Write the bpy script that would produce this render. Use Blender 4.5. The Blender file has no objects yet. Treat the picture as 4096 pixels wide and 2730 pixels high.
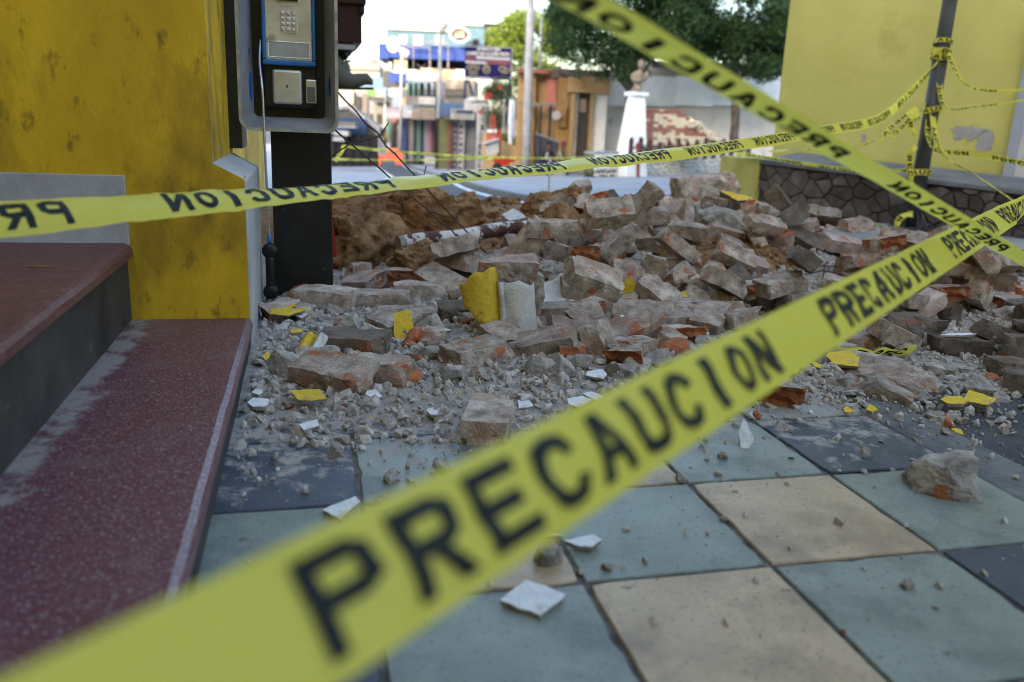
import bpy, bmesh, math, random
from mathutils import Vector, Matrix, Euler, Quaternion, noise
R = math.radians
random.seed(7)
sc = bpy.context.scene
col = sc.collection

# ---------------------------------------------------------------- camera
CAM_H = 0.854
PITCH, ROLL, FPX = R(14.863), R(2.505), 3330.0          # focal length in pixels of a 4096 wide frame
D_ = Vector((0, math.cos(PITCH), -math.sin(PITCH)))
U_ = Vector((0, math.sin(PITCH), math.cos(PITCH)))
RT = Vector((1, 0, 0)) * math.cos(ROLL) + U_ * math.sin(ROLL)
UP = Vector((1, 0, 0)) * -math.sin(ROLL) + U_ * math.cos(ROLL)
EYE = Vector((0, 0, CAM_H))
cd = bpy.data.cameras.new('camera')
cam = bpy.data.objects.new('camera', cd)
col.objects.link(cam)
m = Matrix((RT, UP, -D_)).transposed().to_4x4()
m.translation = EYE
cam.matrix_world = m
cd.sensor_width = 36
cd.lens = FPX / 4096 * 36
cd.clip_start, cd.clip_end = 0.03, 3000
cd.dof.use_dof = True
cd.dof.focus_distance = 2.95
cd.dof.aperture_fstop = 2.0
cd.dof.aperture_blades = 9
sc.camera = cam

# ---------------------------------------------------------------- sky, sun, exposure
SUN_EL, SUN_AZ = R(15), math.atan2(-0.35, -0.92)
w = bpy.data.worlds.new('World')
sc.world = w
w.use_nodes = True
nt = w.node_tree
sky = nt.nodes.new('ShaderNodeTexSky')
sky.sky_type = 'NISHITA'
sky.sun_disc = False
sky.sun_elevation = SUN_EL
sky.sun_rotation = SUN_AZ
sky.air_density, sky.dust_density, sky.ozone_density = 1.0, 3.0, 1.0
bg = nt.nodes['Background']
nt.links.new(sky.outputs[0], bg.inputs[0])
bg.inputs[1].default_value = 0.15
ld = bpy.data.lights.new('sun', 'SUN')
ld.energy = 2.0
ld.angle = R(0.5)
ld.color = (1, 0.86, 0.68)
sun = bpy.data.objects.new('sun', ld)
col.objects.link(sun)
sd = Vector((math.sin(SUN_AZ) * math.cos(SUN_EL), math.cos(SUN_AZ) * math.cos(SUN_EL), math.sin(SUN_EL)))
sun.rotation_euler = (-sd).to_track_quat('-Z', 'Y').to_euler()
vs = sc.view_settings
vs.view_transform, vs.look, vs.exposure, vs.gamma = 'Standard', 'None', 2.75, 1
vs.use_curve_mapping = False
sc.cycles.filter_width = 0.9
sc.cycles.use_denoising = True
sc.cycles.denoising_prefilter = 'ACCURATE'

# ---------------------------------------------------------------- placing: measured picture points (2353 wide) at a known depth
S_ = 4096 / 2353
def ray(px, py):
    return D_ + RT * ((px * S_ - 2048) / FPX) - UP * ((py * S_ - 1365) / FPX)
def at(px, py, Y):
    r = ray(px, py)
    return EYE + r * (Y / r.y)
def atd(px, py, d):
    return EYE + ray(px, py) * d
def gd(px, py, z=0.0):
    r = ray(px, py)
    return EYE + r * ((z - CAM_H) / r.z)
def prj(wp):
    v = Vector(wp) - EYE
    d = v.dot(D_)
    return ((2048 + FPX * v.dot(RT) / d) / S_, (1365 - FPX * v.dot(UP) / d) / S_)
# street frame of the tiled pavement
ORG, YAW = Vector((0.548, 1.528, 0)), 0.2441
US, VT = Vector((math.cos(YAW), math.sin(YAW), 0)), Vector((-math.sin(YAW), math.cos(YAW), 0))
def W(s, t, z=0.0):
    return ORG + US * s + VT * t + Vector((0, 0, z))
def st(wp):
    v = Vector((wp[0], wp[1], 0)) - ORG
    return v.dot(US), v.dot(VT)
def sm(a, b, x):
    t = max(0.0, min(1.0, (x - a) / (b - a)))
    return t * t * (3 - 2 * t)
def interp(x, xs, ys):
    if x <= xs[0]: return ys[0]
    for i in range(1, len(xs)):
        if x <= xs[i]:
            k = (x - xs[i-1]) / (xs[i] - xs[i-1])
            return ys[i-1] + k * (ys[i] - ys[i-1])
    return ys[-1]
def zroad(x, y):
    z = interp(y, [0, 9, 14, 24, 34, 50, 70, 120, 600], [-.07, -.07, -.35, -.93, -1.45, -2.1, -2.6, -3.6, -9])
    return z + max(0, x - 2.5) * .07 * sm(10, 22, y) * (1 - sm(40, 60, y))

# ---------------------------------------------------------------- materials
MATS = {}
def M(name, c1, c2=None, scale=6.0, rough=.8, bump=0.0, bscale=None, metal=0.0, spec=.3, orand=0.0, coord='Object',
      spots=None, lo=.35, hi=.65, detail=6, stretch=None, trans=0.0):
    """procedural material: two tones by noise, optional third-tone patches (colour, scale, threshold), bump, per-object value shift"""
    if name in MATS: return MATS[name]
    mt = bpy.data.materials.new(name)
    mt.use_nodes = True
    n, l = mt.node_tree.nodes, mt.node_tree.links
    b = n['Principled BSDF']
    b.inputs['Roughness'].default_value = rough
    b.inputs['Metallic'].default_value = metal
    b.inputs['Specular IOR Level'].default_value = spec
    tc = n.new('ShaderNodeTexCoord')
    src = tc.outputs['Object' if coord == 'World' else coord]
    if coord == 'World':
        src = n.new('ShaderNodeNewGeometry').outputs['Position']
    mp = n.new('ShaderNodeMapping')
    l.new(src, mp.inputs[0])
    if stretch: mp.inputs['Scale'].default_value = stretch
    oi = n.new('ShaderNodeObjectInfo')
    if orand:
        mm = n.new('ShaderNodeMath'); mm.operation = 'MULTIPLY'; mm.inputs[1].default_value = 37.0
        l.new(oi.outputs['Random'], mm.inputs[0])
        cx = n.new('ShaderNodeCombineXYZ')
        l.new(mm.outputs[0], cx.inputs[0]); l.new(mm.outputs[0], cx.inputs[2])
        l.new(cx.outputs[0], mp.inputs['Location'])
    def nz(s, d=detail):
        t = n.new('ShaderNodeTexNoise'); t.inputs['Scale'].default_value = s; t.inputs['Detail'].default_value = d
        t.inputs['Roughness'].default_value = .62
        l.new(mp.outputs[0], t.inputs['Vector'])
        return t
    out = None
    if c2 is None:
        rgb = n.new('ShaderNodeRGB'); rgb.outputs[0].default_value = (*c1, 1); out = rgb.outputs[0]
    else:
        r = n.new('ShaderNodeValToRGB')
        r.color_ramp.elements[0].position, r.color_ramp.elements[1].position = lo, hi
        r.color_ramp.elements[0].color, r.color_ramp.elements[1].color = (*c1, 1), (*c2, 1)
        l.new(nz(scale).outputs[0], r.inputs[0]); out = r.outputs[0]
    for sp in (spots or []):
        c3, s3, th = sp[:3]
        r = n.new('ShaderNodeValToRGB')
        r.color_ramp.elements[0].position, r.color_ramp.elements[1].position = th, th + (sp[3] if len(sp) > 3 else .03)
        r.color_ramp.elements[0].color, r.color_ramp.elements[1].color = (0, 0, 0, 1), (1, 1, 1, 1)
        l.new(nz(s3).outputs[0], r.inputs[0])
        mx = n.new('ShaderNodeMix'); mx.data_type = 'RGBA'
        l.new(r.outputs[0], mx.inputs['Factor']); l.new(out, mx.inputs[6]); mx.inputs[7].default_value = (*c3, 1)
        out = mx.outputs[2]
    if orand:
        hs = n.new('ShaderNodeHueSaturation')
        mr = n.new('ShaderNodeMapRange'); mr.inputs['To Min'].default_value = 1 - orand; mr.inputs['To Max'].default_value = 1 + orand
        l.new(oi.outputs['Random'], mr.inputs[0]); l.new(mr.outputs[0], hs.inputs['Value']); l.new(out, hs.inputs['Color'])
        out = hs.outputs[0]
    l.new(out, b.inputs['Base Color'])
    if bump:
        bp = n.new('ShaderNodeBump'); bp.inputs['Strength'].default_value = min(1, bump); bp.inputs['Distance'].default_value = .004 * max(1, bump)
        l.new(nz(bscale or scale * 6, 8).outputs[0], bp.inputs['Height']); l.new(bp.outputs[0], b.inputs['Normal'])
    if trans:
        tr = n.new('ShaderNodeBsdfTranslucent'); l.new(out, tr.inputs[0])
        ms = n.new('ShaderNodeMixShader'); ms.inputs[0].default_value = trans
        l.new(b.outputs[0], ms.inputs[1]); l.new(tr.outputs[0], ms.inputs[2])
        l.new(ms.outputs[0], n['Material Output'].inputs[0])
    MATS[name] = mt
    return mt

# ---------------------------------------------------------------- mesh building
class MB:
    def __init__(s): s.v, s.f, s.mi = [], [], []
    def add(s, vs, fs, mi=0):
        k = len(s.v); s.v += [tuple(x) for x in vs]
        for f in fs: s.f.append([i + k for i in f]); s.mi.append(mi)
        return s
    def box(s, c, d, rot=None, mi=0):
        c = Vector(c); a, b, e = d[0] / 2, d[1] / 2, d[2] / 2
        vs = [Vector((x * a, y * b, z * e)) for x in (-1, 1) for y in (-1, 1) for z in (-1, 1)]
        if rot is not None: vs = [rot @ q for q in vs]
        return s.add([c + q for q in vs], [(0, 1, 3, 2), (4, 6, 7, 5), (0, 4, 5, 1), (2, 3, 7, 6), (0, 2, 6, 4), (1, 5, 7, 3)], mi)
    def obox(s, o, ax, ay, az, mi=0):
        """box from a corner and three edge vectors"""
        o, ax, ay, az = Vector(o), Vector(ax), Vector(ay), Vector(az)
        vs = [o + ax * x + ay * y + az * z for x in (0, 1) for y in (0, 1) for z in (0, 1)]
        return s.add(vs, [(0, 1, 3, 2), (4, 6, 7, 5), (0, 4, 5, 1), (2, 3, 7, 6), (0, 2, 6, 4), (1, 5, 7, 3)], mi)
    def tube(s, pts, r, n=10, mi=0, cap=True):
        pts = [Vector(p) for p in pts]; N = len(pts)
        rr = r if isinstance(r, (list, tuple)) else [r] * N
        ref = None; rings = []
        for i, p in enumerate(pts):
            t = (pts[min(i + 1, N - 1)] - pts[max(i - 1, 0)]).normalized()
            if ref is None:
                ref = Vector((0, 0, 1)) if abs(t.z) < .9 else Vector((1, 0, 0))
            a = (ref - t * ref.dot(t)).normalized(); b = t.cross(a); ref = a
            rings.append([p + (a * math.cos(6.2832 * k / n) + b * math.sin(6.2832 * k / n)) * rr[i] for k in range(n)])
        vs = [q for g in rings for q in g]
        fs = [(i * n + k, i * n + (k + 1) % n, (i + 1) * n + (k + 1) % n, (i + 1) * n + k) for i in range(N - 1) for k in range(n)]
        if cap: fs += [tuple(range(n))[::-1], tuple(range((N - 1) * n, N * n))]
        return s.add(vs, fs, mi)
    def prism(s, poly, o, ux, uy, uz, mi=0, bev=0.0):
        """polygon (2d) in plane o+ux*x+uy*y, extruded along uz"""
        o, ux, uy, uz = Vector(o), Vector(ux), Vector(uy), Vector(uz)
        n = len(poly)
        cx = sum(p[0] for p in poly) / n; cy = sum(p[1] for p in poly) / n
        lo = [o + ux * p[0] + uy * p[1] for p in poly]
        if bev:
            k = 1 - bev
            mid = [q + uz * .7 for q in lo]
            hi = [o + ux * (cx + (p[0] - cx) * k) + uy * (cy + (p[1] - cy) * k) + uz for p in poly]
            vs = lo + mid + hi
            fs = [(i, (i + 1) % n, n + (i + 1) % n, n + i) for i in range(n)] + [(n + i, n + (i + 1) % n, 2 * n + (i + 1) % n, 2 * n + i) for i in range(n)]
            fs += [tuple(range(n))[::-1], tuple(range(2 * n, 3 * n))]
        else:
            vs = lo + [q + uz for q in lo]
            fs = [(i, (i + 1) % n, n + (i + 1) % n, n + i) for i in range(n)] + [tuple(range(n))[::-1], tuple(range(n, 2 * n))]
        return s.add(vs, fs, mi)
    def ball(s, c, r, nu=12, nv=8, mi=0, q=None):
        c = Vector(c); r = r if isinstance(r, (tuple, list)) else (r, r, r)
        vs = [Vector((0, 0, r[2]))]
        for j in range(1, nv):
            a = math.pi * j / nv
            vs += [Vector((r[0] * math.sin(a) * math.cos(6.2832 * i / nu), r[1] * math.sin(a) * math.sin(6.2832 * i / nu), r[2] * math.cos(a))) for i in range(nu)]
        vs.append(Vector((0, 0, -r[2])))
        if q is not None: vs = [q @ x for x in vs]
        fs = [(0, 1 + i, 1 + (i + 1) % nu) for i in range(nu)]
        for j in range(nv - 2):
            fs += [(1 + j * nu + i, 1 + (j + 1) * nu + i, 1 + (j + 1) * nu + (i + 1) % nu, 1 + j * nu + (i + 1) % nu) for i in range(nu)]
        L = len(vs) - 1
        fs += [(L, 1 + (nv - 2) * nu + (i + 1) % nu, 1 + (nv - 2) * nu + i) for i in range(nu)]
        return s.add([c + x for x in vs], fs, mi)
    def mesh(s, name, mats, smooth=False):
        me = bpy.data.meshes.new(name)
        me.from_pydata(s.v, [], s.f)
        for x in (mats if isinstance(mats, (list, tuple)) else [mats]): me.materials.append(x)
        me.polygons.foreach_set('material_index', s.mi)
        if smooth: me.polygons.foreach_set('use_smooth', [True] * len(s.f))
        bm = bmesh.new(); bm.from_mesh(me); bmesh.ops.recalc_face_normals(bm, faces=bm.faces); bm.to_mesh(me); bm.free()
        me.update()
        return me
    def build(s, name, mats, parent=None, smooth=False, bevel=0.0, seg=2):
        o = bpy.data.objects.new(name, s.mesh(name, mats, smooth))
        col.objects.link(o)
        if parent is not None: adopt(o, parent)
        if bevel:
            b = o.modifiers.new('bevel', 'BEVEL'); b.width = bevel; b.segments = seg; b.limit_method = 'ANGLE'; b.angle_limit = R(40)
        return o
def base_of(p):
    t = Vector((0, 0, 0))
    while p is not None:
        if p.type == 'EMPTY': t = t + p.location
        p = p.parent
    return t
def adopt(o, p):
    o.parent = p
    if p.type == 'EMPTY': o.matrix_parent_inverse = Matrix.Translation(-p.location)
def tag(o, label, cat, group=None):
    o['label'] = label; o['category'] = cat
    if group: o['group'] = group
    return o
def thing(name, label, cat, loc=(0, 0, 0), group=None):
    o = bpy.data.objects.new(name, None); o.location = loc; o.empty_display_size = .1
    col.objects.link(o)
    return tag(o, label, cat, group)
def kind(o, k):
    o['kind'] = k
    return o
def place(name, me, parent=None, loc=(0, 0, 0), rot=None, scale=None):
    o = bpy.data.objects.new(name, me); col.objects.link(o)
    o.location = loc
    if rot is not None: o.rotation_euler = rot
    if scale is not None: o.scale = scale
    if parent is not None: adopt(o, parent)
    return o
TXT = {}
def text2d(body, bold=.02):
    """flat lettering: list of 2d points and faces, cap height 1, starting at x = 0"""
    if (body, bold) in TXT: return TXT[body, bold]
    cu = bpy.data.curves.new('t', 'FONT'); cu.body = body; cu.offset = bold; cu.resolution_u = 3; cu.size = 1
    o = bpy.data.objects.new('t', cu); col.objects.link(o)
    dg = bpy.context.evaluated_depsgraph_get(); dg.update()
    e = o.evaluated_get(dg); me = e.to_mesh()
    vs = [(v.co.x, v.co.y) for v in me.vertices]; fs = [tuple(p.vertices) for p in me.polygons]
    e.to_mesh_clear(); bpy.data.objects.remove(o); bpy.data.curves.remove(cu)
    x0 = min(v[0] for v in vs); x1 = max(v[0] for v in vs); y0 = min(v[1] for v in vs); y1 = max(v[1] for v in vs)
    h = y1 - y0
    TXT[body, bold] = ([((x - x0) / h, (y - y0) / h) for x, y in vs], fs, (x1 - x0) / h)
    return TXT[body, bold]
def letter(mb, body, o, ux, uy, width=None, height=None, nrm=None, bold=.02, mi=0, center=False):
    """write body on the plane at o (lower left), fitted to width x height"""
    vs, fs, L = text2d(body, bold)
    o, ux, uy = Vector(o), Vector(ux).normalized(), Vector(uy).normalized()
    height = height or width / L; width = width or height * L
    if center: o = o - ux * width / 2
    k = ux.cross(uy).normalized() * .003 if nrm is None else Vector(nrm)
    mb.add([o + ux * (x * width / L) + uy * (y * height) + k for x, y in vs], fs, mi)

# ================================================================ materials of the near ground and walls
m_asph = M('asphalt', (.035, .036, .04), (.075, .075, .08), 3, .85, .5, 160, coord='World', spots=[((.16, .15, .14), 40, .66)])
m_conc = M('concrete', (.20, .205, .22), (.31, .31, .33), 1.2, .75, .35, 60, coord='World', spots=[((.14, .14, .15), 2.3, .66, .12)])
m_joint = M('joint_mortar', (.05, .046, .042), (.15, .135, .12), 30, .95, .5, 120, coord='World')
m_kerb = M('kerb_concrete', (.075, .075, .08), (.16, .155, .15), 7, .85, .6, 70, coord='World')
m_white = M('white_paint', (.72, .73, .75), (.6, .6, .6), 5, .6, .2, 40, coord='World')
m_dust = M('rubble_dust', (.20, .175, .15), (.42, .375, .33), 16, .97, 2.2, 90, coord='World', spots=[((.30, .15, .09), 15, .66, .05)])
m_soil = M('brown_soil', (.12, .062, .026), (.31, .175, .082), 9, .97, 2.2, 70, coord='World', detail=9)

def tile_mat(name, c1, c2):
    mt = M(name, c1, c2, 5, .55, .25, 140, coord='World', spots=[((c1[0] * .62, c1[1] * .62, c1[2] * .64), 4.5, .48, .2), ((c1[0] * .3, c1[1] * .3, c1[2] * .33), 10, .665, .03), ((c2[0] * 1.25, c2[1] * 1.25, c2[2] * 1.25), 130, .62, .08), ((c1[0] * .5, c1[1] * .5, c1[2] * .5), 95, .585, .07)])
    n, l = mt.node_tree.nodes, mt.node_tree.links
    b = n['Principled BSDF']
    old = b.inputs['Base Color'].links[0].from_socket
    geo = n.new('ShaderNodeNewGeometry')
    # settled rubble dust: film that thickens towards the collapse, broken up by noise
    dt = n.new('ShaderNodeVectorMath'); dt.operation = 'DOT_PRODUCT'; dt.inputs[1].default_value = (VT.x, VT.y, 0)
    l.new(geo.outputs['Position'], dt.inputs[0])
    mr = n.new('ShaderNodeMapRange'); t0 = ORG.dot(VT)
    mr.inputs['From Min'].default_value = t0 + .15; mr.inputs['From Max'].default_value = t0 + 1.25
    mr.inputs['To Min'].default_value = -.155; mr.inputs['To Max'].default_value = .2
    l.new(dt.outputs['Value'], mr.inputs[0])
    nz = n.new('ShaderNodeTexNoise'); nz.inputs['Scale'].default_value = 14; nz.inputs['Detail'].default_value = 9; nz.inputs['Roughness'].default_value = .7
    l.new(geo.outputs['Position'], nz.inputs['Vector'])
    ad = n.new('ShaderNodeMath'); ad.operation = 'ADD'
    l.new(mr.outputs[0], ad.inputs[0]); l.new(nz.outputs[0], ad.inputs[1])
    rp = n.new('ShaderNodeValToRGB'); rp.color_ramp.elements[0].position = .49; rp.color_ramp.elements[1].position = .60
    l.new(ad.outputs[0], rp.inputs[0])
    mx = n.new('ShaderNodeMix'); mx.data_type = 'RGBA'
    l.new(rp.outputs[0], mx.inputs['Factor']); l.new(old, mx.inputs[6]); mx.inputs[7].default_value = (.30, .27, .245, 1)
    l.new(mx.outputs[2], b.inputs['Base Color'])
    mr2 = n.new('ShaderNodeMapRange'); mr2.inputs['To Min'].default_value = .5; mr2.inputs['To Max'].default_value = .95
    l.new(rp.outputs[0], mr2.inputs[0]); l.new(mr2.outputs[0], b.inputs['Roughness'])
    return mt
m_tile = [tile_mat('beige_cement_tile', (.36, .265, .165), (.45, .335, .215)),
          tile_mat('green_cement_tile', (.168, .19, .16), (.228, .25, .215)),
          tile_mat('blue_black_cement_tile', (.036, .044, .062), (.06, .068, .088))]

# ================================================================ ground, road, far pavements
def strip(name, left, right, zoff, mat, thick=None, zf=zroad):
    """sheet between two rows of ground points (paired), following the fall of the street"""
    mb = MB(); n = len(left)
    L = [Vector((x, y, zf(x, y) + zoff)) for x, y in left]; Rr = [Vector((x, y, zf(x, y) + zoff)) for x, y in right]
    mb.add(L + Rr, [(i, i + 1, n + i + 1, n + i) for i in range(n - 1)])
    if thick:
        for row in (L, Rr):
            mb.add(row + [p - Vector((0, 0, thick)) for p in row], [(i, i + 1, n + i + 1, n + i) for i in range(n - 1)])
        mb.add([L[0], Rr[0], Rr[0] - Vector((0, 0, thick)), L[0] - Vector((0, 0, thick))], [(0, 1, 2, 3)])
    return kind(mb.build(name, mat), 'structure')
mb = MB()
gx = [-600, -200, -80, -40, -24, -16, -10, -6, -3, 0, 1, 2.5, 4, 6, 8, 11, 15, 25, 60, 200, 600]
gy = [-200, -60, -20, -5, 0, 3, 6, 9, 10, 11, 12.5, 14, 16, 18, 21, 24, 29, 34, 40, 50, 60, 70, 90, 120, 200, 350, 600]
mb.add([(x, y, zroad(x, y)) for y in gy for x in gx], [(j * len(gx) + i, j * len(gx) + i + 1, (j + 1) * len(gx) + i + 1, (j + 1) * len(gx) + i) for j in range(len(gy) - 1) for i in range(len(gx) - 1)])
kind(mb.build('road', m_asph), 'structure')
# kerb line of the pavement on the far side of the road, bending away down the street
KY = [3.2, 4.2, 5.2, 6.2, 7.2, 8.2, 9.2, 10.5, 12.5, 15, 18, 22, 27, 33, 40, 47, 55, 62, 75, 100, 140]
KX = [4.9, 4.3, 3.72, 3.05, 2.3, 1.6, 1.05, .55, 0, -.45, -.85, -1.3, -2.0, -3.1, -4.4, -5.85, -7.3, -8.5, -11, -16, -24]
RX = [9, 9, 9, 9, 9, 9, 9, 9, 9.5, 10, 11, 12, 14, 15, 15, 13, 10, 5, 3, 0, -4]
NK = list(zip(KX, KY))
strip('far_pavement', NK, [(RX[i], KY[i]) for i in range(len(KY))], .07, m_conc, .09)
strip('kerb', [(x - .13, y - .05) for x, y in NK], [(x, y) for x, y in NK], .074, m_kerb, .1)
strip('road_marking', [(x - .42, y - .1) for x, y in NK[6:17]], [(x - .30, y - .07) for x, y in NK[6:17]], .005, m_white)
# paler strip on the other side of the lane
LY = [9, 12, 15, 19, 26, 34, 44, 58, 80, 120]
LX = [-1.9, -2.3, -2.7, -3.1, -3.95, -5.4, -7.4, -10.1, -14.6, -22]
strip('pale_strip', [(x - 12, y) for x, y in zip(LX, LY)], list(zip(LX, LY)), .02, m_conc, .05)
strip('road_edge_line', [(x - .02, y) for x, y in zip(LX, LY)], [(x + .12, y) for x, y in zip(LX, LY)], .028, m_white)
# parking bay lines in the side lane
mb = MB()
p0, p1 = at(1420, 424, 20.5), at(1560, 432, 19.0)
# ================================================================ tiled pavement
mb = MB()
pts = [(-1.2, -3.0), (.8, -3.0), (.8, 6.2), (-1.2, 6.2)]
mb.prism(pts, W(0, 0, -.12), US, VT, (0, 0, .114))
pav = kind(mb.build('pavement', m_joint), 'structure')
def tile_mesh(k, v):
    """square tile with worn, slightly nibbled arrises"""
    a = .1962; n = 9; out = []
    rnd = random.Random(k * 10 + v)
    for sd in range(4):
        for i in range(n):
            f = -1 + 2 * i / n
            d = .0012 + abs(noise.noise((i * .9 + sd * 7, k * 3.1, v * 5.3))) * .0035 + (.006 if i == 0 and rnd.random() < .4 else 0) + (.005 if rnd.random() < .05 else 0)
            x, y = ((f, -1), (1, f), (-f, 1), (-1, -f))[sd]
            out.append((x * (a - d), y * (a - d)))
    N = len(out); mb = MB()
    mb.add([(x, y, -.003) for x, y in out] + [(x * .985, y * .985, 0) for x, y in out] + [(x, y, -.025) for x, y in out],
           [(i, (i + 1) % N, N + (i + 1) % N, N + i) for i in range(N)] + [(i, 2 * N + i, 2 * N + (i + 1) % N, (i + 1) % N) for i in range(N)] + [tuple(range(N, 2 * N))])
    return mb.mesh('tile', m_tile[k])
tm = [[tile_mesh(k, v) for v in range(4)] for k in range(3)]
for j in range(-4, 10):
    for i in range(-3, 2):
        if (i + j) % 2: k = 1
        else: k = 2 if i in (-3, 1) else 0
        if j >= 2: k = 2 if (i + j) % 2 == 0 else 1
        if j == 2 and i == -3: k = 2
        random.seed(i * 31 + j)
        o = place('tile', tm[k][random.randrange(4)], pav, W((i + .5) * .4, (j + .5) * .4, random.uniform(-.0015, .0012)), (random.uniform(-.002, .002), random.uniform(-.002, .002), YAW + random.randrange(4) * math.pi / 2 + random.uniform(-.004, .004)))
# kerb strip along the tiles
mb = MB()
mb.prism([(.806, -3.0), (1.0, -3.0), (1.02, 6.2), (.806, 6.2)], W(0, 0, -.14), US, VT, (0, 0, .133))
kind(mb.build('pavement_kerb', m_kerb, bevel=.015), 'structure')

# ================================================================ yellow building with the steps
def wall_yellow(name, c1, c2, dirt, dark):
    return M(name, c1, c2, 1.7, .62, .7, 32, coord='World', stretch=(1, 1, .55), spots=[(dirt, 3.2, .47, .22), (dirt, 14, .56, .12), (dark, 40, .70, .05), (dark, 8, .73, .06), ((.5, .33, .24), 9, .75, .02)], detail=8)
m_yel = wall_yellow('yellow_wall_paint', (.46, .275, .010), (.70, .44, .018), (.20, .12, .012), (.07, .045, .015))
m_grey = M('grey_skirting_paint', (.30, .30, .31), (.44, .44, .45), 4, .7, .5, 45, coord='World', spots=[((.12, .115, .11), 14, .70, .03), ((.22, .21, .19), 5, .62, .1)])
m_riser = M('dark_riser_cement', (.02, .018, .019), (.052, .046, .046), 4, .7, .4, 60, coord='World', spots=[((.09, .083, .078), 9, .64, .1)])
def terrazzo():
    mt = bpy.data.materials.new('maroon_terrazzo'); mt.use_nodes = True
    n, l = mt.node_tree.nodes, mt.node_tree.links
    b = n['Principled BSDF']; geo = n.new('ShaderNodeNewGeometry')
    vo = n.new('ShaderNodeTexVoronoi'); vo.inputs['Scale'].default_value = 250; vo.inputs['Randomness'].default_value = 1
    l.new(geo.outputs['Position'], vo.inputs['Vector'])
    sep = n.new('ShaderNodeSeparateColor'); l.new(vo.outputs['Color'], sep.inputs[0])
    r = n.new('ShaderNodeValToRGB'); e = r.color_ramp.elements
    e[0].position, e[0].color = 0, (.105, .032, .044, 1)
    e[1].position, e[1].color = .55, (.135, .044, .058, 1)
    for p, c in ((.62, (.15, .07, .078, 1)), (.76, (.155, .095, .105, 1)), (.86, (.085, .025, .035, 1)), (.945, (.23, .185, .195, 1))):
        q = e.new(p); q.color = c
    r.color_ramp.interpolation = 'CONSTANT'
    l.new(sep.outputs[0], r.inputs[0])
    nz = n.new('ShaderNodeTexNoise'); nz.inputs['Scale'].default_value = 5; nz.inputs['Detail'].default_value = 8
    l.new(geo.outputs['Position'], nz.inputs['Vector'])
    rp = n.new('ShaderNodeValToRGB'); rp.color_ramp.elements[0].position = .56; rp.color_ramp.elements[1].position = .9
    l.new(nz.outputs[0], rp.inputs[0])
    mx = n.new('ShaderNodeMix'); mx.data_type = 'RGBA'; mx.inputs[7].default_value = (.17, .125, .13, 1)
    l.new(rp.outputs[0], mx.inputs['Factor']); l.new(r.outputs[0], mx.inputs[6])
    # worn grey dirt lane against the upper riser
    dt = n.new('ShaderNodeVectorMath'); dt.operation = 'DOT_PRODUCT'; dt.inputs[1].default_value = (US.x, US.y, 0)
    l.new(geo.outputs['Position'], dt.inputs[0])
    nz2 = n.new('ShaderNodeTexNoise'); nz2.inputs['Scale'].default_value = 9; nz2.inputs['Detail'].default_value = 9; nz2.inputs['Roughness'].default_value = .75
    l.new(geo.outputs['Position'], nz2.inputs['Vector'])
    mr = n.new('ShaderNodeMapRange'); s0 = ORG.dot(US)
    mr.inputs['From Min'].default_value = s0 - 1.47; mr.inputs['From Max'].default_value = s0 - 1.36
    mr.inputs['To Min'].default_value = .07; mr.inputs['To Max'].default_value = -.35
    l.new(dt.outputs['Value'], mr.inputs[0])
    ad = n.new('ShaderNodeMath'); l.new(mr.outputs[0], ad.inputs[0]); l.new(nz2.outputs[0], ad.inputs[1])
    rq = n.new('ShaderNodeValToRGB'); rq.color_ramp.elements[0].position = .46; rq.color_ramp.elements[1].position = .58
    l.new(ad.outputs[0], rq.inputs[0])
    my = n.new('ShaderNodeMix'); my.data_type = 'RGBA'; my.inputs[7].default_value = (.27, .235, .215, 1)
    l.new(rq.outputs[0], my.inputs['Factor']); l.new(mx.outputs[2], my.inputs[6]); l.new(my.outputs[2], b.inputs['Base Color'])
    b.inputs['Roughness'].default_value = .42
    bp = n.new('ShaderNodeBump'); bp.inputs['Strength'].default_value = .25; bp.inputs['Distance'].default_value = .002
    l.new(vo.outputs['Distance'], bp.inputs['Height']); l.new(bp.outputs[0], b.inputs['Normal'])
    return mt
m_terr = terrazzo()
house = thing('yellow_building', 'tall yellow plastered building with maroon terrazzo steps and grey plinth beside the payphone', 'building', W(-1.3, 1.9, 0))
T0 = 1.715
mb = MB()       # main wall: porch return facing us and the side along the pavement
mb.prism([(-5, T0), (-1.22, T0), (-1.22, 2.55), (-1.26, 2.78), (-1.4, 2.95), (-1.4, 9), (-5, 9)], W(0, 0, -.1), US, VT, (0, 0, 8.6))
mb.prism([(-5, -12), (7, -12), (7, -9.5), (-3.2, -9.5), (-3.2, T0 - .004), (-5, T0 - .004)], W(0, 0, -.1), US, VT, (0, 0, 8.6))  # flank wall, plus unseen rear wing added behind the viewpoint to block sky light
mb.build('wall', m_yel, house)
mb = MB()       # lower wall face under the plinth cap, same plane as the porch return
mb.obox(W(-1.222, T0 + .001, -.1), US * .104, VT * .12, Vector((0, 0, .715)), 0)
vs = [W(-1.222, T0 + .001, .615), W(-1.118, T0 + .001, .615), W(-1.222, T0 + .001, .668), W(-1.222, T0 + .121, .615), W(-1.118, T0 + .121, .615), W(-1.222, T0 + .121, .668)]
mb.add(vs, [(0, 1, 2), (3, 5, 4), (1, 4, 5, 2), (0, 2, 5, 3)])
mb.build('pilaster_foot', m_yel, house)
mb = MB()       # grey plinth along the side with a weathered sloping cap, broken off at its far end
prof = [(-1.225, -.1), (-1.113, -.1), (-1.113, .612), (-1.225, .672)]
n = 14; rows = []
for j in range(n):
    t = T0 + .0045 + (2.55 - T0) * j / (n - 1)
    jit = .0 if j < n - 2 else random.uniform(-.03, .0)
    rows.append([W(s + noise.noise((t * 5, z * 5, 1)) * .003, t, z + (jit if z > .3 else 0)) for s, z in prof])
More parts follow.
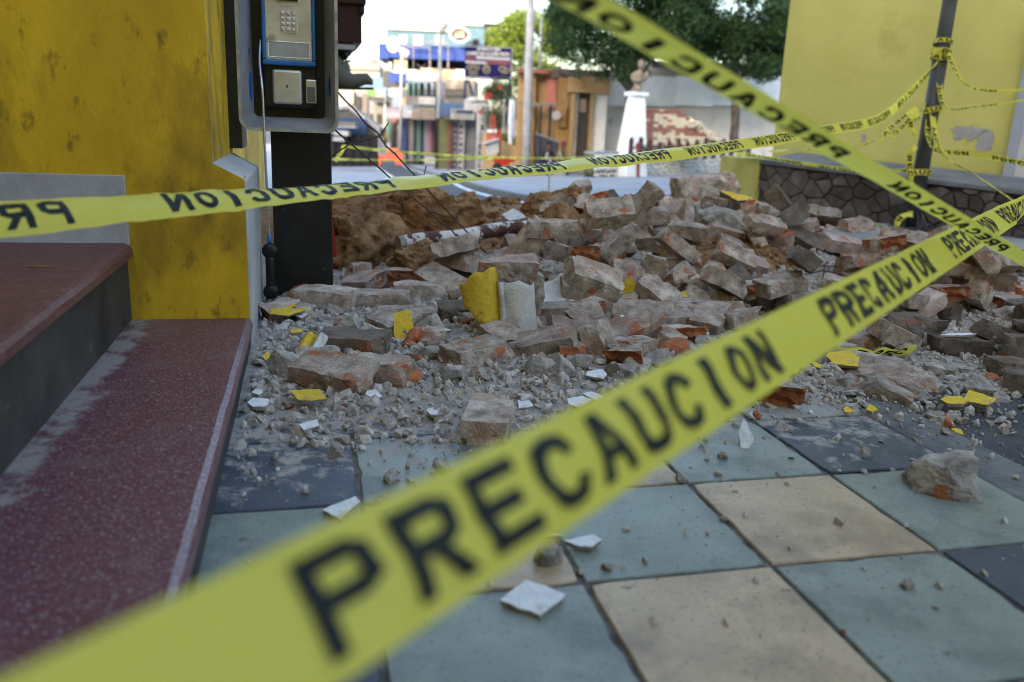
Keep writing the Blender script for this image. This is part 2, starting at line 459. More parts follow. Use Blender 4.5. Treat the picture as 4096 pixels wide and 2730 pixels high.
mb.add([q for r_ in rows for q in r_], [(j * 4 + k, j * 4 + (k + 1) % 4, (j + 1) * 4 + (k + 1) % 4, (j + 1) * 4 + k) for j in range(n - 1) for k in range(4)] + [(0, 1, 2, 3), tuple((n - 1) * 4 + k for k in range(4))])
mb.build('plinth', m_grey, house, bevel=.006)
mb = MB()       # cracked grey skirting above the upper step
mb.obox(W(-3.19, T0 - .012, .385), US * 1.69, VT * .01, Vector((0, 0, .235)))
mb.build('skirting', m_grey, house, bevel=.004)
def worn_step(name, s_in, s_out, t_a, t_b, z0, z1, nose, mt):
    """terrazzo tread with a chipped, rounded front edge"""
    mb = MB(); n = 70; rows = []
    for j in range(n):
        t = t_a + (t_b - t_a) * j / (n - 1)
        c = max(0, noise.noise((t * 3.1, 2.3 + z1 * 9, 0)) - .25) * .05 + abs(noise.noise((t * 22, 7, z1))) * .004
        if z1 < .2 and -.38 < t < -.25: c += .02
        r_ = nose
        rows.append([W(s_in, t, z1), W(s_out - .02 - c, t, z1), W(s_out - .006 - c, t, z1 - .006), W(s_out - c * .6, t, z1 - .02), W(s_out - c * .3, t, z1 - r_), W(s_out - .006, t, z1 - r_ - .004), W(s_in, t, z1 - r_ - .004)])
    k = 7
    mb.add([q for r_ in rows for q in r_], [(j * k + i, j * k + (i + 1) % k, (j + 1) * k + (i + 1) % k, (j + 1) * k + i) for j in range(n - 1) for i in range(k)] + [tuple(range(k)), tuple((n - 1) * k + i for i in range(k))])
    return mb.build(name, mt, house, smooth=False)
mb = MB(); mb.obox(W(-3.19, -6, -.1), US * (3.19 - 1.118), VT * (6 + T0 - .004), Vector((0, 0, .19)))
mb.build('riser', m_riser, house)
worn_step('step', -3.19, -1.108, -6, T0 - .003, 0, .122, .035, m_terr)
mb = MB(); mb.obox(W(-3.19, -6, .12), US * (3.19 - 1.512), VT * (6 + T0 - .006), Vector((0, 0, .232)))
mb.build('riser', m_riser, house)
worn_step('step', -3.19, -1.49, -6, T0 - .005, .15, .392, .042, M('red_terrazzo', (.085, .03, .03), (.15, .06, .058), 30, .45, .2, 90, coord='World', spots=[((.33, .24, .22), 110, .62, .05)]))
# unseen church-high block added behind the photographer to keep the corner in shade
mb = MB(); mb.box((-14, -46, 14.8), (130, 12, 30.4)); 
far_b = thing('shade_block', 'tall pale block added unseen behind the viewpoint to shade the corner', 'building', (-14, -46, 0))
mb.build('wall', M('pale_render', (.5, .47, .42), (.6, .57, .5), 1, .9), far_b)

# ================================================================ payphone
m_blkm = M('black_enamel', (.004, .0045, .005), (.011, .011, .012), 9, .38, .15, 60, spec=.5, coord='World', spots=[((.5, .5, .5), 16, .76, .01), ((.06, .055, .05), 30, .66, .05)])
m_gryp = M('grey_powder_coat', (.20, .20, .205), (.30, .30, .31), 4, .55, .2, 200, coord='World', spots=[((.09, .085, .08), 9, .68, .08)])
m_steel = M('brushed_steel', (.55, .53, .47), (.78, .76, .70), 5, .36, .2, 90, metal=.7, coord='World', stretch=(1, 1, 2.2), spots=[((.25, .22, .17), 5, .63, .12)])
m_blue = M('blue_plastic', (.012, .10, .30), (.02, .15, .40), 7, .35, .05, spec=.5, coord='World')
m_rubber = M('black_rubber', (.008, .008, .009), (.014, .014, .015), 9, .4, coord='World')
m_chrome = M('chrome_armour', (.5, .5, .52), (.62, .62, .64), 90, .25, .5, 300, metal=1, coord='World')
ph = thing('payphone', 'grey hooded payphone with blue bezel on a black steel post, handset dangling', 'payphone', W(-.93, 2.7, 0))
mb = MB()
mb.obox(W(-1.062, 2.6, -.02), US * .264, VT * .11, Vector((0, 0, .80)))
post = mb.build('post', m_blkm, ph, bevel=.004)
mb = MB(); mb.obox(W(-1.085, 2.585, -.02), US * .31, VT * .16, Vector((0, 0, .03))); mb.build('base_plate', m_blkm, ph)
mb = MB(); mb.obox(W(-1.2195, 2.40, .69), US * .05, VT * .32, Vector((0, 0, 1.3))); mb.build('gap_shade_box', m_blkm, ph)  # added black box, stands in for the shaded gap between wall and hood
# U shaped hood: profile in s,z extruded along t, rounded bottom corners
def uprof(w2, zb, zt, r, n=8):
    pts = [(-w2, zt)]
    for k in range(n + 1):
        a = math.pi + math.pi / 2 * k / n
        pts.append((-w2 + r + r * math.cos(a), zb + r + r * math.sin(a)))
    for k in range(n + 1):
        a = 1.5 * math.pi + math.pi / 2 * k / n
        pts.append((w2 - r + r * math.cos(a), zb + r + r * math.sin(a)))
    pts.append((w2, zt))
    return pts
SC, TF, ZB, ZT = -.975, 2.40, .768, 1.95
oF = uprof(.200, ZB, ZT, .05); oB = uprof(.17, ZB + .012, ZT, .04); iF = uprof(.190, ZB + .010, ZT, .045); iM = uprof(.150, ZB + .055, ZT, .02)
def ring(pts, t): return [W(SC + x, t, z) for x, z in pts]
k = len(oF)
mb = MB()
rows = [ring(oB, 2.66), ring(oF, TF), ring(iF, TF), ring(iF, TF + .012), ring(iM, 2.545), ring(iM, 2.57)]
mb.add([q for r_ in rows for q in r_], [(j * k + i, j * k + i + 1, (j + 1) * k + i + 1, (j + 1) * k + i) for j in range(len(rows) - 1) for i in range(k - 1)])
hood = mb.build('hood', m_gryp, ph, smooth=False)
mb = MB(); ed = uprof(.2035, ZB - .0035, ZT, .053)
rr = [ring(ed, TF + .02), ring(ed, TF - .003), ring(iF, TF - .003)]
mb.add([q for r_ in rr for q in r_], [(j * k + i, j * k + i + 1, (j + 1) * k + i + 1, (j + 1) * k + i) for j in range(2) for i in range(k - 1)])
mb.build('hood_trim', M('worn_trim', (.30, .31, .33), (.6, .6, .58), 14, .35, .2, 80, metal=.6, coord='World', spots=[((.55, .40, .04), 4, .60, .03), ((.03, .16, .4), 8, .68, .02)]), hood)
mb = MB(); mb.obox(W(SC - .17, 2.56, ZB + .02), US * .34, VT * .09, Vector((0, 0, ZT - ZB))); mb.build('back_panel', m_blkm, ph)
# left inner side, black, then the paint smears
def blob(s0, z0, w, h, t, seed, mat, par, nm):
    random.seed(seed); n = 22; pts = []
    for i in range(n):
        a = 6.2832 * i / n; f = 1 + .28 * noise.noise((math.cos(a) * 1.4, math.sin(a) * 2.6, seed))
        pts.append((s0 + math.cos(a) * w / 2 * f, z0 + math.sin(a) * h / 2 * f))
    mb = MB()
    mb.add([W(p[0], t(p[0]) if callable(t) else t, p[1]) for p in pts], [tuple(range(n))])
    return mb.build(nm, mat, par)
fL = lambda s: 2.405 + (s - (SC - .190)) / .04 * .145 - .004
fR = lambda s: 2.405 + ((SC + .190) - s) / .04 * .145 - .004
blob(SC - .157, .945, .014, .12, fL, 3, m_blue, hood, 'paint_smear')
blob(SC - .160, 1.085, .008, .026, fL, 5, m_blue, hood, 'paint_smear')
blob(SC + .168, .955, .010, .09, fR, 6, m_blue, hood, 'paint_smear')
# telephone body
TB = 2.50
mb = MB(); mb.obox(W(-1.082, TB + .006, .862), US * .222, VT * .06, Vector((0, 0, 1.0))); tel = mb.build('telephone_body', m_blkm, ph, bevel=.012, seg=3)
mb = MB()
zb, zt = 1.036, 1.86
for (s0, z0, w_, h_) in ((-1.080, zb, .218, .022), (-1.080, zb + .022, .014, zt - zb), (-.876, zb + .022, .014, zt - zb)):
    mb.obox(W(s0, TB - .022, z0), US * w_, VT * .03, Vector((0, 0, h_)))
mb.build('bezel', m_blue, ph, bevel=.006, seg=3)
mb = MB(); mb.obox(W(-1.066, TB - .014, zb + .022), US * .190, VT * .024, Vector((0, 0, .62)))
plate = mb.build('face_plate', m_steel, ph, bevel=.003)
mb = MB()
for (s0, z0, w_, h_) in ((-1.058, 1.066, .172, .004), (-1.058, 1.128, .172, .004), (-1.058, 1.066, .004, .066), (-.890, 1.066, .004, .066)):
    mb.obox(W(s0, TB - .018, z0), US * w_, VT * .006, Vector((0, 0, h_)))
mb.build('card_window', m_steel, plate, bevel=.0015)
mb = MB(); mb.obox(W(-1.054, TB - .0155, 1.07), US * .164, VT * .002, Vector((0, 0, .058))); mb.build('instruction_card', M('scuffed_clear', (.30, .30, .28), (.42, .42, .40), 8, .3, coord='World'), plate)
kx = [-1.000, -.9785, -.957]
key = MB(); key.obox((0, 0, 0), (.0165, 0, 0), (0, .006, 0), (0, 0, .0165))
for j in range(4):
    for i in range(3):
        mb = MB(); mb.obox(W(kx[i] - .002, TB - .0205, 1.172 + j * .0215), US * .0165, VT * .008, Vector((0, 0, .0165)))
        mb.build('key', m_chrome, plate, bevel=.004, seg=3)
mb = MB(); mb.obox(W(-1.004, TB - .0175, 1.166), US * .070, VT * .003, Vector((0, 0, .090))); mb.build('keypad_plate', m_steel, plate, bevel=.001)
mb = MB(); mb.obox(W(-1.001, TB - .017, 1.272), US * .055, VT * .005, Vector((0, 0, .013))); mb.build('display', M('pale_display', (.55, .5, .47), (.62, .58, .54), 5, .4, coord='World'), plate, bevel=.001)
mb = MB(); mb.obox(W(-1.022, TB - .034, 1.294), US * .092, VT * .03, Vector((0, 0, .12))); mb.obox(W(-.992, TB - .046, 1.302), US * .032, VT * .03, Vector((0, 0, .09)))
mb.build('receiver_cradle', m_rubber, ph, bevel=.006, seg=3)
mb = MB(); mb.obox(W(-1.043, TB - .012, .878), US * .122, VT * .03, Vector((0, 0, .142))); door = mb.build('coin_box_door', m_steel, ph, bevel=.011, seg=4)
mb = MB(); c = W(-.983, TB - .0135, .953); mb.tube([c, c + VT * .004], .0042, 12); mb.obox(W(-.985, TB - .0135, .944), US * .004, VT * .004, Vector((0, 0, .008))); mb.build('keyhole', m_rubber, door)
mb = MB(); mb.obox(W(-.905, TB - .010, .886), US * .044, VT * .02, Vector((0, 0, .098))); slot = mb.build('coin_return', m_steel, ph, bevel=.004)
mb = MB(); mb.obox(W(-.900, TB - .0125, .892), US * .034, VT * .004, Vector((0, 0, .062))); mb.build('flap', M('dull_flap', (.11, .11, .11), (.18, .18, .17), 9, .4, metal=.5, coord='World'), slot, bevel=.001)
# armoured cord and handset
pts = []
for q in range(41):
    f = q / 40
    pts.append(W(-1.083 + .004 * math.sin(f * 5) + .014 * sm(.3, 1, f) - .010 * math.exp(-((f - .1) / .1) ** 2), 2.50 - .11 * sm(0, .25, f) + .03 * sm(.5, 1, f), 1.135 - f * .845))
hs = thing('handset', 'black telephone handset dangling upside down on its armoured cord by the post', 'handset', W(-1.07, 2.43, .05))
mb = MB(); mb.tube(pts, .0052, 8); cord = mb.build('cord', m_chrome, hs, smooth=True)
e = pts[-1]
mb = MB(); mb.tube([e + Vector((0, 0, .035)), e + Vector((0, 0, -.012))], [.008, .010], 10); mb.build('strain_relief', m_blue, hs, smooth=True)
mb = MB(); a = e + Vector((0, 0, -.012)); dn = Vector((.0, 0, -1))
mb.tube([a + dn * .03, a + dn * .07, a + dn * .12, a + dn * .17, a + dn * .2], [.020, .021, .020, .021, .020], 12)
mb.build('grip', m_rubber, hs, smooth=True)
for zz in (.022, .205):
    mb = MB(); c = a + dn * zz
    mb.tube([c - US * .0 - VT * .020, c - VT * .012, c + VT * .016, c + VT * .024], [.028, .034, .033, .022], 18)
    mb.build('earpiece' if zz < .1 else 'mouthpiece', m_rubber, hs, smooth=True)
mb = MB(); mb.tube([a + dn * .22, W(-1.058, 2.47, 0)], .0035, 6); mb.build('lanyard', m_rubber, hs)
# red sign panel leaning behind the post
mb = MB()
mb.prism([(0, 0), (.30, 0), (.27, .28), (.262, .60), (.0, .60)], W(-1.045, 3.35, -.02), US, Vector((0, 0, 1)), VT * .03)
pnl = mb.build('red_panel', M('red_gloss_paint', (.33, .018, .012), (.42, .03, .02), 5, .35, .1, coord='World'), None, bevel=.004)
tag(pnl, 'glossy red sheet panel standing upright just behind the black payphone post', 'panel')

# ================================================================ rubble
def core(x, y):
    l = sm(-.5, .35, x)
    h = (l * sm(3.75, 5.9, y) + (1 - l) * .8 * sm(5.0, 6.2, y)) * (1 - sm(6.4, 7.5, y)) * .22 * (1 - .75 * sm(1.2, 3.2, x))
    h += .10 * math.exp(-((x - 1.6) ** 2 / .5 + (y - 6.2) ** 2 / .5))
    h += .05 * math.exp(-((x - .5) ** 2 / .35 + (y - 4.7) ** 2 / .35))
    return h
def gbase(x, y):
    s, t = st((x, y))
    return -.0 if s < 1.0 else -.062 + zroad(x, y) + .07
def surf(x, y):
    n = noise.fractal((x * 2.2, y * 2.2, 0), 1, 2, 4) * .02
    return gbase(x, y) + core(x, y) * 1.0 + n * sm(3.0, 4.0, y)
def heap(name, x0, x1, y0, y1, step, f, mat, label):
    nx, ny = int((x1 - x0) / step) + 1, int((y1 - y0) / step) + 1
    vs, keep = [], {}
    for j in range(ny):
        for i in range(nx):
            x, y = x0 + i * step, y0 + j * step
            vs.append((x, y, f(x, y)))
    mb = MB(); fs = []
    for j in range(ny - 1):
        for i in range(nx - 1):
            q = (j * nx + i, j * nx + i + 1, (j + 1) * nx + i + 1, (j + 1) * nx + i)
            if max(vs[a][2] - gbase(vs[a][0], vs[a][1]) for a in q) > -.004: fs.append(q)
    mb.add(vs, fs)
    o = mb.build(name, mat, smooth=True)
    o['label'] = label; o['category'] = 'rubble'
    return kind(o, 'stuff')
def fines(x, y):
    n = noise.fractal((x * 3.5, y * 3.5, 3), .9, 2.1, 6) * .03 + noise.noise((x * 40, y * 40, 1)) * .006
    s, t = st((x, y))
    edge = sm(.75, 1.5, t - .12 * math.sin(s * 4) + (.25 if s < -.2 else 0)) * .027 - .018
    if s > .95: edge -= .006 * (1 - sm(1.6, 2.4, t))
    return gbase(x, y) + core(x, y) * .92 + n * (.4 + core(x, y) * 3) * sm(.9, 1.6, t) + edge
heap('rubble_dust', -1.25, 4.0, 2.1, 7.9, .03, fines, m_dust, 'grey mortar dust and fine rubble spread under the fallen bricks')
def soilf(x, y):
    d = ((x + .45) / 1.25) ** 2 + ((y - 6.05) / 1.1) ** 2
    k = 1 - sm(.45, 1.1, d)
    d2 = ((x - 1.25) / .55) ** 2 + ((y - 5.15) / .42) ** 2
    k2 = 1 - sm(.3, 1.1, d2)
    n = noise.fractal((x * 5, y * 5, 9), .9, 2.1, 6) * .025
    return gbase(x, y) + core(x, y) * .92 + max(k * (.04 + n), k2 * (.075 + n * .8)) - .03 * (1 - max(k, k2))
heap('earth', -1.9, 2.2, 4.4, 7.6, .035, soilf, m_soil, 'loose brown earth fallen in among the bricks')

# ---- bricks
m_mort = M('mortar_coated_brick', (.185, .145, .115), (.53, .445, .37), 14, .95, 2.2, 110, orand=.2, spots=[((.34, .21, .145), 10, .50, .16), ((.37, .13, .06), 11, .60, .05), ((.11, .09, .075), 26, .66, .08), ((.60, .52, .47), 60, .62, .08)])
m_pink = M('reddish_brick', (.29, .20, .165), (.50, .40, .34), 13, .95, 2.2, 110, orand=.2, spots=[((.36, .13, .065), 9, .57, .07), ((.36, .32, .28), 14, .58, .08), ((.12, .08, .06), 26, .66, .08)])
m_dark = M('weathered_dark_brick', (.085, .064, .048), (.20, .155, .12), 13, .95, 2.2, 110, orand=.2, spots=[((.26, .10, .055), 10, .62, .06), ((.34, .31, .28), 18, .64, .06)])
m_clay = M('broken_clay', (.27, .085, .036), (.43, .155, .07), 18, .95, 2.0, 110, orand=.15, spots=[((.36, .29, .24), 13, .56, .08), ((.14, .05, .03), 30, .66, .06)])
def brick_mesh(seed, k, top):
    """brick with worn arrises, chips, a mortar crust and, if broken, a ragged clay end"""
    L, B, H = {'W': (.255, .132, .076), 'H': (.15, .132, .076), 'Q': (.095, .10, .068)}[k]
    bm = bmesh.new(); bmesh.ops.create_cube(bm, size=1)
    bmesh.ops.subdivide_edges(bm, edges=[e for e in bm.edges if abs((e.verts[0].co - e.verts[1].co).x) > .5], cuts=9 if k == 'W' else 6, use_grid_fill=True)
    bmesh.ops.subdivide_edges(bm, edges=[e for e in bm.edges if abs((e.verts[0].co - e.verts[1].co).y) > .5], cuts=5, use_grid_fill=True)
    bmesh.ops.subdivide_edges(bm, edges=[e for e in bm.edges if abs((e.verts[0].co - e.verts[1].co).z) > .5], cuts=3, use_grid_fill=True)
    rnd = random.Random(seed)
    chips = [(Vector((rnd.choice((-1, 1)) * L / 2, rnd.choice((-1, 1)) * B / 2, rnd.choice((-1, 1)) * H / 2)), rnd.uniform(.015, .05)) for _ in range(4)]
    chips += [(Vector((rnd.uniform(-1, 1) * L / 2, rnd.choice((-1, 1)) * B / 2, rnd.choice((-1, 1)) * H / 2)), rnd.uniform(.008, .03)) for _ in range(5)]
    cutn = Vector((rnd.uniform(-.5, .5), rnd.uniform(-.5, .5), 0))
    for v in bm.verts:
        p = Vector((v.co.x * L, v.co.y * B, v.co.z * H))
        if k != 'W' and v.co.x > .05:
            p.x += (v.co.x - .05) / .45 * (cutn.x * 0 + p.y * cutn.x * .9 + p.z * cutn.y * 1.6 + noise.fractal((p.y * 30 + seed, p.z * 34, seed), 1, 2, 4) * .022)
        if k == 'Q' and v.co.y > .05:
            p.y += (v.co.y - .05) / .45 * (p.x * cutn.y * .8 + noise.fractal((p.x * 30 + seed, p.z * 34, seed + 5), 1, 2, 4) * .018)
        for c, r_ in chips:
            d = (p - c).length
            if d < r_: p -= c.normalized() * (r_ - d) * .75
        q = p * 16 + Vector((seed * 3.1, 0, seed))
        p += Vector((noise.noise(q), noise.noise(q + Vector((9, 1, 4))), noise.noise(q + Vector((3, 8, 2))))) * .0055
        q = p * 60 + Vector((seed, 3, 0))
        p += Vector((noise.noise(q), noise.noise(q + Vector((9, 1, 4))), noise.noise(q + Vector((3, 8, 2))))) * .0026
        v.co = p
    me = bpy.data.meshes.new('brick')
    for f in bm.faces:
        c = f.calc_center_median()
        if k == 'W': f.material_index = 0
        else: f.material_index = 1 if seed % 3 and (f.normal.x > .55 or (k == 'Q' and c.y > B * .42)) else 0
    # no sharp grid look: triangulate with noise already in place
    bmesh.ops.triangulate(bm, faces=bm.faces)
    bm.to_mesh(me); bm.free()
    me.materials.append(top); me.materials.append(m_clay)
    return me
BM = {}
for k, n in (('W', 7), ('H', 7), ('Q', 3)):
    for mi, mm in enumerate((m_mort, m_pink, m_dark)):
        for i in range(n if mi == 0 else 3):
            BM[k, mi, i] = brick_mesh(11 * i + mi * 101 + ord(k), k, mm)
REF = {'W': (255, 132, 72), 'H': (150, 132, 72), 'Q': (95, 100, 65)}
MARKS = [('the black payphone post', 705, 690), ('the yellow and white cornice chunk', 1155, 700), ('the rusty white pipe', 1085, 545), ('the largest brown clod', 845, 560),
         ('the yellow-topped masonry lump', 1714, 480), ('the tall masonry block', 1625, 445), ('the dark brick pile', 2310, 740), ('the pinned tape scrap', 2010, 808),
         ('the white moulded fragment', 1290, 665), ('the lone orange-ended brick', 1770, 886), ('the standing yellow flake', 1440, 662), ('the arched steel mesh', 1490, 465), ('the flat broken slab', 2030, 865), ('the pocket of brown crumbs', 1690, 590)]
USED = {}
ORD = ['', 'second ', 'third ', 'fourth ', 'fifth ', 'sixth ', 'seventh ', 'eighth ', 'ninth ', 'tenth ', 'eleventh ', 'twelfth ', 'thirteenth ', 'fourteenth ', 'fifteenth ']
def single_out(items):
    """items: (object, look, noun): label each by its look and its rank of nearness to the closest landmark"""
    buckets = {}
    for o, look, noun in items:
        px, py = prj(o.location)
        d = sorted((math.hypot((px - x), (py - y) * 1.4), nm, x, y) for nm, x, y in MARKS)[0]
        dx, dy = px - d[2], py - d[3]
        if abs(dx) > abs(dy) * 1.3: rel = 'to the right of' if dx > 0 else 'to the left of'
        else: rel = 'in front of' if dy > 0 else 'behind'
        buckets.setdefault((look, noun, rel, d[1]), []).append((d[0], o))
    for (look, noun, rel, nm), lst in buckets.items():
        lst.sort(key=lambda a: a[0])
        for i, (d, o) in enumerate(lst):
            o['label'] = f'{look} {noun}, {ORD[min(i, 14)]}nearest {rel} {nm}'
def add_bricks(rows):
    out = []
    rnd = random.Random(3)
    for r_ in rows:
        k = r_[0][1]
        x, y, z = (v / 1000 for v in r_[4:7])
        px, py = prj((x, y, z))
        mi = rnd.choices((0, 1, 2), (6, 2.2, 1.1))[0]
        if px > 2120 and py > 690: mi = 2
        i = rnd.randrange({'W': 7, 'H': 7, 'Q': 3}[k] if mi == 0 else 3)
        if r_[0][0] == 'o': mi, i = 0, 1
        o = place('brick', BM[k, mi, i], None, (x, y, z + gbase(x, y) - (0 if st((x, y))[0] < .95 else -.05)), tuple(R(v) for v in r_[7:10]), tuple(r_[1 + q] / REF[k][q] for q in range(3)))
        if rnd.random() < .5 and r_[0][0] != 'o':
            o.rotation_euler = (Euler(o.rotation_euler).to_matrix() @ Matrix.Rotation(math.pi, 3, rnd.choice('XYZ'))).to_euler()
        tag(o, '', 'brick', 'bricks fallen from the collapsed wall')
        out.append((o, ('mortar-grey', 'reddish', 'dark weathered')[mi] + {'W': ' whole', 'H': ' broken', 'Q': ' quarter'}[k], 'brick'))
    single_out(out)
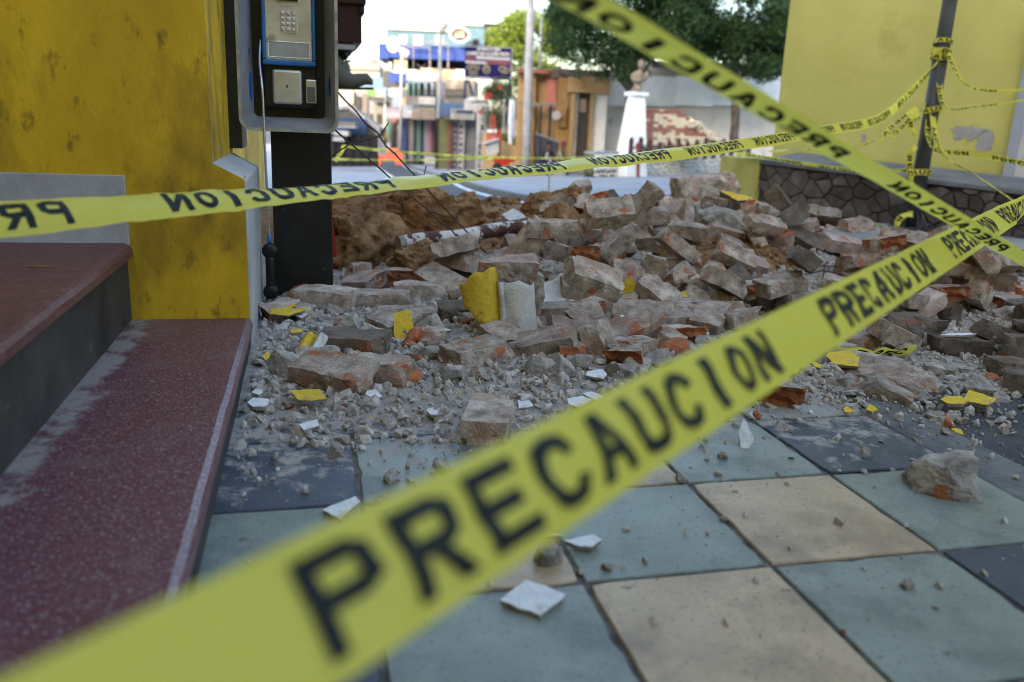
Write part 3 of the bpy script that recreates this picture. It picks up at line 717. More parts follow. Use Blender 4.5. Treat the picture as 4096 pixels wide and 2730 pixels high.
BRICKS = [
["fQ",81,99,65,1845,6265,279,95,4,-49],["fH",134,125,69,1484,5688,257,33,45,-79],["fH",168,125,77,2937,5862,56,4,1,57],["fQ",101,87,65,557,4877,204,-18,-29,88],["fH",132,125,73,623,5189,227,-26,-16,65],["fQ",83,110,65,537,5032,225,-35,-90,94],
["fQ",83,107,65,1735,6879,158,-78,79,-102],["fW",228,126,77,2256,4857,86,86,70,121],["fW",246,123,72,879,4468,118,91,0,-6],["fQ",88,99,65,1108,5442,212,-5,-21,-57],["fW",245,128,75,1258,5706,288,-81,36,94],["fH",167,125,71,2151,4787,107,14,73,120],
["fH",159,125,74,2488,4900,46,-5,2,-123],["fQ",109,118,65,534,6784,158,182,-22,2],["fH",120,125,76,1081,6111,291,-90,7,-171],["fW",231,126,74,1923,6607,205,-38,-124,66],["fW",240,122,77,1506,5221,194,64,-29,100],["fH",135,125,73,1553,7060,94,219,2,56],
["fW",241,123,77,732,5400,201,-14,24,-157],["fH",140,125,72,3018,5058,27,0,3,-60],["fH",140,125,70,339,4702,181,49,30,-139],["fH",111,125,73,997,4837,144,-7,99,-67],["fW",226,121,70,1044,5916,295,-29,29,-123],["fQ",94,117,65,2684,4384,1,3,0,22],
["fQ",106,114,65,2601,5253,57,-6,178,78],["fH",119,125,72,1594,5962,312,-93,20,128],["fH",169,125,78,2571,6007,110,-16,-20,-58],["fQ",84,104,65,2205,4345,10,-4,2,-128],["fH",165,125,69,1704,5516,202,12,41,-103],["fH",126,125,73,259,6961,128,96,48,-88],
["fH",113,125,69,466,6470,246,49,35,73],["fH",158,125,71,598,4684,181,2,17,99],["fW",240,126,75,1838,6986,111,-9,11,9],["fQ",89,117,65,1130,6286,275,11,13,170],["fW",244,127,67,1121,5624,260,63,54,-95],["fQ",94,118,65,386,4124,85,35,80,83],
["fH",153,125,73,2125,6211,220,-104,1,-83],["fH",127,125,75,2230,6097,172,6,-10,80],["fH",154,125,70,2084,6937,130,-89,-16,-106],["fW",232,124,70,1911,5492,188,41,23,-14],["fW",228,131,69,1417,4197,43,85,3,-138],["fH",141,125,68,996,5035,178,85,6,-113],
["fW",229,120,70,2570,4728,27,-5,-1,-160],["fH",133,125,75,708,4244,96,45,3,-21],["fH",126,125,76,2512,3929,-9,1,0,26],["fW",246,124,70,1508,3975,-6,-3,0,-168],["fQ",107,98,65,927,5282,182,-13,11,-96],["fH",159,125,70,2912,4949,52,-90,3,-60],
["fW",241,124,69,573,6845,203,-38,-15,-61],["fW",245,124,67,556,6082,242,47,24,58],["fH",141,125,73,746,4920,197,-123,7,161],["fH",132,125,74,1535,4141,7,0,-5,100],["fH",168,125,67,1632,6380,278,-2,7,15],["fQ",86,101,65,564,6464,229,100,-28,-19],
["fH",133,125,75,1324,5172,175,-191,14,-75],["fQ",101,119,65,438,4905,238,-84,-37,109],["fQ",102,97,65,877,4604,104,-182,10,-7],["fH",121,125,67,256,4815,210,-138,79,41],["fW",249,121,73,1937,6065,242,-14,9,-180],["fQ",105,80,65,727,6827,155,45,17,122],
["fQ",102,113,65,704,5830,249,-117,46,62],["fW",232,130,72,679,5320,275,-185,32,-21],["fH",111,125,76,533,6280,252,136,-19,70],["fW",233,123,76,1908,6189,376,-63,-33,107],["fH",116,125,71,3430,5632,39,0,1,-88],["fQ",109,115,65,649,3976,78,1,82,-84],
["fQ",93,104,65,1091,3916,10,90,3,-84],["fH",111,125,76,817,6709,189,-50,-11,107],["fW",237,122,74,709,5103,225,-105,-28,60],["fQ",109,104,65,2977,4557,3,1,2,-34],["fQ",83,84,65,320,6840,147,17,-13,150],["fH",168,125,69,1078,5717,321,-19,48,-174],
["fQ",87,108,65,2269,4668,46,-19,-84,-60],["fH",144,125,70,955,4227,63,-83,-8,132],["fW",241,120,69,634,6631,192,14,-1,-165],["fQ",91,100,65,2675,5120,43,-2,-5,163],["fH",125,125,67,233,6427,260,16,3,-74],["fW",240,126,77,2182,5802,168,-5,14,167],
["fW",227,124,72,2423,5928,192,-134,-62,16],["fW",227,128,70,1438,6136,321,-90,1,-74],["fH",155,125,70,3315,6130,41,0,0,-86],["fW",242,130,70,1378,6839,176,-25,67,41],["fQ",100,87,65,3529,5964,39,0,0,-128],["fW",236,126,73,940,5717,239,-4,15,98],
["fH",131,125,77,470,5894,253,-13,34,-134],["fQ",92,105,65,2802,5787,60,2,-6,143],["fH",135,125,77,427,4220,94,16,19,55],["fH",114,125,72,2958,5632,86,62,21,121],["fW",237,120,75,2033,4913,95,0,6,9],["fH",128,125,72,3457,5628,111,-31,-23,-46],
["fQ",89,102,65,2192,4099,6,20,-93,99],["fH",137,125,77,802,6222,242,-44,9,88],["fQ",83,103,65,110,5363,201,1,-13,19],["fQ",106,101,65,544,5810,244,-123,-33,35],["fH",169,125,68,282,5626,300,23,-130,-152],["fQ",90,109,65,2850,6021,79,-93,-5,-147],
["fW",246,122,76,1129,4273,106,-47,10,-126],["fQ",91,103,65,1979,5759,200,35,3,-152],["fW",247,125,67,1484,6451,318,-55,24,70],["fW",227,129,75,3312,5670,69,90,1,-88],["fH",120,125,77,-794,4133,64,90,0,54],["fW",233,125,69,860,5101,192,40,-3,48],
["fH",153,125,77,2318,6246,174,87,12,-10],["fW",226,121,72,944,6512,250,-3,8,-162],["fW",235,131,75,429,7221,30,-4,-12,-62],["fQ",92,96,65,1595,6799,178,120,29,26],["fH",116,125,75,2452,5443,96,50,36,-51],["fW",238,130,69,1932,6893,194,39,19,-152],
["fH",160,125,73,1435,7139,62,164,-8,-31],["fQ",90,107,65,582,4267,118,78,114,-88],["fQ",83,100,65,2700,5545,63,6,1,54],["fQ",105,87,65,1318,6620,258,-44,-38,-140],["fW",250,119,75,2270,5354,109,7,-9,49],["fH",112,125,76,3326,5980,71,0,-41,104],
["fQ",89,94,65,1486,5520,218,-24,-156,2],["fH",157,125,69,1396,4035,65,-4,0,20],["fH",157,125,70,73,4196,78,-212,10,-1],["fW",233,119,70,3080,5727,44,0,2,-24],["fH",141,125,71,1130,6693,267,-10,-144,-62],["fH",124,125,67,1627,5322,177,-10,-47,76],
["fW",231,130,68,1945,5611,267,16,2,-104],["fH",115,125,69,1148,6610,275,-123,-10,37],["fQ",110,81,65,2327,5005,62,7,-1,51],["fH",137,125,73,2829,5773,165,75,8,-27],["fH",129,125,68,844,6898,167,-95,-32,-143],["fQ",82,120,65,894,6811,162,56,109,99],
["fH",144,125,76,2074,4385,22,5,2,-14],["fW",244,125,77,772,5419,312,-78,30,-9],["fW",229,124,72,447,6196,391,59,2,-125],["fW",244,123,75,2779,5281,77,-70,4,-130],["fQ",90,111,65,1227,5461,210,-3,-34,-3],["fH",167,125,71,2709,4532,11,-3,-180,27],
["fW",227,130,72,1491,6805,254,-16,-10,-40],["fW",234,126,69,2205,6394,228,29,3,131],["fW",237,123,77,289,5312,265,-63,-24,-80],["fQ",96,88,65,1344,5901,274,-3,-175,-85],["fQ",87,93,65,837,6985,103,-3,-15,-48],["fQ",89,109,65,1160,4143,31,96,4,-23],
["fH",151,125,76,2758,5658,66,0,6,-13],["fH",139,125,77,2707,5342,91,-59,-43,150],["fH",150,125,71,3164,6277,43,-1,0,-78],["fH",141,125,71,660,6382,223,2,-3,-40],["fW",234,120,76,1666,6181,310,71,-4,-166],["fH",132,125,71,3034,6077,48,3,-1,110],
["fH",140,125,69,-32,4376,128,23,-127,30],["fH",168,125,68,1120,4622,82,-7,7,-113],["fH",136,125,76,2400,4428,40,86,1,-144],["fH",155,125,73,2568,6181,141,-17,-47,-104],["fQ",87,120,65,2082,6743,148,39,73,-124],["fW",229,129,70,184,6743,207,2,161,-48],
["fH",138,125,73,11,4929,145,-30,167,17],["fQ",98,93,65,3434,5456,32,1,1,-59],["fW",234,121,76,2223,5556,215,-4,-74,119],["fW",228,125,69,2063,6010,283,-15,25,-165],["fW",232,126,74,2973,5233,37,-3,-2,-173],["fH",118,125,67,1986,5893,210,3,12,-9],
["fH",159,125,71,1660,5339,253,13,-12,-99],["fQ",102,108,65,892,6628,265,113,19,-71],["fH",169,125,71,1079,4382,84,-100,-19,-131],["fH",121,125,78,2456,5092,92,-111,31,-28],["fW",242,123,73,1315,5277,208,76,-14,-169],["fW",246,125,77,1849,5751,236,43,0,85],
["fH",117,125,75,1014,3975,39,-77,6,60],["fH",124,125,69,638,6988,124,86,48,49],["fH",166,125,72,1674,5802,302,-49,99,-50],["fQ",109,108,65,1991,4671,49,7,-3,43],["fH",158,125,78,2099,5635,198,106,-4,68],["fW",232,128,71,2466,4596,52,88,-4,147],
["fQ",102,103,65,638,5716,214,7,21,-45],["fW",240,123,74,2169,5161,108,-177,-27,-2],["fW",249,128,70,2717,5516,132,20,11,-7],["fH",148,125,68,1578,5790,300,-72,81,110],["fW",237,124,77,2719,5542,212,7,0,70],["fW",242,127,74,1424,4369,35,-174,-4,48],
["fQ",95,81,65,2987,4839,14,0,-3,124],["fW",243,121,72,255,5854,268,-31,-6,14],["fW",244,123,69,684,5544,248,-45,-6,-160],["fW",241,122,76,1690,6819,263,87,-11,153],["fH",157,125,75,481,4424,156,-80,4,-23],["fH",153,125,77,1289,4223,60,-9,-83,-80],
["fQ",93,100,65,829,5285,207,-108,23,67],["fW",227,129,70,994,7067,75,-18,-151,35],["fW",239,129,74,964,5451,234,97,-17,-59],["fH",148,125,72,1236,6027,309,54,18,63],["fH",121,125,68,2320,4993,140,-8,3,-159],["fH",167,125,78,511,5039,329,-107,-32,-107],
["fH",165,125,78,2871,6215,62,175,2,-60],["fW",243,128,71,670,7197,34,14,175,-22],["fW",228,120,74,1039,6791,187,20,-59,128],["fH",154,125,68,1642,5152,190,-87,80,113],["fH",114,125,76,336,5136,236,28,-18,12],["fQ",104,100,65,2413,5977,134,36,-195,-33],
["fW",227,127,78,2932,5513,127,-27,41,-106],["fW",245,128,75,1747,5800,285,-102,-4,88],["fW",243,123,74,878,4064,60,-20,-3,-87],["fW",237,122,75,2515,5692,101,24,-16,-146],["fW",246,127,71,948,6352,295,-31,-35,-93],["hW",239,126,68,-56,2217,35,0,0,84],
["hW",233,128,68,-126,2874,35,0,0,40],["hW",229,122,77,-288,4210,144,-12,0,-42],["hW",234,127,77,-309,4159,227,-16,-16,10],["hW",231,124,72,54,3930,297,37,-51,-15],["hW",227,123,78,227,4150,220,-5,12,5],["hW",238,123,72,167,3898,372,0,-3,-5],
["hH",151,125,72,559,4149,125,49,5,14],["hW",243,123,74,542,4364,261,-1,-50,8],["hH",122,125,72,701,4158,163,39,-77,6],["hW",238,119,68,860,4437,250,-13,35,-2],["hH",138,125,75,805,4033,152,-14,-41,9],["hW",245,129,76,1010,3991,154,-29,2,-67],
["hW",249,121,69,1308,4047,144,4,-12,28],["hW",229,129,69,684,3819,91,25,34,-23],["hW",227,127,72,1475,3536,-13,0,0,-2],["hW",244,129,75,1288,3333,-6,0,3,32],["hH",152,125,71,1291,2728,11,0,21,-25],["hW",243,127,69,1532,5194,307,26,11,14],
["hW",247,125,73,1792,5458,338,53,-25,35],["hW",231,129,72,2086,5760,318,-40,5,-15],["hW",237,123,70,1016,5011,272,7,4,-11],["hW",245,126,77,777,5018,340,5,-7,9],["hW",231,124,74,666,5231,339,49,16,-19],["hH",156,125,72,503,4953,432,-17,1,60],
["hW",230,124,73,443,4042,443,39,-8,5],["hW",249,127,76,730,4947,429,-20,-55,-15],["hW",246,124,73,2035,4890,153,-18,-6,25],["hW",246,128,71,1415,4080,263,31,9,80],["hW",231,128,70,2290,4557,103,141,28,-19],["hW",232,122,75,2464,4354,77,94,24,48],
["hW",242,130,73,2388,4368,225,26,7,5],["hW",238,130,69,2388,4295,302,1,46,-10],["hW",240,131,71,2441,4566,199,-12,56,10],["hW",230,120,67,2281,4514,261,-22,-29,3],["hH",154,125,72,2265,4393,361,-27,15,20],["hH",159,125,76,2887,4921,166,-35,1,10],
["hW",227,123,70,2040,4103,46,4,-28,19],["hW",232,119,70,1785,4000,-6,3,1,-21],["hW",234,124,73,1974,3571,-13,0,0,0],["hW",250,120,68,1827,3758,-14,0,0,28],["hW",248,122,73,2185,3599,28,0,21,4],["hW",233,130,77,2194,3406,16,90,0,-7],
["hH",144,125,68,2006,3237,-15,0,0,10],["hH",132,125,75,1944,3045,-12,0,0,60],["hW",240,122,71,1827,4575,48,4,6,-40],["hW",227,124,76,1665,3981,67,3,-1,20],["hW",243,124,71,1921,4024,99,3,10,41],["hW",245,123,68,1360,4813,117,28,17,20],
["hW",241,128,68,1257,4733,172,36,21,-10],["hW",242,131,71,1917,4882,242,14,8,10],["hW",235,120,68,2198,4779,299,-39,10,-30],["hW",230,123,69,306,3191,275,33,19,20],["hW",228,125,68,2996,8053,-11,2,-179,-37],["hW",245,130,77,2699,4193,32,139,0,13],
["hW",247,122,75,1646,3513,39,-10,-159,26],["mW",255,132,72,-559,2524,52,16,3,-20],["mW",255,132,72,-450,2630,36,0,-2,-15],["mW",255,132,72,-582,2953,36,3,-2,-10],["mW",255,132,72,-831,3618,60,2,0,-12],["mW",255,132,72,-442,3385,36,0,0,6],
["mW",255,132,72,-605,3745,30,0,-2,8],["mW",255,132,72,-446,3897,46,0,2,10],["mH",150,132,72,-748,4014,50,18,-8,-20],["mH",150,132,72,-679,4158,50,0,-4,64],["mW",255,132,72,-351,4000,72,24,14,-38],["mW",255,132,72,-268,4236,82,20,12,-40],
["mH",150,132,72,-244,3513,36,8,-4,15],["mW",255,132,72,-347,4531,62,44,-6,12],["mW",255,132,72,-127,2892,37,0,-3,42],["mH",150,132,72,-966,3408,30,10,0,30],["mQ",95,100,65,-880,3394,30,10,0,60],["mH",150,132,72,-496,3272,30,10,-6,50],
["mQ",95,100,65,-317,3118,30,0,0,20],["mQ",95,100,65,-697,2749,30,20,0,30],["mH",150,132,72,-84,3645,49,2,2,2],["mW",255,132,72,202,3538,49,0,-1,18],["mH",150,132,72,228,3212,48,17,4,7],["mW",255,132,72,114,3005,48,13,-16,-11],
["mW",255,132,72,454,3211,62,15,-22,25],["mH",150,132,72,333,3085,62,63,-1,64],["mW",255,132,72,440,3725,51,-3,-9,-1],["mW",255,132,72,930,3751,50,-13,-1,13],["mH",150,132,72,841,3507,49,9,-19,64],["mH",150,132,72,796,3696,50,-4,-1,55],
["mW",255,132,72,565,3556,49,34,-3,-16],["mH",150,132,72,308,3488,49,38,-18,12],["mW",255,132,72,651,3507,49,11,-2,20],["mH",150,132,72,450,3022,42,-4,1,40],["mQ",95,100,65,616,3174,42,26,-3,55],["mQ",95,100,65,41,3456,42,19,5,49],
["mW",255,132,72,351,3960,89,17,0,5],["mH",150,132,72,981,3569,49,-14,-6,29],["oH",150,132,72,853,2609,37,0,0,-80],["oH",150,132,72,-590,4174,61,0,-4,-68],["oQ",95,100,65,219,2955,35,0,0,-84],["oH",150,132,72,-33,3108,40,8,12,-55],
["oH",150,132,72,421,2964,35,10,0,-100],["oH",150,132,72,669,3296,35,0,-8,-60],["oH",150,132,72,1201,4092,102,10,-6,-75],["oH",150,132,72,315,4108,224,0,-10,-70],["oH",150,132,72,2209,4219,103,6,-8,-80],["oH",150,132,72,1972,4498,304,10,-10,-70]]
add_bricks(BRICKS)

# ---- lumps and boulders
def rock_mesh(name, dims, seed, mats, sub=3, cuts=7, rough=.09, pit=0.0, faces=None):
    bm = bmesh.new(); bmesh.ops.create_icosphere(bm, subdivisions=sub, radius=1)
    rnd = random.Random(seed)
    pl = []
    for _ in range(cuts):
        n = Vector((rnd.gauss(0, 1), rnd.gauss(0, 1), rnd.gauss(0, .8))).normalized(); pl.append((n, rnd.uniform(.55, .85)))
    pl.append((Vector((0, 0, -1)), .55))
    for v in bm.verts:
        p = v.co.copy()
        for n, d in pl:
            e = p.dot(n) - d
            if e > 0: p -= n * e
        q = p * 2.1 + Vector((seed * 1.7, 0, 0))
        p *= 1 + rough * noise.fractal(q, .8, 2.1, 6)
        if pit: p *= 1 - pit * max(0, noise.noise(p * 4.5 + Vector((seed, 2, 2))) - .12) * 1.2
        v.co = Vector((p.x * dims[0] / 1.5, p.y * dims[1] / 1.5, p.z * dims[2] / 1.45))
    me = bpy.data.meshes.new(name)
    for f in bm.faces:
        f.smooth = False
        if faces: f.material_index = faces(f.normal, f.calc_center_median())
    bm.to_mesh(me); bm.free()
    for x in mats: me.materials.append(x)
    return me
def block_mesh(name, dims, seed, mats, faces=None, cuts=4, amp=.012):
    """angular masonry lump: a box with corners knocked off and ragged faces"""
    bm = bmesh.new(); bmesh.ops.create_cube(bm, size=2)
    bmesh.ops.subdivide_edges(bm, edges=bm.edges[:], cuts=11, use_grid_fill=True)
    rnd = random.Random(seed); pl = []
    for _ in range(cuts):
        n = Vector((rnd.choice((-1, 1)) * rnd.uniform(.4, 1), rnd.choice((-1, 1)) * rnd.uniform(.2, 1), rnd.choice((-.6, 1, 1)) * rnd.uniform(.4, 1))).normalized(); pl.append((n, rnd.uniform(.85, 1.15)))
    for v in bm.verts:
        p = v.co.copy()
        for n, d in pl:
            e = p.dot(n) - d
            if e > 0: p -= n * e
        p = Vector((p.x * dims[0] / 2, p.y * dims[1] / 2, p.z * dims[2] / 2))
        q = p * 9 + Vector((seed * 2.3, 0, 0)); a = noise.fractal(q, .8, 2.1, 5)
        p += v.co.normalized() * a * amp * 1.6
        q = p * 40; p += Vector((noise.noise(q), noise.noise(q + Vector((5, 5, 5))), noise.noise(q + Vector((9, 2, 7))))) * amp * .3
        v.co = p
    bm.normal_update()
    me = bpy.data.meshes.new(name)
    for f in bm.faces:
        if faces: f.material_index = faces(f.normal, f.calc_center_median())
    bm.to_mesh(me); bm.free()
    for x in mats: me.materials.append(x)
    return me
m_clod = M('earth_clod', (.12, .062, .026), (.38, .215, .105), 8, .97, 2.6, 65, orand=.08, detail=9, spots=[((.40, .32, .24), 34, .74, .03), ((.075, .038, .016), 11, .60, .1)])
m_mrub = M('mortar_rubble', (.19, .168, .145), (.46, .415, .365), 14, .96, 2.2, 110, orand=.16, spots=[((.38, .12, .05), 9, .70, .03)])
m_rub_r = M('rubble_red', (.28, .17, .13), (.44, .32, .26), 10, .96, 1.4, 70, orand=.12, spots=[((.40, .12, .05), 6, .58, .05)])
CL = [('largest rough brown earth clod right beside the payphone post', 843, 552, 4.8, .48, .38, .45, 5, 4),
      ('broad brown earth clod lying behind the largest clod', 862, 498, 5.6, .68, .4, .42, 6, 4),
      ('flat-faced brown earth block behind the fallen white pipe', 1010, 508, 5.45, .66, .4, .40, 9, 4),
      ('squarish brown earth block at the right end of the white pipe', 1292, 545, 4.9, .31, .25, .27, 12, 4),
      ('dark brown earth clod crowning the heap in front of the stake', 1312, 468, 6.1, .34, .26, .25, 15, 4),
      ('small pitted earth clod under the left end of the pipe', 953, 598, 4.5, .26, .2, .19, 17, 4),
      ('pale brown stone wedge just left of the crowning clod', 1245, 482, 5.9, .32, .24, .2, 19, 3),
      ('brown clod between the post and the big block, far row', 905, 462, 6.5, .25, .2, .13, 21, 3),
      ('leftmost brown clod of the far row, touching the post', 790, 452, 6.4, .27, .2, .15, 23, 3),
      ('small brown clod tucked behind the broad clod', 835, 462, 6.6, .2, .18, .13, 25, 3),
      ('rounded brown clod on the far row above the pipe middle', 1075, 460, 6.7, .2, .2, .13, 27, 3),
      ('twin-humped brown clod on the far row before the road line', 1125, 478, 6.6, .28, .2, .16, 29, 3),
      ('brown clod on the far row next to the white road line', 1165, 470, 6.8, .2, .18, .12, 31, 3),
      ('low brown clod in front of the far row above the pipe', 1150, 510, 5.9, .24, .2, .13, 33, 3),
      ('brown clod behind the flat-faced block, half hidden', 985, 448, 6.7, .26, .2, .14, 35, 3),
      ('crumbly brown clod in the middle pocket of earth', 1545, 555, 5.4, .22, .18, .12, 37, 3),
      ('brown clod in front of the tall masonry block', 1630, 563, 5.3, .3, .2, .1, 39, 3),
      ('small brown clod half under bricks right of the pipe', 1410, 548, 5.3, .16, .13, .1, 41, 3)]
for lab, px, py, Y, a, b, c, sd_, sub in CL:
    p = at(px, py, Y); random.seed(sd_)
    o = place('earth_clod', rock_mesh('earth_clod', (a, b, c), sd_, [m_clod], sub + 1, 22, .17, .35), None, p, (random.uniform(-.15, .15), random.uniform(-.15, .15), random.uniform(-.5, .5)))
    tag(o, lab, 'earth clod', 'brown earth clods on the heap')
m_yp = M('yellow_plaster', (.60, .40, .03), (.74, .52, .05), 9, .85, 2.4, 60, spots=[((.42, .28, .04), 12, .54, .14), ((.45, .40, .33), 14, .62, .06)])
m_wp = M('white_plaster', (.60, .60, .61), (.76, .76, .77), 9, .85, 2.0, 60, spots=[((.44, .41, .38), 11, .55, .14), ((.30, .26, .22), 22, .68, .06)])
# masonry blocks
def chunk(lab, px, py, Y, dims, seed, rot, mats=None, faces=None, cuts=8, name='masonry_block'):
    p = at(px, py, Y)
    o = place(name, block_mesh(name, dims, seed, mats or [m_mort], faces, cuts), None, p, rot)
    return tag(o, lab, 'masonry', 'blocks of broken masonry')
chunk('tall grey masonry block with a red brick corner, highest on the heap', 1625, 452, 6.4, (.46, .3, .32), 43, (0, -.15, .2), [m_mort, m_clay], lambda n, c: 1 if n.x > .55 and c.z > .02 and c.x > .1 else 0, 5)
chunk('masonry lump capped with yellow plaster beside the tall block', 1714, 482, 6.1, (.34, .26, .17), 47, (.15, .1, .3), [m_dark, m_yp], lambda n, c: 1 if n.z > .6 else 0, 6)
chunk('rough mortar and brick lump below the tall block', 1655, 525, 5.6, (.36, .28, .26), 51, (0, .2, .1), [m_mrub, m_rub_r], lambda n, c: 1 if n.x > .5 else 0)
chunk('dark mortar lump wedged in the shadow beside the tape scrap', 2085, 765, 3.75, (.24, .2, .17), 53, (0, .1, .4), [m_dark])
chunk('flat broken slab lying near the kerb, two steps high', 2025, 868, 3.05, (.36, .24, .115), 57, (.02, .06, -.25), [m_mort, m_pink], lambda n, c: 1 if n.y < -.5 and c.x > .03 else 0, 5)
chunk('jagged grey stone alone on the green tile', 2163, 1100, 1.95, (.165, .12, .10), 61, (0, -.12, -.25), [m_mrub, m_clay], lambda n, c: 1 if n.y < -.6 and abs(c.x + .01) < .016 and c.z < .005 else 0, 7)
chunk('long concrete slab with a white painted edge behind the bricks', 2010, 558, 5.5, (.62, .36, .11), 63, (.12, .05, -.45), [M('slab_grey', (.17, .17, .165), (.28, .275, .26), 8, .95, 1, 60)], None, 4)
chunk('grey mortar lump at the foot of the cornice chunk', 1122, 762, 3.55, (.19, .15, .15), 67, (0, .3, .3), [m_mrub, m_clay], lambda n, c: 1 if n.z < -.1 and c.y < 0 else 0)
chunk('wedge-shaped grey block leaning in the centre of the heap', 1517, 708, 3.9, (.26, .16, .2), 71, (.1, .35, -.2), [m_mort, m_clay], lambda n, c: 1 if n.x < -.6 else 0, 6)
chunk('mortar lump with red brick fleck nearest the kerb', 2145, 968, 2.62, (.11, .09, .07), 73, (0, .1, .3), [m_mrub, m_clay], lambda n, c: 1 if n.y < -.5 and c.x > 0 else 0)

# ---- cornice chunk: brick core, yellow cove plate, white moulding
cn = gd(1155, 784, 0); cn.z = 0
crn = thing('cornice_chunk', 'big cornice chunk standing on end, yellow cove beside white moulding', 'cornice', cn)
bx = Vector((.98, .2, 0)); by = Vector((-.2, .98, 0))
def profile_sheet(prof, zb, zt, jag, thick, mat, name, lean=.25):
    """vertical moulding: 2d profile (along bx, depth by) swept upward with ragged ends and thickness"""
    mb = MB(); n = len(prof); rows = 9; V = []
    for side in (0, 1):
        for j in range(rows):
            f = j / (rows - 1)
            for i, (a, d) in enumerate(prof):
                z0 = zb + jag * noise.noise((a * 40, 1, 3)) + (.06 * sm(-.09, -.16, a) if False else .07 * sm(.0, 1, (-.08 - a) / .08)); z1 = zt + jag * 2.0 * noise.noise((a * 20, 5, 1)) - .07 * sm(0, 1, (-.08 - a) / .08)
                z = z0 + (z1 - z0) * f
                q = cn + bx * (a + (f - .5) * -.02) + by * (d + z * lean + side * thick) + Vector((0, 0, z))
                V.append(q)
    k = rows * n
    fs = []
    for side in (0, 1):
        for j in range(rows - 1):
            for i in range(n - 1):
                fs.append((side * k + j * n + i, side * k + j * n + i + 1, side * k + (j + 1) * n + i + 1, side * k + (j + 1) * n + i))
    for j in range(rows - 1):
        for i in (0, n - 1): fs.append((j * n + i, (j + 1) * n + i, k + (j + 1) * n + i, k + j * n + i))
    for i in range(n - 1):
        for j in (0, rows - 1): fs.append((j * n + i, j * n + i + 1, k + j * n + i + 1, k + j * n + i))
    mb.add(V, fs)
    return mb.build(name, mat, crn, smooth=True)
cove = [(-.155 + .15 * i / 10, .03 - .05 * math.sin(i / 10 * 3.0) + .045) for i in range(11)]
profile_sheet(cove, .05, .275, .014, .016, m_yp, 'yellow_cove', .12)
mold = [(-.004, .06), (.0, .035), (.012, .03), (.016, .04), (.02, .052), (.03, .035), (.05, .016), (.075, .006), (.10, .004), (.125, .012), (.14, .03), (.145, .06)]
profile_sheet(mold, -.01, .225, .012, .018, m_wp, 'white_moulding', .12)
o = place('brick_core', block_mesh('brick_core', (.25, .13, .20), 77, [m_mort, m_pink], lambda n, c: 1 if n.z > .6 else 0, 3), crn, cn + bx * .04 + by * .17 + Vector((0, 0, .21)), (.12, 0, .2))
o = place('brick_core', block_mesh('brick_core', (.17, .12, .28), 78, [m_mort, m_pink], None, 3), crn, cn + bx * .10 + by * .18 + Vector((0, 0, .10)), (.12, .1, .25))
# white moulded fragment to its right
p = at(1288, 668, 3.95)
fr = thing('moulding_fragment', 'white moulded plaster fragment with yellow lower edge, mid heap', 'cornice', p)
mb = MB()
poly = [(-.11, -.075), (.03, -.085), (.095, -.06), (.10, .0), (.06, .03), (.045, .09), (.0, .105), (-.04, .06), (-.09, .05), (-.115, .0)]
tb = Matrix.Rotation(.75, 3, 'X')
mb.prism(poly, p - tb @ Vector((0, 0, .02)), tb @ Vector((1, .1, 0)), tb @ Vector((0, 1, 0)), tb @ Vector((0, 0, .03)), 0, .08)
mb.build('white_face', m_wp, fr, bevel=.003)
mb = MB(); mb.prism([(-.08, -.083), (.02, -.10), (.022, -.078), (-.083, -.063)], p - tb @ Vector((0, 0, .02)), tb @ Vector((1, .1, 0)), tb @ Vector((0, 1, 0)), tb @ Vector((0, 0, .024)), 0); mb.build('yellow_edge', m_yp, fr)
place('mortar_backing', block_mesh('mortar_backing', (.22, .12, .16), 79, [m_mrub, m_clay], lambda n, c: 1 if n.x > .7 and c.z > 0 else 0, 4), fr, p + Vector((.045, .075, -.045)), (0, .2, .1))
# small moulding piece lying at the front
p = gd(708, 838, 0) + Vector((0, .04, .05))
fr = thing('moulding_fragment', 'small yellow and white moulding piece propped on the pair of bricks', 'cornice', p)
for (dx, w_, mt, nm) in ((-.045, .045, m_yp, 'yellow_face'), (.002, .036, m_wp, 'white_face')):
    mb = MB(); n = 7; prof = [(dx + w_ * i / (n - 1), .018 * math.sin(3.14 * i / (n - 1))) for i in range(n)]
    rows_ = []
    for f in range(5):
        ln = -.055 + .11 * f / 4
        rows_.append([p + Vector((a + ln * .25, ln * .75 - h, h + ln * .62 + .0)) for a, h in prof] + [p + Vector((a + ln * .25, ln * .75 + .012, -.012 + ln * .62)) for a, h in prof[::-1]])
    k2 = 2 * n
    mb.add([q for r_ in rows_ for q in r_], [(j * k2 + i, j * k2 + (i + 1) % k2, (j + 1) * k2 + (i + 1) % k2, (j + 1) * k2 + i) for j in range(4) for i in range(k2)] + [tuple(range(k2)), tuple(4 * k2 + i for i in range(k2))])
    mb.build(nm, mt, fr, smooth=False, bevel=.002)
place('mortar_backing', rock_mesh('mortar_backing', (.12, .10, .06), 83, [m_mrub, m_clay], 3, 7, .12), fr, p + Vector((.02, .03, -.03)), (.4, 0, .2))

# ---- pipe
a, b = at(916, 561, 4.6), at(1250, 516, 5.15)
pp = thing('pipe', 'fallen round pipe with peeling white paint over rust, lying across the heap', 'pipe', a)
mb = MB(); N = 24
pts = [a + (b - a) * i / N + Vector((0, 0, .006 * math.sin(i * .5))) for i in range(N + 1)]
mb.tube(pts, .042, 20, cap=False)
mb.tube([pts[-1], pts[0]][::-1], .036, 20, cap=False)
mb.build('shaft', M('rusty_white_paint', (.50, .47, .44), (.62, .6, .57), 6, .75, .6, 60, coord='World', spots=[((.075, .03, .022), 7, .50, .03), ((.16, .06, .04), 22, .58, .05)]), pp, smooth=True)
mb = MB(); d = (b - a).normalized(); mb.tube([a - d * .004, a + d * .03], .0445, 20); mb.build('plugged_end', m_dust, pp)

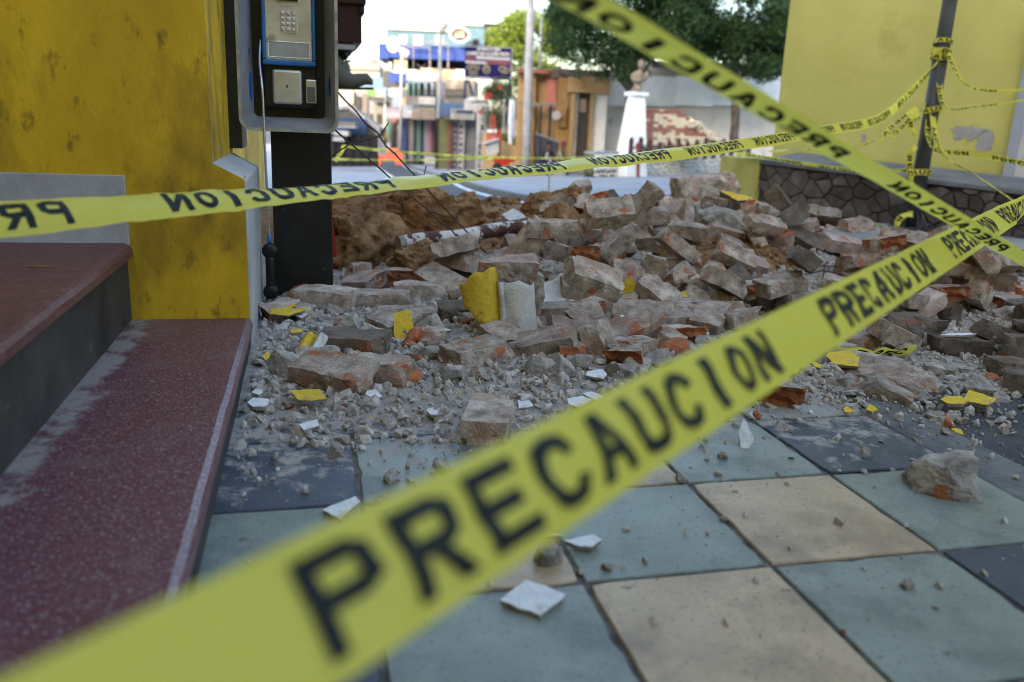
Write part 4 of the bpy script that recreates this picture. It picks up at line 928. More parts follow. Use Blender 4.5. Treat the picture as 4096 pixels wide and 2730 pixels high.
# ---- plaster flakes: white and yellow
def flake(px, py, z, wpx, hpx, col_, lab, seed, tilt=0.0, curl=0.0, lie=True, cat='plaster flake'):
    """irregular thin plate, coloured on top, grey mortar below; size from its span in the picture"""
    p = gd(px, py, z) if lie else at(px, py, z)
    dist = (p - EYE).length
    wx = wpx * dist / 1913
    wy = hpx * dist / 1913
    if lie: wy = wy / max(.22, (CAM_H - p.z) / dist) * .85
    rnd = random.Random(seed); n = rnd.randint(4, 6); pts = []
    for i in range(n):
        a_ = 6.2832 * (i + rnd.uniform(-.38, .38)) / n; f = rnd.uniform(.68, 1.25)
        pts.append((math.cos(a_) * wx / 2 * f, math.sin(a_) * wy / 2 * f))
    th = rnd.uniform(.008, .014)
    mb = MB(); jag = []
    for i in range(n):
        x0, y0 = pts[i]; x1, y1 = pts[(i + 1) % n]
        for q in range(4):
            f = q / 4; k_ = noise.noise((x0 * 90 + q * 2.7, y0 * 90, seed)) * .10
            jag.append((x0 + (x1 - x0) * f + (y1 - y0) * k_ * (q > 0), y0 + (y1 - y0) * f - (x1 - x0) * k_ * (q > 0)))
    n2 = len(jag)
    top = [Vector((x, y, th + curl * (x * x) * 3 + noise.noise((x * 30, y * 30, seed)) * .0015)) for x, y in jag]
    mid = [Vector((v.x, v.y, v.z - .0025)) for v in top]
    bot = [Vector((v.x * .93, v.y * .93, 0)) for v in top]
    mb.add(top, [tuple(range(n2))], 0)
    mb.add(top + mid, [(i, (i + 1) % n2, n2 + (i + 1) % n2, n2 + i) for i in range(n2)], 0)
    mb.add(mid + bot, [(i, (i + 1) % n2, n2 + (i + 1) % n2, n2 + i) for i in range(n2)] + [tuple(range(n2, 2 * n2))], 1)
    o = place('plaster_flake', mb.mesh('plaster_flake', [m_wp if col_ == 'w' else m_yp, m_mrub]), None, p + Vector((0, 0, .002)), (tilt, rnd.uniform(-.08, .08), rnd.uniform(-.25, .25)))
    return tag(o, lab, cat, ('white' if col_ == 'w' else 'yellow') + ' flakes of wall plaster')
FL = [(787, 1176, 0, 68, 55, 'w', 'white plaster flake on the seam between dark and green tile'),
      (1230, 1386, 0, 150, 98, 'w', 'largest white plaster flake, cracked across, lowest on the green tile'),
      (1340, 1256, .004, 95, 34, 'w', 'long white plaster flake beside the dark pebble on beige tile'),
      (1270, 1235, .004, 44, 22, 'w', 'small white flake touching the long one on the tile'),
      (1325, 930, .004, 62, 34, 'w', 'broad white flake on the dusty tile beyond the end-on brick'),
      (1368, 918, .006, 46, 24, 'w', 'white flake just behind the broad one, by the tape'),
      (1204, 932, .006, 44, 24, 'w', 'triangular white flake right of the end-on front brick'),
      (1712, 1016, .01, 34, 32, 'w', 'upright little white flake on the green tile near the tape'),
      (1374, 866, .01, 52, 22, 'w', 'white flake lying in the gravel right of the second end-on brick'),
      (996, 955, .01, 38, 24, 'w', 'thick white flake left of the end-on front brick'),
      (860, 915, .012, 40, 18, 'w', 'white flake in front of the pair of front bricks'),
      (595, 936, .012, 50, 20, 'w', 'white flake against the step foot'),
      (592, 912, .012, 30, 14, 'w', 'tiny white flake higher up against the step foot'),
      (710, 984, .012, 58, 24, 'w', 'dirty white flake on the dark tile'),
      (690, 728, .03, 36, 18, 'w', 'white flake beside the yellow flake at the post foot'),
      (1018, 763, .03, 46, 12, 'w', 'white and yellow sliver left of the cornice chunk'),
      (1436, 740, .06, 50, 18, 'w', 'white flake on the bricks below the wedge block'),
      (928, 764, .03, 68, 42, 'y', 'yellow flake standing in the gravel left of the cornice chunk'),
      (668, 712, .05, 70, 44, 'y', 'yellow flake at the foot of the payphone post'),
      (1938, 832, .012, 72, 34, 'y', 'large yellow flake in front of the tape scrap'),
      (2192, 930, -.04, 54, 20, 'y', 'left one of two yellow flakes on the asphalt edge'),
      (2248, 922, -.04, 66, 24, 'y', 'right one of two yellow flakes on the asphalt edge'),
      (2000, 948, .012, 30, 24, 'y', 'yellow flake between the slab and the green tile'),
      (1948, 950, .01, 28, 12, 'y', 'narrow yellow sliver left of the standing flake'),
      (1822, 862, .012, 34, 16, 'y', 'yellow flake beside the lone brick with orange end'),
      (1876, 845, .012, 20, 12, 'y', 'tiny yellow flake near the large one'),
      (1594, 770, .02, 26, 16, 'y', 'yellow flake in the gravel below the wedge block'),
      (2200, 1002, -.03, 24, 14, 'y', 'little yellow flake on the kerb above the jagged stone'),
      (612, 828, .012, 14, 18, 'y', 'yellow chip against the step riser'),
      (680, 768, .02, 34, 12, 'y', 'yellow sliver in the gravel near the post'),
      (705, 915, .03, 90, 26, 'y', 'grey slab edged with yellow under the front brick pair'),
      (880, 765, .02, 24, 14, 'y', 'ochre chip in the gravel near the plain bricks')]
for i, (px, py, z, w_, h_, c_, lab) in enumerate(FL):
    flake(px, py, z, w_, h_, c_, lab, 200 + i, (.9 if 'standing in' in lab or 'upright' in lab else .05))
flake(1440, 664, 4.05, 40, 56, 'y', 'standing yellow plaster flake in the middle of the heap', 301, 1.45, 0, False)
flake(1515, 652, 4.2, 22, 26, 'y', 'small standing yellow flake behind the wedge block', 302, 1.3, 0, False)
flake(1566, 680, 3.95, 30, 24, 'y', 'yellow flake right of the wedge block', 303, .9, 0, False)
flake(1188, 495, 5.7, 66, 44, 'w', 'bent white flake behind the pipe below the road line', 304, .8, 0, False)
flake(1800, 508, 5.6, 34, 14, 'y', 'yellow flake among the far right bricks', 305, .3, 0, False)
flake(955, 655, 4.0, 34, 18, 'y', 'yellow flake between the bricks below the earth clods', 306, .7, 0, False)
flake(2200, 774, 3.55, 76, 14, 'w', 'white painted plate on top of a dark brick', 307, .1, 0, False)
flake(2240, 640, 4.9, 44, 10, 'w', 'white plate lying among the far right bricks', 308, .1, 0, False)
flake(1185, 828, 3.05, 54, 20, 'w', 'white flake resting on the second end-on brick', 309, .2, 0, False)
flake(1357, 536, 5.3, 18, 16, 'y', 'pale yellow chip right of the squarish earth block', 310, .8, 0, False)

# ---- mid-sized lumps of mortar and brick: individuals
LM = {}
for i in range(9): LM['g', i] = block_mesh('mortar_lump', (.062, .05, .038), 400 + i, [m_mrub], None, 7, .008)
for i in range(5): LM['r', i] = rock_mesh('brick_chip', (.065, .05, .035), 500 + i, [m_clay], 2, 9, .1)
rnd = random.Random(12)
items = []
tries = 0
while len(items) < 270 and tries < 9000:
    tries += 1
    px, py = rnd.uniform(590, 2340), rnd.uniform(600, 1010)
    p = gd(px, py, .01)
    s, t = st(p)
    if s < -1.0 or p.y > 6 or p.y < 2.1: continue
    if py > 900 and rnd.random() > .35: continue
    if t < .9 and rnd.random() < .8: continue
    z = fines(p.x, p.y)
    rr_ = rnd.random()
    kx_ = 'r' if rr_ < .22 else 'g'
    sc_ = rnd.choice((.4, .5, .6, .7, .8, 1.0, 1.3, 1.6))
    if py > 880: sc_ *= .6
    o = place('mortar_lump' if kx_ == 'g' else 'brick_chip', LM[kx_, rnd.randrange(9 if kx_ == 'g' else 5)], None, (p.x, p.y, z + .012 * sc_), (rnd.uniform(-.6, .6), rnd.uniform(-.6, .6), rnd.uniform(0, 6.28)), (sc_, sc_, sc_))
    tag(o, '', 'lump' if kx_ == 'g' else 'brick chip', 'lumps of mortar in the rubble' if kx_ == 'g' else 'orange chips of brick in the rubble')
    size = 'small' if sc_ < .6 else ('large' if sc_ > .9 else 'medium')
    items.append((o, size + (' grey' if kx_ == 'g' else ' orange'), 'mortar lump' if kx_ == 'g' else 'brick chip'))
for lab, px, py, sc_, kx_ in (('dark grey pebble on the beige tile by the long white flake', 1255, 1290, .8, 'd'), ('pale pebble on the wide green tile at the lower edge', 2085, 1350, .42, 'g'),
        ('grey pebble at the rim of the dark tile below the flake', 775, 1045, .75, 'g'), ('flat pebble on the green tile behind the tape', 900, 1105, .6, 'g'), ('round pale pebble on green tile before the tape', 1020, 1082, .75, 'g'),
        ('pebble with a red fleck at the upper rim of the green tile', 1738, 960, .55, 'r'), ('lone pebble in the middle of the green tile right of the tape', 1660, 1052, .42, 'g'), ('pebble pair on the blue-black tile', 1990, 1048, .5, 'g'),
        ('whitish pebble under the tape beside the dark tile', 875, 1160, .55, 'g'), ('tan pebble on the green tile beside the beige seam', 1395, 1308, .35, 'g'), ('small stone at the seam left of the beige tile', 1565, 1105, .35, 'g')):
    p = gd(px, py, 0)
    o = place('pebble', LM['r' if kx_ == 'r' else 'g', rnd.randrange(5)], None, (p.x, p.y, .016 * sc_), (rnd.uniform(-.4, .4), .2, rnd.uniform(0, 6)), (sc_, sc_, sc_))
    tag(o, lab, 'pebble', 'pebbles on the tiles')
single_out(items)

# ---- gravel that nobody could count
def gravel(name, mat, n, seed, smin, smax, dens, lab):
    rnd = random.Random(seed); mb = MB()
    ico = [Vector(v) for v in ((0, 0, 1), (.9, 0, .4), (.28, .85, .4), (-.72, .53, .4), (-.72, -.53, .4), (.28, -.85, .4), (.6, .5, -.5), (-.4, .7, -.5), (-.8, 0, -.5), (-.3, -.7, -.5), (.6, -.5, -.5))]
    fs = [(0, 1, 2), (0, 2, 3), (0, 3, 4), (0, 4, 5), (0, 5, 1), (1, 6, 2), (2, 7, 3), (3, 8, 4), (4, 9, 5), (5, 10, 1), (2, 6, 7), (3, 7, 8), (4, 8, 9), (5, 9, 10), (1, 10, 6), (6, 10, 9, 8, 7)]
    k = 0; tries = 0
    while k < n and tries < n * 40:
        tries += 1
        x, y = rnd.uniform(-1.2, 3.2), rnd.uniform(1.2, 6.2)
        s, t = st((x, y))
        if s < -1.09 or rnd.random() > dens(s, t): continue
        r_ = smin + (smax - smin) * rnd.random() ** 3.6 * (1 if t > .75 else .5)
        q = Euler((rnd.uniform(0, 6), rnd.uniform(0, 6), rnd.uniform(0, 6))).to_matrix()
        z = max(fines(x, y), gbase(x, y) - (.0 if s < .8 else .004)) + r_ * .25
        sx = (rnd.uniform(.7, 1.4), rnd.uniform(.6, 1.1), rnd.uniform(.4, .8))
        mb.add([Vector((x, y, z)) + (q @ Vector((v.x * sx[0], v.y * sx[1], v.z * sx[2]))) * r_ * (1 + .3 * rnd.uniform(-1, 1)) for v in ico], fs)
        k += 1
    o = mb.build(name, mat)
    o['label'] = lab; o['category'] = 'gravel'
    return kind(o, 'stuff')
dn = lambda s, t: (.03 + .12 * sm(.2, .9, t) + .9 * sm(.7, 1.25, t - .08 * math.sin(s * 5) + (.2 if s < -.3 else 0))) * (1 - .75 * sm(2.2, 3.2, t)) + (.25 if s < -.98 and t > .5 else 0) + (.12 if s > .85 else 0)
gravel('gravel', M('gravel_grey', (.27, .24, .21), (.52, .475, .425), 30, .97, .6, 200, coord='World', detail=3), 30000, 1, .003, .027, dn, 'grey mortar crumbs strewn over the tiles and dust')
gravel('brick_crumbs', m_clay, 900, 2, .003, .016, dn, 'orange brick crumbs strewn in the gravel')
gravel('plaster_crumbs', m_wp, 420, 3, .003, .011, dn, 'white plaster crumbs strewn in the gravel')
gravel('yellow_crumbs', m_yp, 260, 4, .003, .012, dn, 'yellow plaster crumbs strewn in the gravel')
def soil_crumbs(seed, n):
    rnd = random.Random(seed); mb = MB(); 
    for _ in range(n):
        a_ = rnd.uniform(0, 6.28); d = math.sqrt(rnd.random())
        if rnd.random() < .45: x, y = 1.25 + math.cos(a_) * d * .55, 5.1 + math.sin(a_) * d * .42
        else: x, y = -.35 + math.cos(a_) * d * 1.2, 5.7 + math.sin(a_) * d * 1.1
        r_ = .006 + .026 * rnd.random() ** 2.5
        mb.ball((x, y, soilf(x, y) + r_ * .4), (r_ * rnd.uniform(.8, 1.3), r_ * rnd.uniform(.7, 1.1), r_ * rnd.uniform(.6, .9)), 6, 4, 0, Euler((rnd.uniform(0, 6), rnd.uniform(0, 6), 0)).to_matrix())
    o = mb.build('soil_crumbs', m_soil); o['label'] = 'brown earth crumbs loose on the heap'; o['category'] = 'earth'
    kind(o, 'stuff')
soil_crumbs(6, 900)

# ---- torn reinforcement wire
m_rust = M('rusty_wire', (.045, .028, .02), (.11, .06, .04), 60, .85, .6, 200, coord='World')
def wires(name, lab, paths, r_=.0035, cat='wire mesh'):
    o = thing(name, lab, cat, Vector(paths[0][0]))
    for i, p in enumerate(paths):
        mb = MB(); mb.tube([Vector(q) for q in p], r_ if i < 2 else r_ * .8, 6)
        mb.build('wire', m_rust, o, smooth=True)
    return o
def lerp(a, b, n, wob=0.0, sd=0):
    return [a + (b - a) * i / n + Vector((noise.noise((i * .9, sd, 1)), noise.noise((i * .9, sd, 5)), noise.noise((i * .9, sd, 9)))) * wob * (0 < i < n) for i in range(n + 1)]
A0, A1 = at(770, 205, 4.1), at(1115, 580, 4.4)
B0, B1 = at(762, 293, 4.05), at(1090, 575, 4.35)
def on(a, b, f): return a + (b - a) * f
wires('wire_mesh', 'strip of rusty ladder mesh slanting down from the hood onto the heap', [lerp(A0, A1, 16, .012, 1), lerp(B0, B1, 16, .012, 2),
      [on(B0, B1, .12), on(A0, A1, .27), on(A0, A1, .27) + Vector((.045, 0, .07))], [on(B0, B1, .40) + Vector((-.03, 0, -.04)), on(A0, A1, .55), on(A0, A1, .55) + Vector((.02, 0, .09))],
      [on(B0, B1, .66), on(A0, A1, .78), on(A0, A1, .78) + Vector((.03, 0, .06))], [on(B0, B1, .86), on(A0, A1, .95), on(A0, A1, .95) + Vector((.012, 0, .07))], [on(B0, B1, .12), on(B0, B1, .12) + Vector((-.14, 0, -.10))]], .0042)
def arc(pp, Y, n=14):
    out = []
    for i in range(n + 1):
        f = i / n * (len(pp) - 1); k_ = min(int(f), len(pp) - 2); g_ = f - k_
        out.append(at(pp[k_][0] + (pp[k_ + 1][0] - pp[k_][0]) * g_, pp[k_][1] + (pp[k_ + 1][1] - pp[k_][1]) * g_, Y))
    return out
wires('wire_mesh', 'arched strip of rusty ladder mesh over the far bricks', [arc([(1395, 466), (1440, 450), (1500, 445), (1560, 452), (1640, 474)], 6.5), arc([(1400, 472), (1450, 462), (1510, 459), (1570, 466), (1650, 480)], 6.4),
      arc([(1442, 452), (1444, 472)], 6.4, 2), arc([(1494, 446), (1506, 474)], 6.4, 2), arc([(1575, 455), (1590, 482)], 6.4, 2), arc([(1494, 470), (1500, 482), (1520, 492)], 6.35, 6)], .004)
wires('wire', 'thin bent wire trailing over the middle of the heap', [arc([(1430, 545), (1470, 542), (1500, 540), (1540, 536), (1590, 545), (1640, 565), (1700, 575), (1740, 586)], 5.0, 20), arc([(1510, 548), (1560, 550), (1600, 556)], 5.0, 8)], .0022, 'wire')
wires('wire', 'tangle of dark wire between the bricks left of the tall block', [arc([(1432, 540), (1440, 525), (1455, 522), (1470, 530), (1480, 545), (1450, 546), (1438, 548)], 5.3, 16), arc([(1440, 530), (1460, 536), (1478, 540)], 5.3, 6)], .003, 'wire')
wires('wire_mesh', 'short length of rusty mesh between dark bricks under the tape', [arc([(1850, 625), (1880, 612), (1920, 612), (1945, 625)], 4.55), arc([(1850, 632), (1890, 622), (1940, 632)], 4.5), arc([(1895, 606), (1892, 636)], 4.5, 3)], .0035)

# ================================================================ stones laid in a wall face
def voronoi(w_, h_, nx, ny, seed, jit=.42):
    """cells of a jittered grid in a w x h rectangle, each a convex polygon"""
    rnd = random.Random(seed); P = []
    for j in range(-1, ny + 1):
        for i in range(-1, nx + 1):
            P.append(((i + .5 + (.5 if j % 2 else 0) + rnd.uniform(-jit, jit)) * w_ / nx, (j + .5 + rnd.uniform(-jit, jit)) * h_ / ny))
    cells = []
    for a, (x, y) in enumerate(P):
        if not (0 <= x <= w_ and 0 <= y <= h_): continue
        poly = [(0, 0), (w_, 0), (w_, h_), (0, h_)]
        for b, (u, v) in enumerate(P):
            if a == b or abs(u - x) > 3 * w_ / nx or abs(v - y) > 3 * h_ / ny: continue
            nx_, ny_ = u - x, v - y; c = (u * u + v * v - x * x - y * y) / 2
            out = []
            for i in range(len(poly)):
                p, q = poly[i], poly[(i + 1) % len(poly)]
                dp, dq = p[0] * nx_ + p[1] * ny_ - c, q[0] * nx_ + q[1] * ny_ - c
                if dp <= 0: out.append(p)
                if dp * dq < 0:
                    f = dp / (dp - dq); out.append((p[0] + (q[0] - p[0]) * f, p[1] + (q[1] - p[1]) * f))
            poly = out
            if len(poly) < 3: break
        if len(poly) >= 3: cells.append(poly)
    return cells
def shrink(poly, d, rounded=0):
    n = len(poly); cx = sum(p[0] for p in poly) / n; cy = sum(p[1] for p in poly) / n
    r_ = sum(math.hypot(p[0] - cx, p[1] - cy) for p in poly) / n
    k = max(.2, 1 - d / r_)
    q = [(cx + (p[0] - cx) * k, cy + (p[1] - cy) * k) for p in poly]
    for _ in range(rounded):
        o = []
        for i in range(len(q)):
            a, b = q[i], q[(i + 1) % len(q)]
            o += [(a[0] * .75 + b[0] * .25, a[1] * .75 + b[1] * .25), (a[0] * .25 + b[0] * .75, a[1] * .25 + b[1] * .75)]
        q = o
    return q
# ================================================================ yellow building on the right with its raised yard
m_yel2 = M('pale_yellow_wall', (.48, .44, .12), (.58, .53, .17), 1.1, .8, .35, 50, coord='World', spots=[((.33, .29, .05), 1.7, .60, .2), ((.27, .23, .05), 7, .72, .06)], detail=8)
m_stone = M('dark_wall_stone', (.055, .048, .045), (.12, .10, .092), 8, .85, .8, 50, orand=.42, spots=[((.19, .165, .15), 11, .66, .08)])
m_stj = M('dark_stone_joint', (.04, .036, .034), (.075, .068, .062), 9, .95, .8, 60, coord='World')
A_, B_ = Vector((2.67, 9.5, 0)), Vector((4.6, 7.72, 0))
wd = (B_ - A_).normalized(); wn = Vector((-wd.y, wd.x, 0))     # along, and away from the viewer
if wn.y < 0: wn = -wn
LW = 5.2
swl = thing('stone_wall', 'low retaining wall of dark fitted stones below the yellow building', 'wall', A_)
ztop = lambda d: .50 - .042 * d
mb = MB()
bk = [A_ + wn * .03 + Vector((0, 0, -.2)), A_ + wd * LW + wn * .03 + Vector((0, 0, -.2)), A_ + wd * LW + wn * .03 + Vector((0, 0, ztop(LW))), A_ + wn * .03 + Vector((0, 0, ztop(0)))]
mb.add(bk + [q + wn * .3 for q in bk], [(0, 1, 2, 3), (4, 7, 6, 5), (0, 4, 5, 1), (1, 5, 6, 2), (2, 6, 7, 3), (3, 7, 4, 0)])
mb.build('wall_core', m_stj, swl)
for i, c in enumerate(voronoi(LW, .56, 30, 4, 8, .55)):
    c = shrink(c, random.Random(i).uniform(.004, .011))
    c = [(x, y * (ztop(x) + .06) / .56 - .06) for x, y in c]
    mb = MB(); rnd = random.Random(i)
    mb.prism(c, A_ + wn * .032, wd, Vector((0, 0, 1)), -wn * rnd.uniform(.022, .04), 0, .16)
    mb.build('stone', m_stone, swl)
mb = MB()
sl = [A_ - wn * .02 - wd * .02 + Vector((0, 0, ztop(0))), A_ + wd * LW - wn * .02 + Vector((0, 0, ztop(LW)))]
bk2 = [sl[0], sl[1], sl[1] + wn * 1.0 + Vector((0, 0, .05)), sl[0] + wn * 1.0 + Vector((0, 0, .08))]
mb.add(bk2 + [q + Vector((0, 0, .045)) for q in bk2], [(3, 2, 1, 0), (4, 5, 6, 7), (0, 1, 5, 4), (1, 2, 6, 5), (2, 3, 7, 6), (3, 0, 4, 7)])
mb.build('coping_slab', M('grey_coping', (.11, .115, .125), (.19, .195, .205), 3, .75, .4, 50, coord='World'), swl, bevel=.008)
mb = MB()
mb.prism([(2.35, 10.02), (2.655, 9.48), (3.15, 9.8), (2.85, 10.3)], (0, 0, -.1), (1, 0, 0), (0, 1, 0), (0, 0, .655))
pier = mb.build('pier', M('ochre_olive_plaster', (.33, .29, .075), (.45, .40, .12), 4, .85, .5, 50, coord='World', spots=[((.2, .18, .07), 5, .63, .08)]), None, bevel=.012)
tag(pier, 'short yellow-green plastered pier at the end of the dark stone wall', 'pier')
P0 = Vector((3.09, 10.5, 0)); yd = (Vector((5.02, 8.8, 0)) - P0).normalized(); yn = Vector((-yd.y, yd.x, 0))
if yn.y < 0: yn = -yn
yb = thing('yellow_building', 'pale yellow rendered building behind the leaning steel pole, paint flaking low down', 'building', P0)
mb = MB(); mb.obox(P0 + Vector((0, 0, -.3)), yd * 12, yn * 7, Vector((0, 0, 7.3))); mb.build('wall', m_yel2, yb)
mb = MB(); mb.obox(P0 + yd * 2.60 - yn * .07 + Vector((0, 0, .1)), yd * .32, yn * .08, Vector((0, 0, 6.9)))
mb.build('pilaster', M('pale_pilaster', (.50, .49, .48), (.6, .59, .58), 2, .8, .3, 40, coord='World', spots=[((.42, .36, .25), 4, .62, .1)]), yb, bevel=.01)
mb = MB(); mb.obox(P0 + yd * 2.56 - yn * .11 + Vector((0, 0, .1)), yd * .095, yn * .12, Vector((0, 0, 6.9)))
mb.build('pilaster_edge', M('grey_blue_edge', (.30, .32, .37), (.37, .39, .44), 2, .8, .2, 40, coord='World'), yb, bevel=.008)
def patch(seed, px, py, w_, h_, nm='bare_patch'):
    """where the paint has come off: a ragged film of bare render just proud of the wall plane"""
    r_ = ray(px, py); k = (P0 - EYE).dot(yn) / r_.dot(yn); c = EYE + r_ * k
    n = 40; pts = []
    for i in range(n):
        a_ = 6.2832 * i / n; f = 1 + .55 * noise.fractal((math.cos(a_) * 2, math.sin(a_) * 2, seed), .8, 2, 4)
        pts.append((math.cos(a_) * w_ / 2 * f, math.sin(a_) * h_ / 2 * f))
    mb = MB(); mb.prism(pts, c - yn * .004, yd, Vector((0, 0, 1)), -yn * .003)
    mb.build(nm, M('bare_render', (.29, .285, .27), (.39, .385, .37), 9, .9, .6, 60, coord='World'), yb)
patch(2, 2225, 305, .30, .14); patch(5, 2265, 325, .16, .24); patch(9, 1985, 318, .05, .10)
# ---- the steel pole in front of it
pb = Vector((3.80, 8.08, 0)); ptop = at(2183, 2, 8.08)
pd = (ptop - pb); pd = pd / pd.z
pole = thing('steel_pole', 'leaning grey steel pole with black lower half, tied round with caution tape', 'pole', pb)
def pseg(z0, z1, r0, r1, mt, nm):
    mb = MB(); mb.tube([pb + pd * z0, pb + pd * z1], [r0, r1], 20); return mb.build(nm, mt, pole, smooth=True)
m_pgrey = M('pole_grey', (.16, .17, .19), (.25, .265, .29), 3, .5, .3, 60, metal=.3, coord='World', spots=[((.42, .44, .46), 5, .66, .03), ((.07, .065, .06), 7, .66, .06)])
m_pblk = M('pole_black', (.03, .031, .036), (.065, .065, .07), 4, .5, .3, 60, coord='World', spots=[((.17, .17, .18), 9, .7, .05)])
pseg(1.72, 4.5, .064, .056, m_pgrey, 'upper_shaft'); pseg(.0, 1.72, .070, .0665, m_pblk, 'lower_shaft')
pseg(2.15, 2.165, .0672, .0672, m_pblk, 'band')
mb = MB(); mb.box(pb + Vector((0, 0, .012)), (.36, .30, .022), Matrix.Rotation(-.7, 3, 'Z')); mb.build('base_plate', m_pblk, pole)
for a_ in range(4):
    q = pb + Matrix.Rotation(-.7, 3, 'Z') @ Vector(((.14, -.14)[a_ % 2], (.11, -.11)[a_ // 2], 0))
    mb = MB(); mb.tube([q + Vector((0, 0, .0)), q + Vector((0, 0, .09))], .011, 8); mb.tube([q + Vector((0, 0, .03)), q + Vector((0, 0, .05))], .02, 6); mb.build('anchor_bolt', m_pblk, pole)
for a_ in range(4):
    ang = a_ * 1.5708 + .1; dv = Vector((math.cos(ang), math.sin(ang), 0))
    mb = MB(); t_ = Vector((-dv.y, dv.x, 0)) * .004
    vs_ = [pb + dv * .06 + Vector((0, 0, .02)), pb + dv * .13 + Vector((0, 0, .02)), pb + dv * .065 + Vector((0, 0, .16))]
    mb.add([v + t_ for v in vs_] + [v - t_ for v in vs_], [(0, 1, 2), (3, 5, 4), (0, 3, 4, 1), (1, 4, 5, 2), (2, 5, 3, 0)]); mb.build('gusset', m_pblk, pole)
# ---- marker stake in a concrete foot
sp = at(1262, 452, 8.6)
stk = thing('marker_stake', 'thin white stake set in a small concrete block behind the heap', 'stake', sp)
mb = MB(); mb.box(sp + Vector((0, 0, -.04)), (.15, .15, .12)); mb.build('foot', m_conc, stk, bevel=.01)
mb = MB(); mb.tube([sp, at(1264, 362, 8.6)], .013, 8); mb.build('rod', m_white, stk)
# ---- white arrow corner painted in the side lane
mb = MB()
q0 = [gd(1408, 424, -.45), gd(1422, 424, -.45), gd(1432, 434, -.45), gd(1500, 436, -.45), gd(1502, 441, -.45), gd(1420, 440, -.45)]
# ================================================================ trees
def leaves(mb, c, r, n, size, rnd, droop=.3, mi=0, flat=.75):
    """cloud of small leaf blades on and in an uneven blob"""
    for _ in range(n):
        d = Vector((rnd.gauss(0, 1), rnd.gauss(0, 1), rnd.gauss(0, 1))).normalized() * (rnd.random() ** .45)
        p = Vector(c) + Vector((d.x * r, d.y * r, d.z * r * flat))
        a = Vector((rnd.gauss(0, 1), rnd.gauss(0, 1), rnd.gauss(0, .6) - droop)).normalized()
        b = a.cross(Vector((rnd.gauss(0, 1), rnd.gauss(0, 1), rnd.gauss(0, 1)))).normalized()
        L, B = size * rnd.uniform(.6, 1.5), size * rnd.uniform(.25, .5)
        mb.add([p - b * B, p + a * L * .5 - b * B * .2, p + a * L, p + a * L * .5 + b * B], [(0, 1, 2, 3)], mi if rnd.random() < .7 else mi + 1)
def tree(name, lab, base, top, r0, blobs, size, mats, bark, seed, limbs=7, twist=False, n=120, droop=.3):
    rnd = random.Random(seed)
    t = thing(name, lab, 'tree', base)
    mb = MB(); N = 10
    pts = [base + (top - base) * i / N + Vector((.06 * math.sin(i * 1.3 + seed), .05 * math.cos(i * 1.7), 0)) for i in range(N + 1)]
    mb.tube(pts, [r0 * (1 - .55 * i / N) * (1 + .12 * math.sin(i * 2.2)) for i in range(N + 1)], 10)
    if twist:
        for k in range(3):
            mb.tube([pts[i] + Vector((math.cos(i * .9 + k * 2.1), math.sin(i * .9 + k * 2.1), 0)) * r0 * .75 for i in range(N)], r0 * .45, 7)
    for i in range(limbs):
        bl = blobs[i * len(blobs) // limbs]
        s_ = pts[int(N * rnd.uniform(.5, .95))]
        mid = (s_ + Vector(bl[0])) / 2 + Vector((0, 0, .1))
        mb.tube([s_, mid, Vector(bl[0])], [r0 * .4, r0 * .25, r0 * .1], 6)
    mb.build('trunk', bark, t, smooth=True)
    mb = MB()
    for c, r in blobs: leaves(mb, c, r, int(n * r * r * 4), size, rnd, droop)
    mb.build('crown', mats, t)
    return t
m_bark = M('bark', (.05, .04, .032), (.13, .11, .09), 12, .95, 1.2, 40, coord='World', stretch=(1, 1, .25))
m_c1 = M('cypress_dark', (.013, .031, .011), (.032, .066, .02), 2.5, .7, coord='World', trans=.25)
m_c2 = M('cypress_light', (.034, .08, .02), (.058, .12, .032), 2.5, .7, coord='World', trans=.3)
m_l1 = M('broadleaf_yellow', (.12, .17, .02), (.19, .24, .03), 2, .6, coord='World', trans=.35)
m_l2 = M('broadleaf_green', (.07, .125, .02), (.12, .18, .03), 2, .6, coord='World', trans=.35)
def blobset(seed, Y, ells, n, rmin, rmax, dy=1.6):
    """centres scattered over picture-measured ellipses (px, py, rx, ry) at depth Y"""
    rnd = random.Random(seed); out = []
    for _ in range(n):
        e = rnd.choices(ells, [a[2] * a[3] for a in ells])[0]
        a_ = rnd.uniform(0, 6.28); d = math.sqrt(rnd.random())
        out.append((at(e[0] + math.cos(a_) * d * e[2], e[1] + math.sin(a_) * d * e[3], Y + rnd.uniform(-dy, dy)), rnd.uniform(rmin, rmax)))
    return out
tree('conifer', 'dark green conifer with drooping sprays standing behind the bust', at(1438, 372, 29.5), at(1455, 40, 29.5), .16,
     blobset(4, 29.5, [(1430, 20, 165, 120), (1330, 90, 60, 75), (1375, 165, 38, 40), (1310, 40, 45, 60), (1500, 110, 90, 55), (1540, 20, 80, 100), (1440, 150, 60, 30)], 175, .35, .65), .12, [m_c1, m_c2], m_bark, 4, n=300, droop=.7)
tree('conifer', 'dark green conifer on a twisted trunk next to the yellow building', at(1690, 345, 30.5), at(1690, 40, 30.5), .15,
     blobset(9, 30.5, [(1690, 30, 130, 110), (1745, 110, 55, 60), (1640, 90, 80, 55), (1765, 155, 30, 26), (1600, 30, 70, 100), (1790, 40, 35, 70)], 160, .35, .65), .12, [m_c1, m_c2], m_bark, 9, twist=True, n=300, droop=.7)
tree('broadleaf_tree', 'sunlit yellow-green broadleaf tree rising behind the billboard', at(1205, 300, 52), at(1215, 60, 52), .2,
     blobset(14, 52, [(1215, 90, 65, 60), (1172, 105, 42, 58), (1265, 130, 45, 38), (1225, 45, 40, 25), (1155, 85, 14, 25), (1290, 60, 40, 60)], 110, .45, .85, 2), .22, [m_l1, m_l2], m_bark, 14, n=70)
